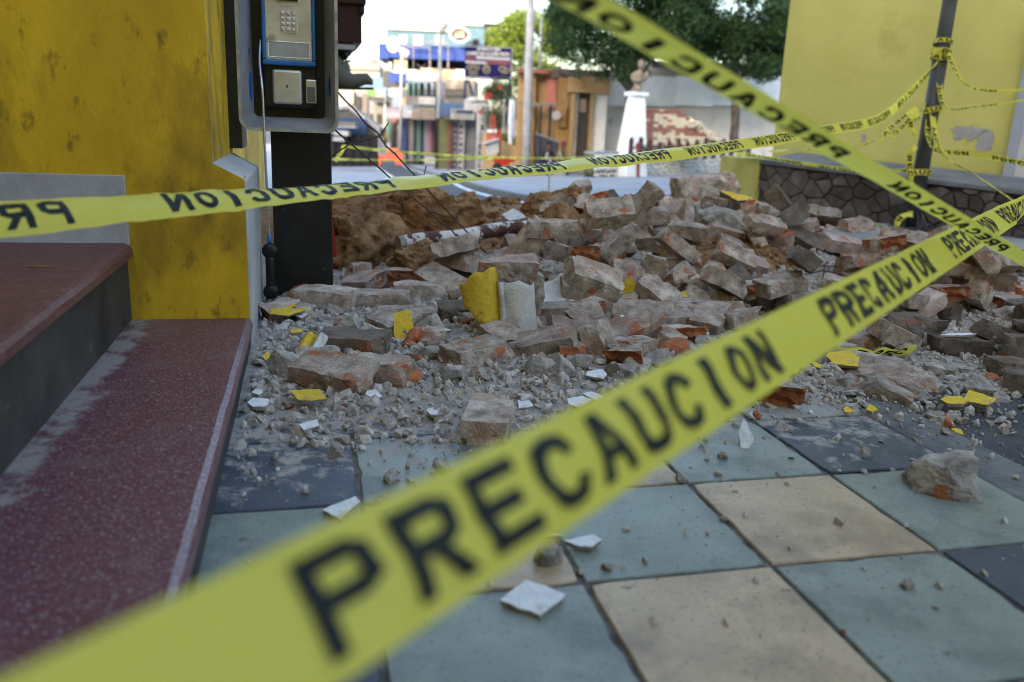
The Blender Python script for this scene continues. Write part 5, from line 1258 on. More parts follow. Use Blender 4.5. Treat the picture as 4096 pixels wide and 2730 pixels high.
def shrub(lab, base, blobs, size, mats, seed, n=120, flowers=None):
    rnd = random.Random(seed)
    t = thing('shrub', lab, 'shrub', base)
    mb = MB()
    for c, r in blobs: leaves(mb, c, r, int(n * r * r * 6), size, rnd, .2)
    mb.build('foliage', mats, t)
    mb = MB()
    for c, r in blobs[::3]: mb.tube([base + Vector((rnd.uniform(-.1, .1), 0, 0)), (base + Vector(c)) / 2 + Vector((rnd.uniform(-.1, .1), 0, .05)), Vector(c)], [.03, .02, .008], 5)
    mb.build('stem', m_bark, t)
    for f in flowers or []:
        mb = MB()
        for k in range(9):
            a_ = k * .7; mb.ball(f + Vector((math.cos(a_) * .05, -.05, math.sin(a_) * .05)), (.04, .03, .035), 6, 4)
        mb.build('blossom', M('red_blossom', (.30, .012, .01), (.42, .03, .02), 5, .6, coord='World'), t)
    return t
shrub('tall flowering shrub with red blossoms beside the jewellery pillar', at(1150, 330, 40), blobset(21, 40, [(1140, 250, 38, 60), (1155, 215, 30, 30), (1120, 230, 16, 24), (1170, 290, 30, 40)], 46, .3, .55, .6), .13,
      [M('shrub_dark', (.03, .055, .02), (.06, .095, .035), 3, .7, coord='World', trans=.2), M('shrub_brown', (.09, .05, .035), (.12, .08, .05), 3, .7, coord='World', trans=.2)], 21, 90,
      [at(1148, 202, 39.2), at(1119, 218, 39.2), at(1127, 220, 39.2), at(1120, 226, 39.2), at(1103, 258, 39.2)])
shrub('leafy green shrub hanging above the ochre building corner', at(1195, 330, 37), blobset(23, 37, [(1195, 190, 16, 18), (1200, 215, 12, 20)], 14, .25, .4, .4), .13, [m_l2, m_c2], 23, 90)
shrub('dark green shrub growing behind the brown picket fence', at(1515, 372, 27.6), blobset(25, 27.6, [(1510, 345, 45, 12), (1590, 342, 30, 8)], 14, .14, .24, .2), .08, [m_c1, m_c2], 25, 190)
shrub('tuft of weeds at the foot of the white stone wall', at(1352, 405, 27), blobset(26, 26.9, [(1350, 402, 9, 7)], 5, .08, .14, .1), .06, [m_c1, m_c2], 26, 300)

# ================================================================ park edge: white stone wall, bust, pavers, fence
m_wst = M('whitewashed_stone', (.50, .49, .46), (.66, .65, .62), 7, .85, .6, 30, orand=.1)
m_wj = M('mossy_joint', (.035, .04, .02), (.13, .13, .09), 6, .95, .6, 30, coord='World')
ra, rb_ = at(1362, 418, 27), at(1668, 398, 33)
ww = thing('stone_wall', 'low whitewashed rubble-stone wall along the park edge', 'wall', ra)
d_ = (rb_ - ra); LWW = d_.length; d_ = d_ / LWW; nn = Vector((-d_.y, d_.x, 0)).normalized()
if nn.y < 0: nn = -nn
hw = .86
mb = MB(); mb.obox(ra + Vector((0, 0, -.4)), d_ * LWW, nn * .4, Vector((0, 0, hw + .4))); mb.build('wall_core', m_wj, ww)
for i, c in enumerate(voronoi(LWW, hw, 42, 6, 18, .36)):
    cx = sum(p[0] for p in c) / len(c)
    c = shrink(c, .022 + (.02 if cx < 2 else 0), 1)
    mb = MB(); rnd = random.Random(i)
    mb.prism(c, ra - nn * .0, d_, Vector((0, 0, 1)), -nn * rnd.uniform(.03, .06), 0, .3)
    mb.build('stone', m_wst, ww)
mb = MB(); mb.obox(ra - nn * .03 + Vector((0, 0, hw + .003)), d_ * LWW, nn * .46, Vector((0, 0, .06))); mb.build('coping', m_conc, ww)
mb = MB(); mb.obox(ra - nn * .055 + d_ * .0 + Vector((0, 0, .38)), d_ * 1.4, nn * .05, Vector((0, 0, .47))); mb.build('whitewash_panel', M('whitewash', (.55, .56, .58), (.68, .69, .70), 3, .8, .3, 30, coord='World', spots=[((.25, .25, .2), 5, .66, .1)]), ww)
# yard behind the wall
mb = MB(); a1, b1 = ra + Vector((0, 0, hw - .05)), rb_ + Vector((0, 0, hw - .05))
mb.add([a1 + nn * .38, b1 + nn * .38 + d_ * 2, b1 + Vector((3, 5, 0)), a1 + Vector((1.2, 6.2, 0))], [(0, 1, 2, 3)])
kind(mb.build('yard_ground', M('yard_earth', (.07, .06, .05), (.14, .125, .1), 3, .95, .5, 20, coord='World')), 'structure')
# bust on its pedestal
b0 = at(1441, 376, 27.9); tp = at(1464, 222, 27.9)
bp_ = thing('pedestal', 'tall tapering white pedestal carrying the bust', 'pedestal', b0)
Rz = Matrix.Rotation(.5, 3, 'Z')
def frus(mb, c0, w0, c1, w1, mi=0):
    vs_ = [Vector(c0) + Rz @ Vector((x * w0 / 2, y * w0 / 2, 0)) for x, y in ((-1, -1), (1, -1), (1, 1), (-1, 1))] + [Vector(c1) + Rz @ Vector((x * w1 / 2, y * w1 / 2, 0)) for x, y in ((-1, -1), (1, -1), (1, 1), (-1, 1))]
    mb.add(vs_, [(3, 2, 1, 0), (4, 5, 6, 7), (0, 1, 5, 4), (1, 2, 6, 5), (2, 3, 7, 6), (3, 0, 4, 7)], mi)
cb = Vector(((b0.x + tp.x) / 2 + .03, 27.9, b0.z - .7)); ct = Vector((tp.x - .02, 27.9, tp.z))
mb = MB(); frus(mb, cb, .86, ct, .40); mb.build('shaft', M('white_limewash', (.66, .68, .72), (.76, .77, .80), 3, .7, .2, 30, coord='World'), bp_)
mb = MB(); frus(mb, ct + Vector((0, 0, .002)), .56, ct + Vector((0, 0, .13)), .58); mb.build('cap', MATS['white_limewash'], bp_, bevel=.015)
bt = ct + Vector((0, 0, .132))
bust = thing('bust', 'weathered brown bust of a figure with draped shoulders on the white pedestal', 'bust', bt)
m_brz = M('weathered_stone_brown', (.13, .10, .075), (.27, .22, .17), 9, .8, .8, 30, coord='World')
mb = MB()
mb.tube([bt, bt + Vector((0, 0, .10)), bt + Vector((0, 0, .18)), bt + Vector((-.01, 0, .28))], [.19, .16, .10, .12], 12); mb.build('socle', m_brz, bust, smooth=True)
mb = MB()
mb.tube([bt + Vector((-.02, 0, .24)), bt + Vector((-.01, 0, .36)), bt + Vector((0, 0, .48)), bt + Vector((.03, 0, .57)), bt + Vector((.055, -.02, .63)), bt + Vector((.06, -.03, .70))], [.13, .20, .235, .17, .085, .075], 14)
mb.ball(bt + Vector((.07, -.05, .82)), (.105, .125, .145), 14, 10)
mb.ball(bt + Vector((.06, -.18, .80)), (.025, .04, .04), 8, 6)
mb.build('figure', m_brz, bust, smooth=True)
mb = MB(); mb.ball(bt + Vector((.07, .0, .87)), (.115, .125, .125), 12, 8); mb.build('hair', m_brz, bust, smooth=True)
mb = MB(); mb.tube([bt + Vector((.15, 0, .38)), bt + Vector((.24, .02, .46)), bt + Vector((.27, 0, .60)), bt + Vector((.25, 0, .68))], [.09, .08, .06, .02], 9)
mb.tube([bt + Vector((-.2, 0, .46)), bt + Vector((-.1, -.14, .38)), bt + Vector((.06, -.16, .34)), bt + Vector((.2, -.08, .42))], [.06, .07, .06, .04], 8); mb.build('drapery', m_brz, bust, smooth=True)
# stack of pavers
q0 = at(1478, 338, 29.5)
stack = thing('paver_stack', 'big cubic stack of cream and red paving blocks, right side collapsed', 'paver stack', q0)
m_pc = M('cream_paver', (.44, .40, .30), (.56, .52, .42), 5, .9, .4, 40, orand=.14)
m_pr = M('red_paver', (.20, .09, .075), (.29, .14, .115), 5, .9, .4, 40, orand=.16)
pw, phh, pdp = .150, .086, .22
def pav_mesh(mt):
    mb = MB(); mb.box((0, 0, 0), (pw - .012, pdp, phh - .008)); return mb.mesh('paver', mt)
pm = [pav_mesh(m_pc), pav_mesh(m_pr)]
rnd = random.Random(2)
rzp = Matrix.Rotation(-.12, 3, 'Z')
NR, NC = 15, 21
for j in range(NR):
    lim = NC if j < 4 else NC - 4 - int((j - 4) * .95) + rnd.randint(-1, 0)
    if j > 12: lim = min(lim, 8)
    for i in range(max(0, lim)):
        red = (j in (0, 6, 7, 14, 13) or (j == 5 and i > 5) or (j == 8 and i % 3 == 0) or i < 2)
        if rnd.random() < .12: red = not red
        p = q0 + rzp @ Vector((i * pw + .07, rnd.uniform(-.01, .01), j * phh + .04))
        place('paver', pm[1 if red else 0], stack, p, (0, 0, -.12 + rnd.uniform(-.02, .02)))
mb = MB(); mb.add([q0 + rzp @ Vector(v) for v in ((0, .1, 0), (2.5, .1, 0), (1.2, .1, 1.22), (.0, .1, 1.26), (0, 1.2, 0), (2.5, 1.2, 0), (1.2, 1.2, 1.22), (0, 1.2, 1.26))], [(0, 1, 2, 3), (4, 7, 6, 5), (0, 4, 5, 1), (1, 5, 6, 2), (2, 6, 7, 3), (3, 7, 4, 0)])
kind(mb.build('inner_pavers', m_pr, stack), 'stuff')
for i in range(46):
    f = rnd.random(); p = q0 + rzp @ Vector((1.5 + f * 1.55 + rnd.uniform(-.1, .1), -.14 + rnd.uniform(-.1, .1), max(.04, (1 - f) * .95 + rnd.uniform(-.12, .05))))
    place('paver', pm[rnd.random() < .35], stack, p, (rnd.uniform(-.8, .8), rnd.uniform(-.8, .8), rnd.uniform(-1.5, 1.5)))
# picket fence
f0, f1 = at(1448, 362, 26.6), at(1720, 352, 28.6)
fence = thing('picket_fence', 'low dark brown wooden picket fence in front of the paver stack', 'fence', f0)
m_fen = M('dark_brown_timber', (.045, .022, .018), (.08, .04, .032), 9, .8, .4, 40, coord='World')
N = 13
for i in range(N + 1):
    p = f0 + (f1 - f0) * i / N
    h = .62 if i in (0, 1) else .45 + .05 * (i % 3)
    mb = MB(); mb.prism([(-.075, -.15), (.075, -.15), (.075, h - .08), (.02, h), (-.02, h), (-.075, h - .08)], p, (1, .2, 0), (0, 0, 1), (0, .03, 0)); mb.build('picket', m_fen, fence)
for z in (.08, .28):
    mb = MB(); mb.tube([f0 + Vector((0, .05, z)), f1 + Vector((0, .05, z))], .03, 6); mb.build('rail', m_fen, fence)
p = at(1466, 420, 26.2)
mb = MB(); mb.tube([p, at(1466, 338, 26.2)], .055, 10); mb.ball(at(1466, 334, 26.2), .08, 10, 6)
tag(mb.build('bollard', M('maroon_paint', (.14, .025, .02), (.2, .04, .03), 5, .5, coord='World')), 'slim maroon post standing before the white stone wall', 'post')
# grey wall with plastic sheeting
gw = thing('grey_wall', 'long grey rendered wall hung with pale sheeting behind the bust', 'wall', at(1388, 352, 33.5))
def rect(name, par, px0, py0, px1, py1, Y, dep, mat, bevel=0.0):
    """upright box whose front spans measured points at depth Y"""
    a_, b_ = at(px0, py0, Y), at(px1, py1, Y)
    c_, e_ = at(px0, py1, Y), at(px1, py0, Y)
    x0, x1 = (a_.x + c_.x) / 2, (b_.x + e_.x) / 2
    z1, z0 = (a_.z + e_.z) / 2, (b_.z + c_.z) / 2
    mb = MB(); mb.box(((x0 + x1) / 2, Y + dep / 2, (z0 + z1) / 2), (x1 - x0, dep, z1 - z0))
    return mb.build(name, mat, par, bevel=bevel)
m_gwall = M('grey_render', (.46, .44, .41), (.62, .60, .56), .8, .9, .4, 20, coord='World', spots=[((.17, .16, .15), 1.2, .6, .15)])
rect('wall', gw, 1385, 168, 1830, 385, 33.5, .4, m_gwall)
rect('roof_edge', gw, 1500, 146, 1835, 160, 33.2, 1.2, M('dark_roof', (.06, .055, .05), (.1, .09, .08), 4, .8, coord='World'))
rect('upper_wall', gw, 1480, 160, 1835, 172, 33.45, .5, m_gwall)
m_sheet = M('pale_sheeting', (.70, .72, .74), (.82, .84, .85), 1.4, .45, .5, 4, coord='World')
for i, (x0, x1) in enumerate(((1402, 1470), (1471, 1553), (1554, 1640), (1641, 1722), (1723, 1803))):
    a_, b_ = at(x0, 166 + (6 if i == 0 else 8), 33.3), at(x1, 246, 33.3)
    mb = MB(); nx_, nz_ = 9, 7; V = []
    for j in range(nz_):
        for k in range(nx_):
            x = a_.x + (b_.x - a_.x) * k / (nx_ - 1); z = b_.z + (a_.z - b_.z) * j / (nz_ - 1)
            V.append((x, 33.36 - .09 * math.sin(math.pi * k / (nx_ - 1)) * (1 - j / nz_ * .6) + .05 * noise.noise((x * 1.5, z * 2, i)), z))
    mb.add(V, [(j * nx_ + k, j * nx_ + k + 1, (j + 1) * nx_ + k + 1, (j + 1) * nx_ + k) for j in range(nz_ - 1) for k in range(nx_ - 1)])
    mb.build('sheet', m_sheet, gw, smooth=True)
rect('white_pillar', gw, 1354, 212, 1392, 354, 32.6, .5, M('white_wash_pillar', (.56, .56, .56), (.68, .68, .68), 2, .8, .3, 20, coord='World', spots=[((.5, .36, .15), 2, .66, .05)]))
# ochre corner house with a dark door
m_och = M('ochre_render', (.26, .17, .078), (.36, .24, .12), 1.2, .85, .3, 20, coord='World', spots=[((.25, .13, .05), 2, .62, .1)])
m_och2 = M('ochre_timber', (.21, .125, .045), (.30, .18, .07), 2, .8, .3, 20, coord='World')
m_iron = M('black_iron', (.015, .015, .016), (.03, .03, .03), 5, .6, coord='World')
oc = thing('ochre_house', 'ochre corner building with a tall dark doorway and iron columns', 'building', at(1320, 388, 33))
rect('gable', oc, 1306, 178, 1402, 214, 32.4, .8, m_och)
rect('door_jamb', oc, 1309, 212, 1318, 390, 32.5, .4, m_och); rect('door_jamb', oc, 1353, 212, 1360, 388, 32.45, .4, m_och)
dr = rect('door', oc, 1326, 212, 1353, 390, 32.75, .12, M('dark_door', (.03, .026, .024), (.06, .05, .045), 6, .6, coord='World'))
rect('door_panel', dr, 1333, 228, 1347, 258, 32.72, .03, M('door_glass', (.22, .19, .15), (.3, .26, .2), 3, .4, coord='World'))
rect('door_frame', oc, 1318, 212, 1326, 390, 32.6, .3, M('grey_frame', (.2, .2, .2), (.3, .3, .29), 4, .7, coord='World'))
rect('wall', oc, 1186, 168, 1309, 398, 34.6, .5, m_och)
rect('side_wall', oc, 1274, 248, 1309, 392, 33.0, 1.4, m_och2)
rect('red_wall', oc, 1256, 168, 1280, 250, 34.3, .3, M('faded_red_render', (.35, .10, .08), (.42, .17, .14), 3, .85, coord='World', spots=[((.5, .42, .35), 3, .6, .08)]))
rect('board', oc, 1281, 180, 1303, 292, 32.8, .25, m_och2)
rect('beam', oc, 1190, 237, 1282, 244, 33.6, .25, M('weathered_beam', (.14, .13, .12), (.22, .2, .18), 5, .8, coord='World'))
for x in (1240, 1262, 1284): rect('iron_column', oc, x - 3, 243, x + 3, 385, 33.4, .12, m_iron)
for x in (1205, 1222): rect('timber_post', oc, x - 5, 175, x + 5, 390, 34.2, .2, m_och2)
rect('roof', oc, 1190, 160, 1330, 170, 33.9, 1.6, M('red_tile_roof', (.2, .07, .05), (.28, .11, .08), 8, .9, coord='World'))
mb = MB(); mb.tube([at(1262, 165, 33.5), at(1331, 178, 32.2)], .05, 6); mb.build('eave_bar', m_iron, oc)
rect('awning_slope', oc, 1268, 160, 1400, 182, 33.0, .5, M('dark_tile', (.08, .06, .05), (.13, .1, .08), 8, .9, coord='World'))
mb = MB(); p = at(1278, 265, 32.6); mb.tube([p, p + Vector((0, -.14, 0))], .17, 16); mb.build('meter_box', M('meter_glass', (.3, .3, .32), (.4, .4, .42), 5, .3, coord='World'), oc)
rect('threshold', oc, 1290, 384, 1366, 400, 31.8, 1.2, m_conc)
# low ochre garden wall and grass slope
lw = thing('garden_wall', 'low ochre garden wall behind the red waste bin', 'wall', at(1112, 400, 39))
mb = MB(); pa = [at(1108, 415, 39), at(1108, 303, 39), at(1150, 322, 38), at(1220, 352, 36), at(1220, 405, 36), at(1150, 410, 38)]
mb.add([p_ for p_ in pa] + [p_ + Vector((0, .35, 0)) for p_ in pa], [(0, 1, 2, 5), (5, 2, 3, 4), (6, 11, 8, 7), (11, 10, 9, 8), (1, 7, 8, 2), (2, 8, 9, 3), (0, 6, 7, 1), (3, 9, 10, 4)])
mb.build('wall_body', m_och, lw)
gs = MB(); rnd = random.Random(5)
for _ in range(1500):
    f = rnd.random(); c_ = at(1150 + 65 * f, 322 + 30 * f - rnd.random() * 12, 38.3 - 2 * f)
    gs.add([c_, c_ + Vector((.03, 0, 0)), c_ + Vector((rnd.uniform(-.05, .08), rnd.uniform(-.05, .05), rnd.uniform(.08, .18)))], [(0, 1, 2)])
g_ = gs.build('grass', m_l2); g_['label'] = 'strip of green grass on top of the ochre garden wall'; g_['category'] = 'grass'; kind(g_, 'stuff')
mb = MB(); mb.add([at(1150, 323, 38.4), at(1218, 352, 36.5), at(1218, 345, 42), at(1110, 320, 45)], [(0, 1, 2, 3)]); kind(mb.build('lawn', m_l2), 'structure')
# ================================================================ poles, banners, bin
def lamp(lab, px, y0, y1, Y, r_, head=None, arm=None, name='street_lamp', mt=None):
    b_, t_ = at(px[0], y0, Y), at(px[1], y1, Y)
    o = thing(name, lab, 'street lamp' if name == 'street_lamp' else 'pole', b_)
    mb = MB(); mb.tube([b_ - Vector((0, 0, .5)), b_ + (t_ - b_) * .45, t_], [r_ * 1.15, r_, r_ * .8], 12)
    mb.build('pole', mt or M('lamp_grey', (.20, .20, .215), (.29, .29, .31), 2, .5, .1, coord='World'), o, smooth=True)
    if arm:
        mb = MB(); mb.tube([at(*q, Y) for q in arm], r_ * .45, 8); mb.build('arm', MATS['lamp_grey'], o, smooth=True)
    if head:
        mb = MB(); h_ = [at(*q, Y) for q in head]
        mb.tube(h_, [.05, .2, .32, .05][:len(h_)] if len(h_) == 4 else [.06, .22, .08], 12); mb.build('lamp_head', M('lamp_cream', (.4, .37, .33), (.46, .43, .38), 4, .5, coord='World'), o, smooth=True)
    return o
lamp('tall pale street lamp standing on the pavement before the blue awning', (1005, 1013), 382, 66, 44, .10, [(1008, 30), (1015, 48), (1022, 68), (1032, 56)], [(985, 14), (1008, 40)])
lamp('street lamp with cream head in front of the pink awning', (920, 923), 345, 118, 60, .10, [(915, 108), (924, 118), (935, 126), (942, 120)], [(882, 82), (922, 116)])
lamp('farther street lamp with cream head left of the blue building', (886, 884), 330, 152, 78, .10, [(872, 142), (882, 152), (896, 158), (902, 153)], [(855, 128), (885, 152)])
o = lamp('thick patched utility pole on the pavement beside the two seated men', (1209, 1221), 402, -60, 31, .155, name='utility_pole', mt=M('patched_pole', (.27, .27, .285), (.40, .40, .42), 2.5, .7, .4, 12, coord='World', spots=[((.2, .19, .18), 4, .62, .05), ((.22, .2, .17), .6, .56, .05)]))
mb = MB(); b_ = at(1210, 414, 31); mb.tube([b_, b_ + Vector((0, 0, .52))], [.32, .17], 8); mb.build('cone_base', M('pole_foot', (.13, .12, .11), (.2, .19, .18), 4, .9, coord='World'), o)
lamp('thin grey pipe post rising behind the ochre building', (1240, 1244), 165, 40, 36, .05, name='post')
# oval sign back on the lamp row
p = at(903, 105, 62); mb = MB(); mb.prism([(math.cos(a_ * .2618) * .42, math.sin(a_ * .2618) * .62 * (1 if math.sin(a_ * .2618) > 0 else .75)) for a_ in range(24)], p, (1, 0, 0), (0, 0, 1), (0, .06, 0))
tag(mb.build('sign_disc', M('sign_back_beige', (.4, .33, .25), (.46, .39, .31), 3, .6, coord='World')), 'rounded beige sign turned away, beside the middle street lamp', 'sign')
# banners on a thin pole
for (px, y0, y1, wpx, lab, blue) in ((1177, 229, 332, 13, 'long white vertical banner with printed text beside the shrub', 0), (1191, 278, 330, 13, 'short white and blue banner next to the long one', 1)):
    o = thing('banner', lab, 'banner', at(px, y1, 37.5))
    mb = MB(); rows = 12; V = []
    for j in range(rows + 1):
        f = j / rows; yy = y0 + (y1 - y0) * f
        l_, r_ = at(px - wpx * (.5 - .05 * math.sin(f * 9)) - 3 * f * (1 - blue), yy, 37.5), at(px + wpx * .5 - 3 * f * (1 - blue), yy, 37.5)
        V += [l_ + Vector((0, .06 * math.sin(f * 8), 0)), (l_ + r_) / 2 + Vector((0, -.08 + .05 * math.sin(f * 12), 0)), r_ + Vector((0, .06 * math.cos(f * 7), 0))]
    mb.add(V, [(j * 3 + k, j * 3 + k + 1, (j + 1) * 3 + k + 1, (j + 1) * 3 + k) for j in range(rows) for k in range(2)])
    mb.build('cloth', M('banner_white', (.62, .68, .76), (.72, .76, .82), 3, .7, coord='World'), o, smooth=True)
    mb = MB()
    if blue:
        c_ = at(px, (y0 + y1) / 2, 37.36); mb.prism([(math.cos(a_ * .5236) * .09, math.sin(a_ * .5236) * .3) for a_ in range(12)], c_, (1, 0, 0), (0, 0, 1), (0, -.01, 0))
    else:
        for k in range(11):
            c_ = at(px - 1, y0 + 14 + k * 7, 37.33); mb.box(c_, (.06 + .02 * (k % 3), .01, .07))
    pr_ = mb.build('print', M('banner_blue', (.10, .17, .36), (.15, .25, .45), 3, .7, coord='World'), o)
    kind(pr_, 'stuff')
    mb = MB(); mb.tube([at(px, y1 + 35, 37.6), at(px, y0 - 8, 37.6)], .025, 6); mb.build('rod', MATS['lamp_grey'], o)
p = at(1155, 345, 38.2); mb = MB(); mb.tube([p, at(1159, 234, 38.2)], .035, 8); mb.ball(at(1159, 232, 38.2), .07, 8, 6)
tag(mb.build('pipe_post', MATS['lamp_grey']), 'thin post with a white ball top left of the long banner', 'post')
# red waste bin frame and barrow
bn = at(1135, 392, 37); bin_ = thing('waste_bin', 'red steel frame holding a tilted grey waste bin', 'bin', bn)
m_red = M('red_enamel', (.33, .022, .014), (.42, .04, .022), 4, .5, coord='World')
rect('upright', bin_, 1143, 298, 1151, 392, 37, .12, m_red)
for x in (1122, 1129, 1138): rect('tube_post', bin_, x - 2.5, 306, x + 2.5, 324, 36.9, .1, m_red); 
for x in (1122, 1129, 1138): rect('cap', bin_, x - 3, 298, x + 3, 305, 36.88, .12, m_white)
mb = MB(); mb.tube([at(1129, 298, 37), at(1129, 270, 37), at(1133, 263, 37), at(1137, 270, 37), at(1137, 298, 37)], .035, 8); mb.build('hoop', m_red, bin_)
mb = MB(); V = [at(1113, 332, 36.6), at(1147, 322, 36.6), at(1146, 352, 36.6), at(1120, 358, 36.6)]
mb.add(V + [v + Vector((0, .55, 0)) for v in V], [(0, 1, 2, 3), (4, 7, 6, 5), (0, 4, 5, 1), (1, 5, 6, 2), (2, 6, 7, 3), (3, 7, 4, 0)]); mb.build('bucket', M('bin_grey', (.26, .28, .31), (.36, .38, .41), 3, .5, coord='World'), bin_)
mb = MB(); mb.tube([at(1110, 331, 36.5), at(1147, 320, 36.5)], .06, 8); mb.build('lid_edge', MATS['bin_grey'], bin_)
wb = thing('wheelbarrow', 'wheelbarrow with red tray standing on the pavement by the bin', 'wheelbarrow', at(1158, 392, 35.5))
mb = MB(); a_, b_ = at(1128, 362, 35.5), at(1182, 366, 35.5)
V = [a_, b_, b_ + Vector((0, .6, 0)), a_ + Vector((0, .6, 0)), a_ + Vector((.2, .1, -.3)), b_ + Vector((-.3, .1, -.3)), b_ + Vector((-.3, .5, -.3)), a_ + Vector((.2, .5, -.3))]
mb.add(V, [(4, 5, 6, 7), (0, 1, 5, 4), (1, 2, 6, 5), (2, 3, 7, 6), (3, 0, 4, 7)]); mb.build('tray', m_red, wb)
c_ = at(1143, 386, 35.6); mb = MB(); mb.tube([c_ - Vector((0, .04, 0)), c_ + Vector((0, .06, 0))], .21, 16); mb.build('wheel', m_rubber, wb)
mb = MB(); mb.tube([c_, a_ + Vector((.3, .2, -.25)), b_ + Vector((.35, .2, 0))], .025, 6); mb.tube([b_ + Vector((-.25, .2, -.2)), b_ + Vector((-.2, .2, -.55))], .025, 6); mb.build('frame', m_iron, wb)
# dark cloth screen behind the seated men
scn = thing('cloth_screen', 'dark grey cloth screen hung behind the two seated men', 'screen', at(1240, 395, 32))
mb = MB(); V = []; n = 16
for k in range(n + 1):
    f = k / n; t_ = at(1230 + 54 * f, 308 + 18 * f, 32); bb = at(1229 + 52 * f, 398, 32)
    for j in range(5): V.append(t_ + (bb - t_) * j / 4 + Vector((0, .09 * math.sin(k * 1.6) * (j / 4), 0)))
mb.add(V, [(k * 5 + j, k * 5 + j + 1, (k + 1) * 5 + j + 1, (k + 1) * 5 + j) for k in range(n) for j in range(4)])
mb.build('cloth', M('dark_cloth', (.035, .036, .045), (.06, .062, .075), 4, .8, coord='World'), scn, smooth=True)
mb = MB(); mb.tube([at(1229, 306, 32), at(1286, 327, 32)], .025, 6); mb.build('rail', MATS['lamp_grey'], scn)

# ================================================================ shops down the street
def C(name, c, r=.7, v=.15, **k):
    g_ = sum(c) / 3; c = tuple((x * .72 + g_ * .28) * (.50 if min(c) > .55 else .34) for x in c)
    return M(name, tuple(x * (1 - v) for x in c), tuple(min(.95, x * (1 + v)) for x in c), 2, r, .15, 20, coord='World', **k)
m_lav = C('lavender_shutter', (.30, .31, .38)); m_teal = C('teal_paint', (.12, .33, .33)); m_pink = C('pink_paint', (.55, .22, .36)); m_dkp = C('dark_maroon_paint', (.20, .05, .10))  # the dark maroon is one even door colour
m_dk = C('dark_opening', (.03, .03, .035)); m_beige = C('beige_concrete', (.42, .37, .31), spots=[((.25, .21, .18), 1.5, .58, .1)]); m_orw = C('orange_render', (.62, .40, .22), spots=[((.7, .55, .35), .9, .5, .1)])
m_lb = M('light_blue_panel', (.05, .10, .135), (.075, .135, .175), 2, .8, coord='World'); m_db = M('deep_blue_band', (.012, .03, .14), (.02, .045, .19), 2, .8, coord='World'); m_cream = C('cream_paint', (.6, .54, .43)); m_bluaw = C('blue_canvas', (.10, .21, .42)); m_bluaw2 = C('blue_canvas_dark', (.03, .08, .24))
m_pkaw = C('pink_canvas', (.55, .38, .47)); m_whaw = C('white_canvas', (.62, .65, .7)); m_bgaw = C('beige_canvas', (.5, .4, .34)); m_grn = C('green_board', (.03, .24, .17)); m_navy = M('navy_board', (.006, .006, .05), (.01, .01, .07), 2, .8, spec=.1, coord='World'); m_offw = C('off_white_board', (.66, .66, .68))
m_corr = M('corrugated_grey', (.25, .26, .28), (.38, .39, .41), 3, .6, .3, 10, coord='World', stretch=(.2, .2, 9))
m_lblue = C('pale_blue_wall', (.27, .40, .62)); m_mar = C('maroon_wall', (.24, .05, .035)); m_gold = C('gold_print', (.6, .48, .22), .4); m_redp = C('red_print', (.62, .10, .10)); m_whp = C('white_print', (.75, .75, .78))
def slats(par, px0, py0, px1, py1, Y, n, mat):
    for j in range(n):
        a_ = py0 + (py1 - py0) * j / n; b_ = py0 + (py1 - py0) * (j + .86) / n
        rect('slat', par, px0, a_, px1, b_, Y, .03, mat)
def awning(par, px0, py0, px1, py1, Y, out, mats, name='awning'):
    """rounded canopy: quarter-barrel canvas over the shop front, closed ends"""
    a_, b_ = at(px0, py0, Y), at(px1, py1, Y - out)
    mb = MB(); n = 7; V = []
    x0, x1 = a_.x, at(px1, py0, Y).x; z1, z0 = a_.z, b_.z
    for k in range(n):
        t_ = math.pi / 2 * k / (n - 1)
        y_, z_ = Y - out * math.sin(t_) * 1.0, z0 + (z1 - z0) * (.25 + .75 * math.cos(t_))
        V += [(x0, y_, z_), (x1, y_, z_)]
    V += [(x0, Y - out, z0), (x1, Y - out, z0)]
    n += 1
    mb.add(V, [(2 * k, 2 * k + 1, 2 * k + 3, 2 * k + 2) for k in range(n - 1)])
    base = [(x0, Y, z0), (x1, Y, z0)]
    mb.add([V[2 * k] for k in range(n)] + [base[0]], [tuple(range(n + 1))], min(1, len(mats) - 1)); mb.add([V[2 * k + 1] for k in range(n)] + [base[1]], [tuple(range(n + 1))[::-1]], min(1, len(mats) - 1))
    return mb.build(name, mats, par)
js = thing('jewellery_shop', 'jewellery shop with blue barrel awning and a white pillar lettered downward', 'shop', at(1060, 408, 43))
rect('wall', js, 1010, 228, 1112, 412, 44.2, 5, m_beige)
pl = rect('pillar', js, 1094, 240, 1116, 415, 42, .5, m_offw)
rect('fascia', js, 1066, 238, 1116, 258, 42.05, .6, m_offw)
for k, ch in enumerate('JOYERIA'):
    mb = MB(); c_ = at(1105.5 - k * .75, 300 + k * 14.5, 41.985); letter(mb, ch, c_, (1, 0, 0), (0, 0, 1), .18 if ch != 'I' else .06, .25, (0, -.004, 0), .04, 0, True)
    mb.build('letter', C('navy_letter', (.05, .05, .14)), pl)
mb = MB(); c_ = at(1083, 231, 42.4); mb.ball(c_, (.36, .12, .16), 14, 8, 0, Euler((0, -.3, 0)).to_matrix()); mb.build('dish', m_offw, js, smooth=True)
awning(js, 1015, 236, 1092, 272, 43.6, 1.5, [m_bluaw, m_bluaw2])
pn = rect('sign_panel', js, 1036, 252, 1090, 275, 42.0, .05, m_offw)
rect('print_band', pn, 1039, 253.5, 1088, 262, 41.985, .01, m_bluaw2); rect('print_band', pn, 1041, 264, 1086, 267, 41.985, .01, m_lblue); rect('print_band', pn, 1041, 269, 1086, 272.5, 41.985, .01, C('pale_yellow_print', (.65, .6, .3)))
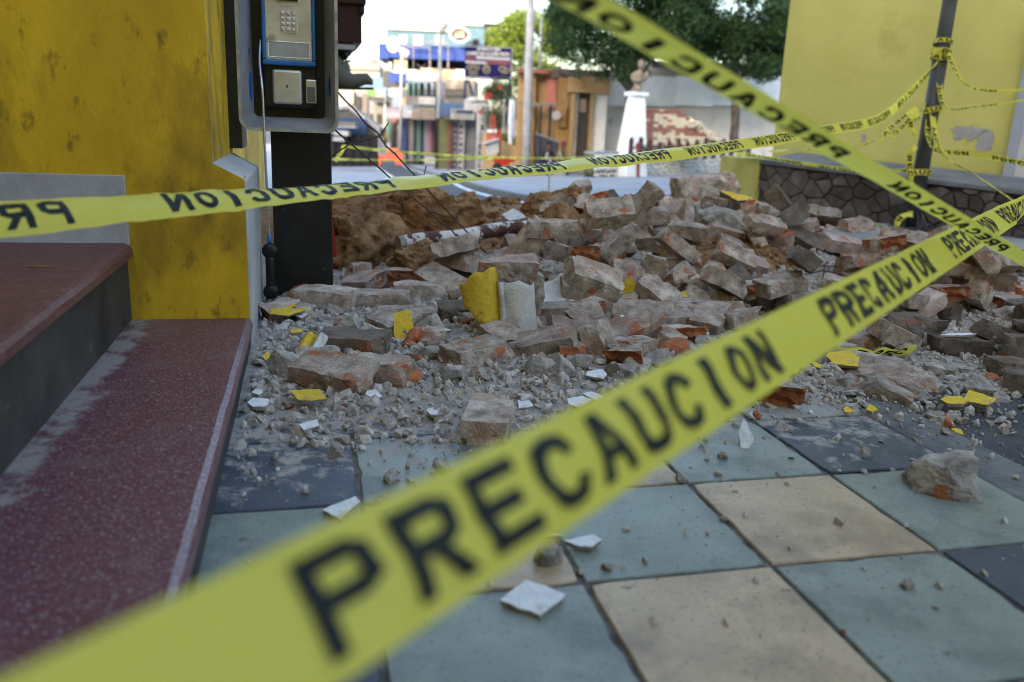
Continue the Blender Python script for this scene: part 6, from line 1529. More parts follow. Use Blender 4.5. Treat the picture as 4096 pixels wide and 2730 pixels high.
mb = MB(); c_ = at(1045, 257, 41.97); mb.tube([c_, c_ - Vector((0, .01, 0))], .09, 12); mb.build('emblem', m_gold, pn); mb = MB(); c_ = at(1082, 257, 41.97); mb.tube([c_, c_ - Vector((0, .01, 0))], .07, 12); mb.build('emblem', m_grn, pn)
sh = rect('shutter', js, 1069, 276, 1093, 412, 43.2, .06, m_lav); slats(sh, 1070, 280, 1092, 408, 43.17, 22, C('shutter_slat', (.40, .42, .50)))
rect('post', js, 1054, 276, 1066, 412, 42.9, .3, m_offw); rect('post', js, 1042, 276, 1052, 412, 42.95, .3, C('lilac_post', (.42, .42, .52)))
for x, mt_, y_ in ((1060, 'navy_letter', 292), (1047, 'navy_letter', 290), (1035, None, 288)):
    mb = MB()
    for k in range(8): mb.box(at(x - k * .4, y_ + k * 13.5, 42.85), (.13, .01, .17 - .04 * (k % 3)))
    kind(mb.build('print_marks', MATS[mt_] if mt_ else m_redp, js), 'stuff')
rect('post', js, 1030, 278, 1040, 412, 43.0, .3, C('rust_post', (.33, .14, .11)))
rect('door', js, 1008, 276, 1030, 412, 43.5, .1, C('dull_lime_paint', (.30, .32, .10))); rect('opening', js, 1000, 272, 1012, 412, 43.6, .1, m_dk)  # door in one even dull lime
rect('sill_step', js, 1000, 398, 1095, 414, 42.5, .8, m_offw)
# middle shop
ms = thing('beige_awning_shop', 'shop with white and beige rounded awnings and a pink doorway', 'shop', at(965, 372, 52))
rect('wall', ms, 932, 236, 1004, 380, 53, 6, m_dk)
awning(ms, 932, 242, 955, 272, 52.4, 1.3, [m_whaw, m_whaw]); awning(ms, 953, 242, 1003, 277, 52, 1.4, [m_bgaw, m_bgaw])
pn = rect('sign_strip', ms, 964, 250, 1000, 274, 50.55, .04, m_bgaw); rect('print_band', pn, 966, 250.5, 990, 254.5, 50.53, .01, C('amber_print', (.6, .36, .05)))
for x0, x1, mt_ in ((940, 950, m_lav), (950, 956, m_dk), (957, 966, m_teal), (967, 974, m_dk), (974, 981, m_lblue), (981, 990, m_pink), (990, 997, m_dkp)): rect('door_leaf', ms, x0, 276, x1, 372, 52.5, .1, mt_)
rect('sill_step', ms, 975, 362, 1006, 378, 51.8, .8, m_offw)
# pink awning shop
ps = thing('pink_awning_shop', 'farther shop with a pink awning and blue boards above', 'shop', at(915, 350, 64))
rect('wall', ps, 896, 205, 936, 358, 65, 8, C('far_shop_grey', (.16, .17, .2)))
awning(ps, 895, 248, 932, 274, 64.5, 1.6, [m_pkaw, m_pkaw]); rect('blue_board', ps, 902, 225, 922, 248, 64, .2, m_lblue); rect('red_sign', ps, 900, 274, 912, 282, 63, .1, m_redp)
for x0, x1, mt_ in ((900, 908, m_dk), (912, 922, m_lav), (925, 932, m_db)): rect('door_leaf', ps, x0, 280, x1, 350, 64.7, .1, mt_)
for x0, x1, y0, y1, mt_, lab in ((922, 932, 226, 252, C('ochre_board', (.5, .4, .2)), 'small ochre shop board above the white awning'), (932, 962, 222, 242, C('striped_board', (.48, .42, .36)), 'brown lettered shop board above the beige awning'), (962, 1000, 223, 241, m_offw, 'long white blank shop board beneath the balcony'), (1000, 1014, 218, 245, m_grn, 'green shop board between two lamp poles'), (893, 914, 205, 222, m_whaw, 'small white board on the far shop front')):
    tag(rect('shop_board', None, x0, y0, x1, y1, 51.0 if x0 > 930 else 62, .15, mt_), lab, 'sign')
# storey above with arches and balcony
up = thing('balcony_house', 'weathered beige upper storey with blue arches and wrought iron balcony', 'building', at(1000, 245, 54))
rect('wall', up, 1000, 182, 1090, 250, 54.5, 5, m_beige); rect('arch_wall', up, 935, 186, 1002, 246, 56, 5, m_dk)
for x in (938, 950, 962, 978, 993): rect('arch_column', up, x - 3, 190, x + 3, 244, 55.6, .25, m_teal if x < 970 else m_lblue)
for x in (944, 956, 970, 986):
    mb = MB(); mb.tube([at(x + math.cos(k * .314) * 7, 196 - math.sin(k * .314) * 8, 55.7) for k in range(11)], .08, 6); mb.build('arch', m_lblue, up)
mb = MB()
for x in range(962, 1072, 4):
    mb.tube([at(x, 236, 53.4), at(x + 1.5, 222, 53.3), at(x, 208, 53.4)], .018, 5)
for y_ in (208, 222, 236): mb.tube([at(960, y_, 53.4), at(1074, y_, 53.4)], .03, 5)
kind(mb.build('railing', m_iron, up), 'stuff')
rect('box_sign', up, 1008, 190, 1022, 240, 52.6, .3, C('lilac_sign', (.40, .38, .52)))
# blue building with the crown sign
bb_ = thing('blue_building', 'blue panelled building with dark open gallery, crowned oval sign on its roofline', 'building', at(980, 240, 66))
rect('upper_panel', bb_, 888, 72, 1072, 118, 68, 6, m_lb); rect('upper_panel', bb_, 1060, 60, 1113, 118, 67.6, 6, m_lb)
rect('yellow_trim', bb_, 888, 70, 1062, 72.5, 67.8, .5, C('yellow_trim', (.5, .4, .1))); rect('yellow_trim', bb_, 1060, 58, 1113, 60.5, 67.4, .5, MATS['yellow_trim'])
for x0, x1 in ((917, 935), (950, 972), (1000, 1020)):
    for j in range(4): rect('vent_slat', bb_, x0, 82 + j * 6, x1, 85.5 + j * 6, 67.9, .1, m_offw)
rect('window', bb_, 1086, 90, 1099, 116, 67.5, .1, m_dk)
rect('blue_band', bb_, 870, 104, 1074, 136, 66.5, 7, m_db)
mb = MB(); V = [at(870, 136, 66.4), at(870, 128, 66.4), at(893, 102, 66.4), at(893, 136, 66.4)]; mb.add(V + [v + Vector((0, 3, 0)) for v in V], [(0, 1, 2, 3), (4, 7, 6, 5), (0, 4, 5, 1), (1, 5, 6, 2)]); mb.build('blue_slope', m_db, bb_)
rect('gallery', bb_, 900, 134, 1072, 165, 69, 4, m_dk)
rect('stair_tower', bb_, 905, 132, 935, 190, 67, 1, m_orw)
rect('parapet', bb_, 966, 158, 1046, 184, 66, .5, m_orw); rect('parapet', bb_, 925, 160, 967, 186, 66.2, .5, m_corr); rect('parapet', bb_, 1046, 160, 1074, 186, 66.1, .5, m_corr)
rect('lower_wall', bb_, 940, 184, 1000, 206, 65.8, 2, m_cream); rect('lower_wall', bb_, 880, 165, 925, 200, 67.5, 2, C('sooty_wall', (.12, .11, .11)))
mb = MB()
for pp_ in ([(927, 160), (927, 106), (988, 110), (988, 160)], [(950, 158), (950, 97), (1030, 101), (1030, 158)]): mb.tube([at(*q, 65.5) for q in pp_], .07, 6)
mb.build('pipe_frame', C('rust_pipe', (.5, .42, .38)), bb_)
mb = MB(); mb.tube([at(968 + 12 * math.cos(k * .349), 142 - 12 * math.sin(k * .349), 67.5) for k in range(19)], .06, 6); mb.build('wheel_hoop', m_iron, bb_)
cs = thing('oval_sign', 'white-rimmed black oval sign with coloured crown over white lettering', 'sign', at(1056, 98, 65))
def oval(rx, ry, dy): return [(math.cos(k * .19635) * rx, math.sin(k * .19635) * ry) for k in range(32)]
c_ = at(1056, 80, 65); ux_, uz_ = Vector((1, 0, 0)), Vector((0, 0, 1))
mb = MB(); mb.prism(oval(.76, .56, 0), c_, ux_, uz_, (0, .12, 0)); mb.build('rim', m_offw, cs)
mb = MB(); mb.prism(oval(.62, .43, 0), c_ - Vector((0, .02, 0)), ux_, uz_, (0, .015, 0)); mb.build('face', m_dk, cs)
mb = MB(); 
for k, ch in enumerate('CORONA'):
    mb = MB(); letter(mb, ch, c_ + Vector((-.34 + k * .136, -.03, -.22)), (1, 0, 0), (0, 0, 1), .12, .24, (0, -.005, 0), .05, 0, True); mb.build('letter', m_whp, cs)
cr_ = [(-.42, .06), (-.36, .30), (-.22, .16), (-.1, .34), (.02, .18), (.14, .34), (.26, .16), (.38, .30), (.42, .06)]
cm = [C('crown_red', (.6, .2, .2)), C('crown_amber', (.6, .4, .15)), C('crown_lime', (.5, .6, .2)), C('crown_mint', (.4, .6, .4))]
for k in range(4):
    mb = MB(); q_ = cr_[2 * k:2 * k + 3]; mb.prism([(q_[0][0], .06)] + list(q_) + [(q_[2][0], .06)] if q_[0][1] != .06 else list(q_) + [(q_[2][0], .06)], c_ - Vector((0, .03, 0)), ux_, uz_, (0, .01, 0)); mb.build('crown_point', cm[k], cs)
mh = thing('maroon_house', 'maroon upper storey with glazed frame behind the billboard', 'building', at(1125, 115, 68))
rect('wall', mh, 1112, 78, 1160, 135, 69, 5, m_mar); rect('frame', mh, 1110, 54, 1148, 58, 68.8, 4, m_iron)
for x in (1111, 1130, 1147): rect('frame_post', mh, x - 1.5, 56, x + 1.5, 82, 68.8, .2, m_iron)
rect('glass', mh, 1113, 59, 1146, 76, 69.2, .1, C('sky_glass', (.45, .5, .52), .2))
# billboard
bd = thing('billboard', 'navy billboard for a gold buyer with white and red lines and pictured rings', 'billboard', at(1115, 250, 46))
rect('board', bd, 1068, 109, 1175, 183, 46, .12, m_navy)
for (x0, y0, x1, y1) in ((1067, 107.5, 1176, 109.5), (1174.5, 109.5, 1176.5, 184)): rect('frame', bd, x0, y0, x1, y1, 45.97, .16, MATS['lamp_grey'])
mb = MB(); k_ = Vector((0, -.006, 0))
letter(mb, 'JOYERIA LA CEIBA', at(1124, 119, 45.98), (1, 0, .02), (0, 0, 1), 1.22, .19, k_, .045, 0, True)
letter(mb, 'COMPRO ORO AL SUPER PRECIO', at(1121, 128.5, 45.98), (1, 0, .02), (0, 0, 1), 2.28, .19, k_, .045, 0, True); kind(mb.build('white_text', m_whp, bd), 'stuff')
mb = MB(); letter(mb, 'f', at(1096, 119, 45.98), (1, 0, 0), (0, 0, 1), .08, .2, k_, .04, 0, True); mb.build('blue_mark', m_lblue, bd)
rect('white_strip', bd, 1094, 131, 1171, 138, 45.985, .01, m_whp); rect('red_strip', bd, 1069.5, 130.5, 1093, 137.5, 45.985, .01, m_redp); rect('white_strip', bd, 1069.5, 140.5, 1118, 147, 45.985, .01, m_whp); rect('red_strip', bd, 1119, 140.5, 1171, 148.5, 45.985, .01, m_redp)
mb = MB()
for j, (xa, xb) in enumerate(((1071, 1171), (1071, 1171))):
    for x in range(xa, xb, 4): mb.box(at(x + (x * 7 % 3) * .4, 134.5 + 9.5 * j, 45.975), (.022, .008, .12))
kind(mb.build('print_gaps', m_navy, bd), 'stuff')
rect('footer_strip', bd, 1069.5, 177.5, 1136, 179.5, 45.985, .01, m_whp)
def ringp(px, py, r_, tilt, sq=1.0):
    c_ = at(px, py, 45.96); mb = MB(); q_ = Euler((0, tilt, 0)).to_matrix()
    mb.tube([c_ + q_ @ Vector((math.cos(k * .3307) * r_, 0, math.sin(k * .3307) * r_ * sq)) for k in range(20)], .035, 6); mb.build('ring', m_gold, bd)
ringp(1155, 160, .19, .2, .7); ringp(1163, 163, .19, -.3, .6); ringp(1118, 160, .17, 0, 1.2); ringp(1117, 158, .09, 0, 1.2)
for x, y_ in ((1078, 155), (1088, 152), (1097, 156), (1083, 167), (1092, 168)): ringp(x, y_, .10, 0, .9)
for a_, b_ in (((1070, 184), (1066, 240)), ((1075, 184), (1090, 232)), ((1172, 184), (1160, 245)), ((1174, 184), (1173, 250))):
    mb = MB(); mb.tube([at(*a_, 46.05), at(*b_, 46.05 + .1)], .07, 6); mb.build('strut', m_bluaw2, bd)
# ---- farther left side of the street
fh = thing('cream_house', 'pale cream block with a blue window far down the street', 'building', at(838, 175, 110)); rect('wall', fh, 806, 132, 872, 200, 112, 8, m_cream); rect('roof_line', fh, 806, 160, 872, 163, 111.8, .3, m_dk); rect('window', fh, 850, 133, 866, 145, 111.7, .2, m_lav)
fh = thing('far_houses', 'distant pale street front below the cream block', 'building', at(820, 300, 130)); rect('wall', fh, 770, 196, 880, 330, 132, 8, C('far_pale_wall', (.4, .42, .42)))  # far front in one even pale grey
for x0, y0, x1, y1, mt_ in ((795, 210, 812, 240, m_cream), (815, 222, 830, 250, m_dk), (832, 215, 845, 262, C('far_brown', (.22, .19, .17))), (848, 230, 870, 262, m_lav), (850, 262, 872, 300, m_dk)): rect('front', fh, x0, y0, x1, y1, 131, .5, mt_)
fh = thing('grey_house', 'grey shop house with dark roof left of the far lamps', 'building', at(868, 300, 88)); rect('wall', fh, 858, 236, 900, 330, 89, 6, C('dull_grey', (.3, .3, .28))); rect('roof', fh, 846, 224, 900, 232, 87, 3, C('brown_roof', (.1, .075, .08))); rect('door', fh, 884, 262, 894, 325, 88.8, .1, m_grn); rect('window', fh, 866, 262, 876, 285, 88.8, .1, m_dk)
tag(rect('sign_board', None, 826, 178, 892, 206, 70, .2, C('sky_blue_board', (.16, .42, .66))), 'sky blue sign board projecting at the far left of the street', 'sign')
tag(rect('sign_board', None, 843, 206, 862, 222, 76, .2, C('leaf_green_board', (.16, .5, .10))), 'leaf green sign board below the sky blue one', 'sign')
tag(rect('sign_board', None, 893, 168, 934, 190, 64.5, .2, m_db), 'blue board with a round white mark under the stair tower', 'sign')
# ---- street stall with tarpaulin, left of the barrier
ten = thing('market_tent', 'white-framed market tent with blue tarpaulin and dark side cloth', 'tent', at(820, 375, 38))
mb = MB(); n = 6; V = []
rp = [(760, 262, 38), (800, 248, 38), (868, 300, 38)]
for a_, b_ in (((770, 250), (802, 246)), ((802, 246), (870, 298)), ((868, 296), (868, 312))): 
    mb.tube([at(*a_, 38), at(*b_, 38)], .11, 8)
mb.build('frame', m_offw, ten)
mb = MB(); V = [at(765, 250, 38.05), at(802, 250, 38.05), at(866, 300, 38.05), at(866, 318, 38.05), at(765, 318, 38.05)]; mb.add(V + [v + Vector((0, 2.2, 0)) for v in V], [(0, 1, 2, 3, 4), (5, 9, 8, 7, 6), (0, 5, 6, 1), (1, 6, 7, 2)]); mb.build('gable_cloth', C('tent_grey', (.24, .24, .25)), ten)
rect('blue_tarpaulin', ten, 765, 272, 842, 312, 37.7, .1, C('tarp_blue', (.03, .14, .42)))
mb = MB(); V = []; n = 20
for k in range(n + 1):
    f = k / n; t_ = at(752 + 118 * f, 308 + 2 * f, 37.3); b_ = at(752 + 118 * f, 384, 37.3)
    for j in range(4): V.append(t_ + (b_ - t_) * j / 3 + Vector((0, .07 * math.sin(k * 1.9), 0)))
mb.add(V, [(k * 4 + j, k * 4 + j + 1, (k + 1) * 4 + j + 1, (k + 1) * 4 + j) for k in range(n) for j in range(3)]); mb.build('side_cloth', C('midnight_cloth', (.018, .016, .032)), ten, smooth=True)
mb = MB(); V = []
for k in range(7):
    f = k / 6; 
    for j in range(6): V.append(at(869 + 20 * f * math.sin((j + 1) / 6 * 1.5) , 302 + 12 * f + (356 - 302 - 12 * f) * j / 5, 37.2 - .1 * math.sin(k * 2)))
mb.add(V, [(k * 6 + j, k * 6 + j + 1, (k + 1) * 6 + j + 1, (k + 1) * 6 + j) for k in range(6) for j in range(5)]); mb.build('pale_curtain', m_whaw, ten, smooth=True)
for x0, y0, x1, y1, lab in ((776, 281, 816, 294, 'upper white crate on the market stall'), (768, 301, 800, 312, 'middle white crate on the market stall'), (765, 316, 790, 325, 'lowest white crate on the market stall')):
    cr = thing('crate', lab, 'crate', at(x0, y1, 36.8)); rect('body', cr, x0, y0, x1, y1, 36.8, .5, m_bgaw if y0 < 290 else m_offw); rect('rim', cr, x0 - 1, y1 - 3, x1 + 1, y1, 36.75, .6, m_offw)
# ---- plastic road barrier
br = thing('road_barrier', 'orange plastic road barrier across the lane', 'barrier', at(892, 378, 50))
m_org = M('orange_plastic', (.62, .11, .06), (.72, .15, .09), 2, .5, coord='World')
rect('body', br, 858, 347, 926, 371, 50, .4, m_org, .04); rect('top_rail', br, 872, 341, 914, 348, 50.02, .35, m_org, .03)
rect('foot', br, 858, 370, 876, 379, 49.95, .5, m_org, .03); rect('foot', br, 908, 370, 926, 379, 49.95, .5, m_org, .03)
for x in (883.5, 901): 
    c_ = at(x, 354, 49.98); mb = MB(); mb.tube([c_, c_ - Vector((0, .02, 0))], .075, 14); mb.build('plug', C('barrier_plug', (.3, .28, .3)), br)
for x in (875, 892.5, 910): rect('rib', br, x - .8, 349, x + .8, 370, 49.96, .05, m_redp)
# ---- maroon eave and scroll ornament of the neighbouring house, above the street
ev = thing('maroon_eave', 'maroon roof fascia with pale moulding jutting out above the payphone', 'eave', W(-.5, 7.0, 1.5))
def rectT(name, par, px0, py0, px1, py1, t_, dep, mat, bevel=0.0):
    def pt(px, py):
        r_ = ray(px, py); k = (t_ - (EYE - ORG).dot(VT)) / r_.dot(VT); q = EYE + r_ * k
        return (q - ORG).dot(US), q.z
    s0, z1 = pt(px0, py0); s1, z0 = pt(px1, py1)
    mb = MB(); mb.obox(W(s0, t_, z0), US * (s1 - s0), VT * dep, Vector((0, 0, z1 - z0))); return mb.build(name, mat, par, bevel=bevel)
m_mar2 = C('maroon_fascia', (.10, .018, .016), .5)
rectT('fascia', ev, 520, -120, 832, 100, 6.9, 1.2, m_mar2); rectT('cornice', ev, 520, -120, 842, 10, 6.85, 1.3, m_mar2); rectT('bracket', ev, 822, 10, 839, 34, 6.88, .3, m_mar2, .02)
rectT('bracket', ev, 822, 34, 829, 55, 6.89, .25, m_mar2, .02)
rectT('pale_moulding', ev, 520, 97, 816, 104, 6.84, 1.1, m_offw); rectT('soffit', ev, 520, 104, 806, 113, 6.95, 1.0, m_iron)
def wt(px, py, t_):
    r_ = ray(px, py); return EYE + r_ * ((t_ - (EYE - ORG).dot(VT)) / r_.dot(VT))
orn = thing('scroll_ornament', 'pale plaster scroll ornament curling to a point beneath the maroon eave', 'ornament', wt(790, 190, 7.0))
mb = MB(); path = [(640, 130), (720, 150), (760, 160), (778, 172), (795, 184), (812, 187), (828, 184), (842, 182), (852, 190), (856, 196)]
mb.tube([wt(*q, 7.0) for q in path], [.16, .16, .16, .12, .085, .068, .060, .055, .032, .008], 14)
mb.build('scroll', C('plaster_taupe', (.33, .31, .27)), orn, smooth=True)
mb = MB(); mb.tube([wt(*q, 7.0) for q in ((778, 150), (785, 162), (798, 176))], [.11, .08, .05], 12); mb.build('upper_curl', MATS['plaster_taupe'], orn, smooth=True)
mb = MB(); mb.tube([wt(*q, 6.98) for q in ((770, 203), (815, 204), (858, 204))], .012, 6); mb.build('drip_edge', m_iron, orn)
mb = MB(); rnd = random.Random(4)
for _ in range(26): 
    c_ = wt(784 + rnd.uniform(-6, 10), 112 + rnd.random() * 38, 7.1); mb.tube([c_, c_ + Vector((rnd.uniform(-.06, .07), rnd.uniform(-.05, .05), rnd.uniform(-.1, .03)))], .012, 5)
tag(mb.build('debris_tangle', m_iron), 'dark tangle of hanging debris between the eave and the scroll', 'debris')
# ================================================================ people
def person(lab, foot, h, yaw, pose, cols, cap=None, hair=(.02, .016, .012)):
    """one skinned body with clothing colours by region; hair or cap as children"""
    s = h / 1.72
    seat = pose == 'sit'
    J, E, Rr = [], [], []
    def add(p, r, par=None):
        J.append(Vector(p)); Rr.append(r)
        if par is not None: E.append((par, len(J) - 1))
        return len(J) - 1
    hip = .52 if seat else .92
    lean = -.18 if seat else -.02
    P_ = add((0, 0, hip), .135); sp1 = add((0, lean * .4, hip + .2), .135, P_); ch = add((0, lean, hip + .40), .155, sp1); nk = add((0, lean * 1.1, hip + .53), .065, ch); hd0 = add((0, lean * 1.25, hip + .62), .075, nk); hd = add((0, lean * 1.3, hip + .70), .095, hd0); hd2 = add((0, lean * 1.3, hip + .79), .07, hd)
    nose = add((0, lean * 1.3 - .10, hip + .69), .02, hd)
    for sgn in (-1, 1):
        sh_ = add((sgn * .17, lean, hip + .43), .07, ch)
        if seat: el = add((sgn * .25, lean - .12, hip + .20), .048, sh_); wr = add((sgn * .14, lean - .34, hip + .13), .035, el); ha = add((sgn * .10, lean - .42, hip + .12), .038, wr)
        else:
            sw = .16 * sgn if pose == 'walk' else 0
            el = add((sgn * .23, lean + sw * .5 + .03, hip + .18), .048, sh_); wr = add((sgn * .22, lean + sw - .08, hip - .04), .035, el); ha = add((sgn * .215, lean + sw - .11, hip - .13), .038, wr)
        hp = add((sgn * .095, 0, hip - .04), .10, P_)
        if seat: kn = add((sgn * .15, -.42, hip + .0), .065, hp); an = add((sgn * .15, -.44 + .1 * sgn, .09), .04, kn); to = add((sgn * .16, -.58 + .1 * sgn, .03), .038, an)
        else:
            sw = .2 * sgn if pose == 'walk' else 0
            kn = add((sgn * .10, -.03 - sw * .6, .49), .065, hp); an = add((sgn * .10, .02 - sw + (.05 if sw < 0 else 0), .09), .042, kn); to = add((sgn * .11, -.13 - sw, .03), .04, an)
    me = bpy.data.meshes.new('tmp'); me.from_pydata([j * s for j in J], E, [])
    ob = bpy.data.objects.new('tmp', me); col.objects.link(ob)
    md = ob.modifiers.new('skin', 'SKIN'); md.use_smooth_shade = True
    for i, sv in enumerate(me.skin_vertices[0].data):
        sv.radius = (Rr[i] * s, Rr[i] * s * (.8 if i in (1, 2) else 1)); sv.use_root = (i == 0)
    sb = ob.modifiers.new('sub', 'SUBSURF'); sb.levels = 1
    dg = bpy.context.evaluated_depsgraph_get(); dg.update()
    m2 = bpy.data.meshes.new_from_object(ob.evaluated_get(dg)); bpy.data.objects.remove(ob)
    m2.name = 'person'; m2.materials.clear()
    for c_ in cols: m2.materials.append(C('cloth_%02d%02d%02d' % tuple(int(x * 99) for x in c_), c_, .8))
    for p in m2.polygons:
        i = min(range(len(J)), key=lambda k: (J[k] * s - p.center).length)
        z = p.center.z / s
        leg0 = {12, 13, 14} | {18, 19, 20} | {11, 17}
        if i in (3, 4, 5, 6, 7) : p.material_index = 2
        elif i in (10, 11, 17, 16) and i in (10, 11, 16, 17): p.material_index = 2 if i in (11, 18) or i == 11 else 0
        elif i in (0,): p.material_index = 1 if z < hip + .04 else 0
        elif i in (1, 2): p.material_index = 0
        else: p.material_index = 0
        # joints are numbered: 8 shoulder 9 elbow 10 wrist 11 hand 12 hip 13 knee 14 ankle 15 toe, then 16..23 on the other side
        k = (i - 8) % 8 if i >= 8 else None
        if k is not None: p.material_index = (0, 0, 0, 2, 1, 1, 1, 3)[k]
    o = bpy.data.objects.new('person', m2); col.objects.link(o); o.location = foot; o.rotation_euler = (0, 0, yaw)
    tag(o, lab, 'person')
    hc = J[5] * s
    mb = MB()
    if cap:
        mb.ball(hc + Vector((0, .0, .055 * s)), (.108 * s, .118 * s, .085 * s), 12, 8); mb.box(hc + Vector((0, -.13 * s, .045 * s)), (.15 * s, .12 * s, .012)); q = mb.build('cap', C('cap_%d' % int(cap[0] * 99), cap, .7), None, smooth=True)
    else:
        mb.ball(hc + Vector((0, .025 * s, .045 * s)), (.105 * s, .11 * s, .095 * s), 12, 8); q = mb.build('hair', C('dark_hair', hair, .7), None, smooth=True)
    q.parent = o
    return o
SK, SHOE = (.30, .15, .09), (.03, .03, .03)
o = person('man in dark jacket with white panel seated by the cloth screen', at(1250, 412, 30.9), 1.72, .5, 'sit', [(.03, .035, .07), (.03, .03, .04), SK, SHOE])
mb = MB(); mb.box((-.12, -.33, .82), (.10, .03, .3)); q = mb.build('jacket_panel', m_whp); q.parent = o; mb = MB(); mb.box((.02, -.34, .78), (.1, .03, .16)); q = mb.build('red_panel', m_redp); q.parent = o
mb = MB(); c_ = at(1250, 410, 31.0); mb.box(c_ + Vector((.05, .1, .21)), (.9, .4, .42)); tag(mb.build('bench', m_conc, bevel=.02), 'low concrete block the dark-jacketed man sits on', 'bench')
person('man in red cap and pale yellow shirt seated by the doorway', at(1276, 411, 30.6), 1.70, 1.2, 'sit', [(.55, .5, .22), (.05, .06, .1), SK, SHOE], cap=(.55, .03, .03))
mb = MB(); c_ = at(1280, 409, 30.7); mb.box(c_ + Vector((.12, .1, .2)), (.6, .42, .4)); tag(mb.build('bench', m_conc, bevel=.02), 'low concrete block under the man in the red cap', 'bench')
person('pedestrian in dark clothes and pale cap walking before the beige awning', at(945, 352, 70), 1.75, .1, 'walk', [(.06, .065, .09), (.05, .05, .06), SK, SHOE], cap=(.4, .55, .55))
person('pedestrian in grey-blue shirt walking nearest the pink doorway', at(977, 351, 66), 1.72, -.1, 'walk', [(.12, .15, .2), (.03, .03, .04), SK, SHOE])
person('pedestrian in black standing behind the road barrier', at(916, 346, 74), 1.75, .4, 'stand', [(.03, .035, .06), (.02, .02, .025), SK, SHOE], cap=(.03, .05, .1))
person('person in a yellow jacket behind the pale tent curtain', at(884, 352, 62), 1.7, 2.6, 'stand', [(.62, .36, .03), (.05, .05, .06), SK, SHOE])
p = at(938, 353, 60)
mb = MB(); p = gd(950, 378, zroad(-5.5, 46) + .075); mb.ball(p + Vector((0, 0, .06)), (.12, .07, .07), 8, 6); mb.ball(p + Vector((.13, 0, .12)), (.05, .04, .05), 8, 6); mb.add([p + Vector((-.1, -.02, .07)), p + Vector((-.1, .02, .07)), p + Vector((-.24, 0, .05))], [(0, 1, 2)])
mb.tube([p + Vector((.02, 0, .0)), p + Vector((.02, 0, -.06))], .01, 5); tag(mb.build('pigeon', m_iron, smooth=True), 'small dark bird on the pavement beside the barrier', 'bird')

# ================================================================ caution tape
def tape_mat():
    mt = bpy.data.materials.new('caution_tape_yellow'); mt.use_nodes = True
    n, l = mt.node_tree.nodes, mt.node_tree.links
    b = n['Principled BSDF']; b.inputs['Base Color'].default_value = (.80, .73, .10, 1); b.inputs['Roughness'].default_value = .38; b.inputs['Specular IOR Level'].default_value = .35
    tr = n.new('ShaderNodeBsdfTranslucent'); tr.inputs[0].default_value = (.88, .82, .13, 1)
    ms = n.new('ShaderNodeMixShader'); ms.inputs[0].default_value = .45
    l.new(b.outputs[0], ms.inputs[1]); l.new(tr.outputs[0], ms.inputs[2]); l.new(ms.outputs[0], n['Material Output'].inputs[0])
    geo = n.new('ShaderNodeTexCoord'); nz = n.new('ShaderNodeTexNoise'); nz.inputs['Scale'].default_value = 25
    l.new(geo.outputs['Object'], nz.inputs['Vector']); bp = n.new('ShaderNodeBump'); bp.inputs['Strength'].default_value = .3; bp.inputs['Distance'].default_value = .004
    l.new(nz.outputs[0], bp.inputs['Height']); l.new(bp.outputs[0], b.inputs['Normal'])
    return mt
m_tape = tape_mat()
m_ink = M('tape_ink', (.006, .008, .008), (.012, .016, .014), 20, .6, spec=.2)
def ringg(o, i, closed=False):
    n = len(o); k = n if closed else n - 1
    return o + i, [(a, (a + 1) % n, n + (a + 1) % n, n + a) for a in range(k)]
def glyphs():
    G = {}
    def polys(ps):
        V, F = [], []
        for p in ps: F.append(tuple(range(len(V), len(V) + len(p)))); V += p
        return V, F
    def q(x0, y0, x1, y1): return [(x0, y0), (x1, y0), (x1, y1), (x0, y1)]
    bowl = [q(.26, .8, .72, 1), q(.26, .4, .72, .6), [(.72, .4), (1, .52), (.74, .62), (.72, .6)], [(1, .52), (1, .88), (.74, .78), (.74, .62)], [(1, .88), (.72, 1), (.72, .8), (.74, .78)]]
    G['P'] = polys([q(0, 0, .26, 1)] + bowl)
    G['R'] = polys([q(0, 0, .26, 1)] + bowl + [[(.38, .4), (.66, .4), (1, 0), (.70, 0)]])
    G['E'] = polys([q(0, 0, .26, 1), q(.26, .8, 1, 1), q(.26, .4, .85, .6), q(.26, 0, 1, .2)])
    G['I'] = polys([q(0, 0, 1, 1)])
    G['A'] = polys([[(0, 0), (.26, 0), (.5, .78), (.5, 1), (.36, 1)], [(1, 0), (.64, 1), (.5, 1), (.5, .78), (.74, 0)], [(.346, .28), (.654, .28), (.602, .45), (.398, .45)]])
    G['N'] = polys([q(0, 0, .26, 1), q(.74, 0, 1, 1), [(.26, 1), (.26, .6), (.74, 0), (.74, .4)]])
    G['C'] = ringg([(1, .3), (.85, .06), (.6, 0), (.35, 0), (.1, .1), (0, .35), (0, .65), (.1, .9), (.35, 1), (.6, 1), (.85, .94), (1, .7)], [(.74, .36), (.66, .24), (.56, .2), (.42, .2), (.3, .27), (.26, .4), (.26, .6), (.3, .73), (.42, .8), (.56, .8), (.66, .76), (.74, .64)])
    G['O'] = ringg([(.5 + .5 * math.cos(k * .5236), .5 + .5 * math.sin(k * .5236)) for k in range(12)], [(.5 + .25 * math.cos(k * .5236), .5 + .3 * math.sin(k * .5236)) for k in range(12)], True)
    V, F = ringg([(0, .3), (.08, .1), (.3, 0), (.7, 0), (.92, .1), (1, .3)], [(.26, .34), (.3, .25), (.4, .2), (.6, .2), (.7, .25), (.74, .34)])
    n = len(V); V = V + [(0, .3), (.26, .34), (.26, 1), (0, 1), (1, .3), (1, 1), (.74, 1), (.74, .34)]; F = F + [(n, n + 1, n + 2, n + 3), (n + 4, n + 5, n + 6, n + 7)]
    G['U'] = (V, F)
    return G
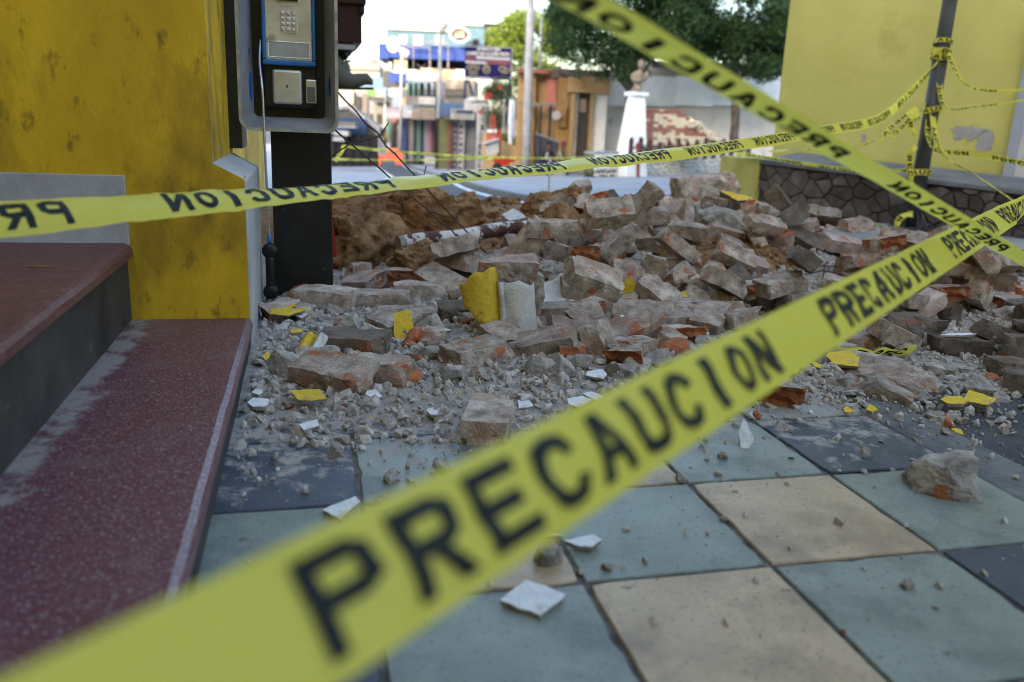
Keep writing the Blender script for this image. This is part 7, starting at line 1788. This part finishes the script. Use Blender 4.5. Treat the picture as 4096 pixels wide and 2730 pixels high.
def refine(V, F, mx=.12):
    T = []
    for f in F:
        for k in range(1, len(f) - 1): T.append((V[f[0]], V[f[k]], V[f[k + 1]]))
    out = []
    while T:
        a, b, c = T.pop()
        e = [(math.dist(a, b), 0), (math.dist(b, c), 1), (math.dist(c, a), 2)]; L_, i = max(e)
        if L_ < mx: out.append((a, b, c)); continue
        p = (a, b, c); u, v, w_ = p[i], p[(i + 1) % 3], p[(i + 2) % 3]; m_ = ((u[0] + v[0]) / 2, (u[1] + v[1]) / 2)
        T += [(u, m_, w_), (m_, v, w_)]
    ix = {}; VV = []; FF = []
    for t in out:
        q = []
        for p in t:
            k = (round(p[0], 5), round(p[1], 5))
            if k not in ix: ix[k] = len(VV); VV.append(k)
            q.append(ix[k])
        FF.append(tuple(q))
    return VV, FF
GLY = {k: refine(*v) for k, v in glyphs().items()}
def crom(P, f):
    n = len(P) - 1; i = min(int(f * n), n - 1); u = f * n - i
    p0, p1, p2, p3 = P[max(i - 1, 0)], P[i], P[i + 1], P[min(i + 2, n)]
    return ((p1 * 2) + (p2 - p0) * u + (p0 * 2 - p1 * 5 + p2 * 4 - p3) * u * u + (p1 * 3 - p0 - p2 * 3 + p3) * u ** 3) * .5
def tape(lab, pts, rolls, width=.076, phase=0.0, mode='fwd', curl=.08, period=.89, wlen=.70, name='caution_tape', N=None, widths=None, rough=0.0, split=False, crease=.07, lh=.72, group='strips of yellow caution tape'):
    """ribbon through points; rolls = degrees of twist about its own line (0 = print upright, facing sideways), lettering follows the ribbon"""
    P = [Vector(p) for p in pts]; seed_ = len(lab) * 1.7
    N = N or 160
    cl = [crom(P, i / N) for i in range(N + 1)]
    acc = [0.0]
    for i in range(N): acc.append(acc[-1] + (cl[i + 1] - cl[i]).length)
    fr_ = []
    for i in range(N + 1):
        t_ = (cl[min(i + 1, N)] - cl[max(i - 1, 0)]).normalized()
        z_ = Vector((0, 0, 1)) - t_ * t_.z
        z_ = z_.normalized() if z_.length > .05 else Vector((1, 0, 0))
        s_ = t_.cross(z_)
        f = i / N * (len(rolls) - 1); k = min(int(f), len(rolls) - 2); g_ = f - k; g_ = g_ * g_ * (3 - 2 * g_)
        a_ = R(rolls[k] + (rolls[k + 1] - rolls[k]) * g_ + rough * noise.noise((i * .12, 3, len(lab))))
        up = z_ * math.cos(a_) + s_ * math.sin(a_)
        wf = 1.0 if not widths else widths[k] + (widths[k + 1] - widths[k]) * g_
        fr_.append((cl[i], up, t_.cross(up), width * wf))
    def pos(i_f, v, off=0.0):
        i = max(0, min(N - 1, int(i_f))); g_ = max(0., min(1., i_f - i))
        a_, b_ = fr_[i], fr_[i + 1]
        c_ = a_[0].lerp(b_[0], g_); up = a_[1].lerp(b_[1], g_); nr = a_[2].lerp(b_[2], g_); w_ = a_[3] + (b_[3] - a_[3]) * g_
        return c_ + up * (v * w_) + nr * (curl * w_ * (1 - 4 * v * v) + off + w_ * crease * (noise.noise((i_f * .16, v * 2.5, seed_)) + .5 * noise.noise((i_f * .5, v * 5, seed_))))
    M_ = 7
    mb = MB()
    V = [pos(i, j / (M_ - 1) - .5) for i in range(N + 1) for j in range(M_)]
    mb.add(V, [(i * M_ + j, i * M_ + j + 1, (i + 1) * M_ + j + 1, (i + 1) * M_ + j) for i in range(N) for j in range(M_ - 1)])
    o = mb.build(name, m_tape, smooth=True)
    tag(o, lab, 'caution tape', group)
    # print: both faces carry it, as ink shows through the film
    def idx(d):
        if d <= 0: return 0
        if d >= acc[-1]: return N
        lo, hi = 0, N
        while hi - lo > 1:
            m_ = (lo + hi) // 2
            if acc[m_] <= d: lo = m_
            else: hi = m_
        return lo + (d - acc[lo]) / max(1e-9, acc[hi] - acc[lo])
    WORD = 'PRECAUCION'; pit = wlen / len(WORD); allm = MB()
    d0 = phase - period * math.ceil((phase + wlen) / period)
    while d0 < acc[-1]:
        for k, ch in enumerate(WORD):
            vs_, fs_ = GLY[ch]; L = 1.0
            cw = pit * (.26 if ch == 'I' else .77)
            c0 = d0 + (k if mode == 'fwd' else len(WORD) - 1 - k) * pit + pit / 2
            if c0 - pit < 0 or c0 + pit > acc[-1]: continue
            sg = 1 if mode == 'fwd' else -1
            P2 = [(c0 + sg * (x / L - .5) * cw, (y - .5) * lh) for x, y in vs_]
            mb = MB() if split else allm
            for off in (.0015, -.0015): mb.add([pos(idx(a_), b_, off) for a_, b_ in P2], fs_)
            if split:
                q_ = prj(pos(idx(c0), 0))
                if -150 < q_[0] < 2500 and -150 < q_[1] < 1750: mb.build('letter', m_ink, o)
        d0 += period
    if not split and allm.v: kind(allm.build('lettering', m_ink, o), 'stuff')
    return o
zp = pb
def onpole(z): return pb + pd * z
# nearest strip, rising from the lower left corner
def line3(a, b, f, sag=0.0):
    q = a + (b - a) * f; q.z -= sag * 4 * f * (1 - f); return q
n0, n1 = atd(-560, 2141, .262), atd(2350, 474, 2.95)
tape('wide blurred caution tape sweeping from the lower left corner up to the right edge', [line3(n0, n1, k / 7) for k in range(8)] + [atd(2450, 395, 3.6), atd(2800, 140, 5.5)],
     [-40, -38, -38, -42, -46, -50, -50, -5, 60, 60], .078, .212, 'fwd', .06, 0.89, .70, N=320, split=True)
# strip from left edge past the post to the leaning pole
def dln(x): return 1 / (1 / 1.35 + (x + 300) / 2410 * (1 / 8.2 - 1 / 1.35))
tape('caution tape crossing the payphone post and running right to the leaning pole', [atd(x, y, dln(x)) for x, y in ((-300, 530), (0, 505), (430, 468), (760, 440), (1060, 407), (1330, 379), (1620, 345), (1900, 300), (2040, 262))] + [onpole(1.56)],
     [-38, -42, -56, -72, -74, -66, -52, -38, -20, 40], .078, .52, 'mir', .12, .89, .70, N=260, split=True)
# strip falling from the top edge to the right
t0_, t1_ = atd(900, -258, .70), atd(2760, 835, 4.6)
tape('caution tape falling from the top edge down to the right edge', [line3(t0_, t1_, k / 6) for k in range(7)],
     [70, 68, 66, 64, 60, 56, 52], .043, .2, 'mir', .12, 0.89, .70, N=240, split=True, lh=.58)
# distant strips
tape('thin far caution tape strung before the tent and barrier, upper line', [at(785, 336, 16), at(900, 348, 17), at(1100, 361, 18.5), at(1300, 364, 20), at(1480, 358, 22)], [50, 55, 50, 60, 50], .07, .1, 'mir', .1, N=120)
tape('thin far caution tape strung before the barrier, lower line', [at(764, 366, 15), at(900, 369, 15.8), at(1060, 366, 17), at(1160, 362, 18)], [60, 70, 60, 50], .076, .3, 'mir', .1, N=90)
tape('caution tape leaving the pole level to the right edge, uppermost', [onpole(1.72), at(2230, 199, 7.7), at(2420, 202, 7.4)], [80, 75, 78], .076, .1, 'fwd', .1, N=60)
tape('slack thread of caution tape drooping right from the pole', [onpole(1.50), at(2170, 244, 7.9), at(2250, 244, 7.6), at(2340, 232, 7.4), at(2420, 222, 7.3)], [86, 84, 85, 80, 85], .06, .2, 'fwd', .1, N=60)
tape('caution tape leaving the pole to the right below the flaked paint', [onpole(1.12), at(2140, 338, 7.9), at(2240, 354, 7.6), at(2350, 375, 7.3), at(2430, 392, 7.1)], [60, 55, 50, 55, 60], .076, .05, 'fwd', .1, N=70)
tape('caution tape slanting down from the pole to the lower right', [onpole(1.13), at(2160, 345, 7.6), at(2240, 400, 6.6), at(2320, 455, 5.7), at(2430, 535, 4.9)], [60, 65, 60, 65, 60], .076, .25, 'fwd', .1, N=80)
tape('caution tape running left from the pole along the yellow wall', [onpole(1.10), at(1980, 334, 8.4), at(1860, 343, 9.0), at(1760, 348, 9.6)], [76, 72, 75, 70], .076, .1, 'mir', .1, N=70)
tape('caution tape sagging above the stone wall from the pier to the pole', [at(1690, 352, 9.7), at(1760, 362, 9.4), at(1860, 378, 9.0), at(1980, 393, 8.6), onpole(.56)], [60, 62, 60, 66, 70], .076, .15, 'mir', .1, N=80)
# loops knotted round the pole
def loop(lab, z, turns, dz, w_, r_=.078, seed=1):
    pts = []
    n = int(turns * 14)
    for i in range(n + 1):
        a_ = i / 14 * 6.2832
        pts.append(onpole(z + dz * i / n + .012 * math.sin(a_ * 1.7 + seed)) + Vector((math.cos(a_), math.sin(a_), 0)) * (r_ + .004 * (i % 3)))
    return tape(lab, pts, [0, 8, -12, 10, 0], w_, .02, 'fwd', .0, 0.89, .70, N=n * 4, rough=30)
loop('caution tape wrapped round the pole, topmost band', 1.69, 1.2, .03, .04)
loop('caution tape wound several times round the pole at the knot', 1.56, 2.6, .08, .06, .080, 3)
loop('caution tape wrapped round the pole at half height', 1.09, 1.6, .05, .05, .084, 5)
loop('caution tape wrapped round the pole low down', .50, 1.3, .06, .06, .086, 7)
for lab, pp_, w_ in (('loose tape end hanging left of the knot, longest', [(2105, 246), (2070, 275), (2040, 300), (2028, 318), (2020, 328)], .04), ('loose tape end hanging beside the longest one', [(2108, 250), (2080, 285), (2055, 310), (2045, 322)], .035), ('loose tape loop on the pole under the knot', [(2110, 258), (2094, 275), (2094, 295), (2103, 312)], .05),
                    ('loose tape tail hanging down the pole above the low band', [(2105, 335), (2092, 350), (2090, 380), (2094, 415), (2092, 432)], .06), ('loose tape end at the pole base', [(2098, 492), (2080, 495), (2066, 505), (2060, 520)], .06)):
    tape(lab, [at(x, y, 7.96) for x, y in pp_], [0, 50, 10, 60, 20][:max(2, len(pp_))], w_, .03, 'fwd', .1, 0.89, .70, N=50, rough=40)
tape('scrap of caution tape lying on the pavement left of the pole base', [at(1975, 519, 8.3) + Vector((0, 0, .02)), at(2000, 522, 8.25) + Vector((0, 0, .03)), at(2030, 527, 8.15) + Vector((0, 0, .02)), at(2062, 524, 8.1) + Vector((0, 0, .04))], [60, 90, 70, 85], .07, .05, 'fwd', .12, 0.89, .70, N=50, rough=40)
tape('scrap of caution tape pinned under the bricks beside the kerb', [at(1905, 800, 3.30), at(1945, 812, 3.28), at(2000, 812, 3.30), at(2045, 806, 3.34), at(2095, 806, 3.4)], [50, 35, 40, 60, 30], .07, .1, 'fwd', .1, 0.89, .70, N=60, rough=30)
tape('short tape tail hanging from the far upper line at the tent', [at(790, 337, 16), at(785, 350, 16), at(778, 358, 16), at(772, 372, 16)], [0, 40, 10, 50], .06, .1, 'fwd', .1, N=30)
# leaf on the upper step
p = gd(94, 613, .393)
mb = MB(); n = 12; mb.prism([(math.cos(k * .5236) * .035, math.sin(k * .5236) * .012) for k in range(n)], p, US, VT, (0, 0, .002))
tag(mb.build('fallen_leaf', C('dry_leaf', (.62, .33, .04))), 'small dry yellow leaf lying on the upper red step', 'leaf')
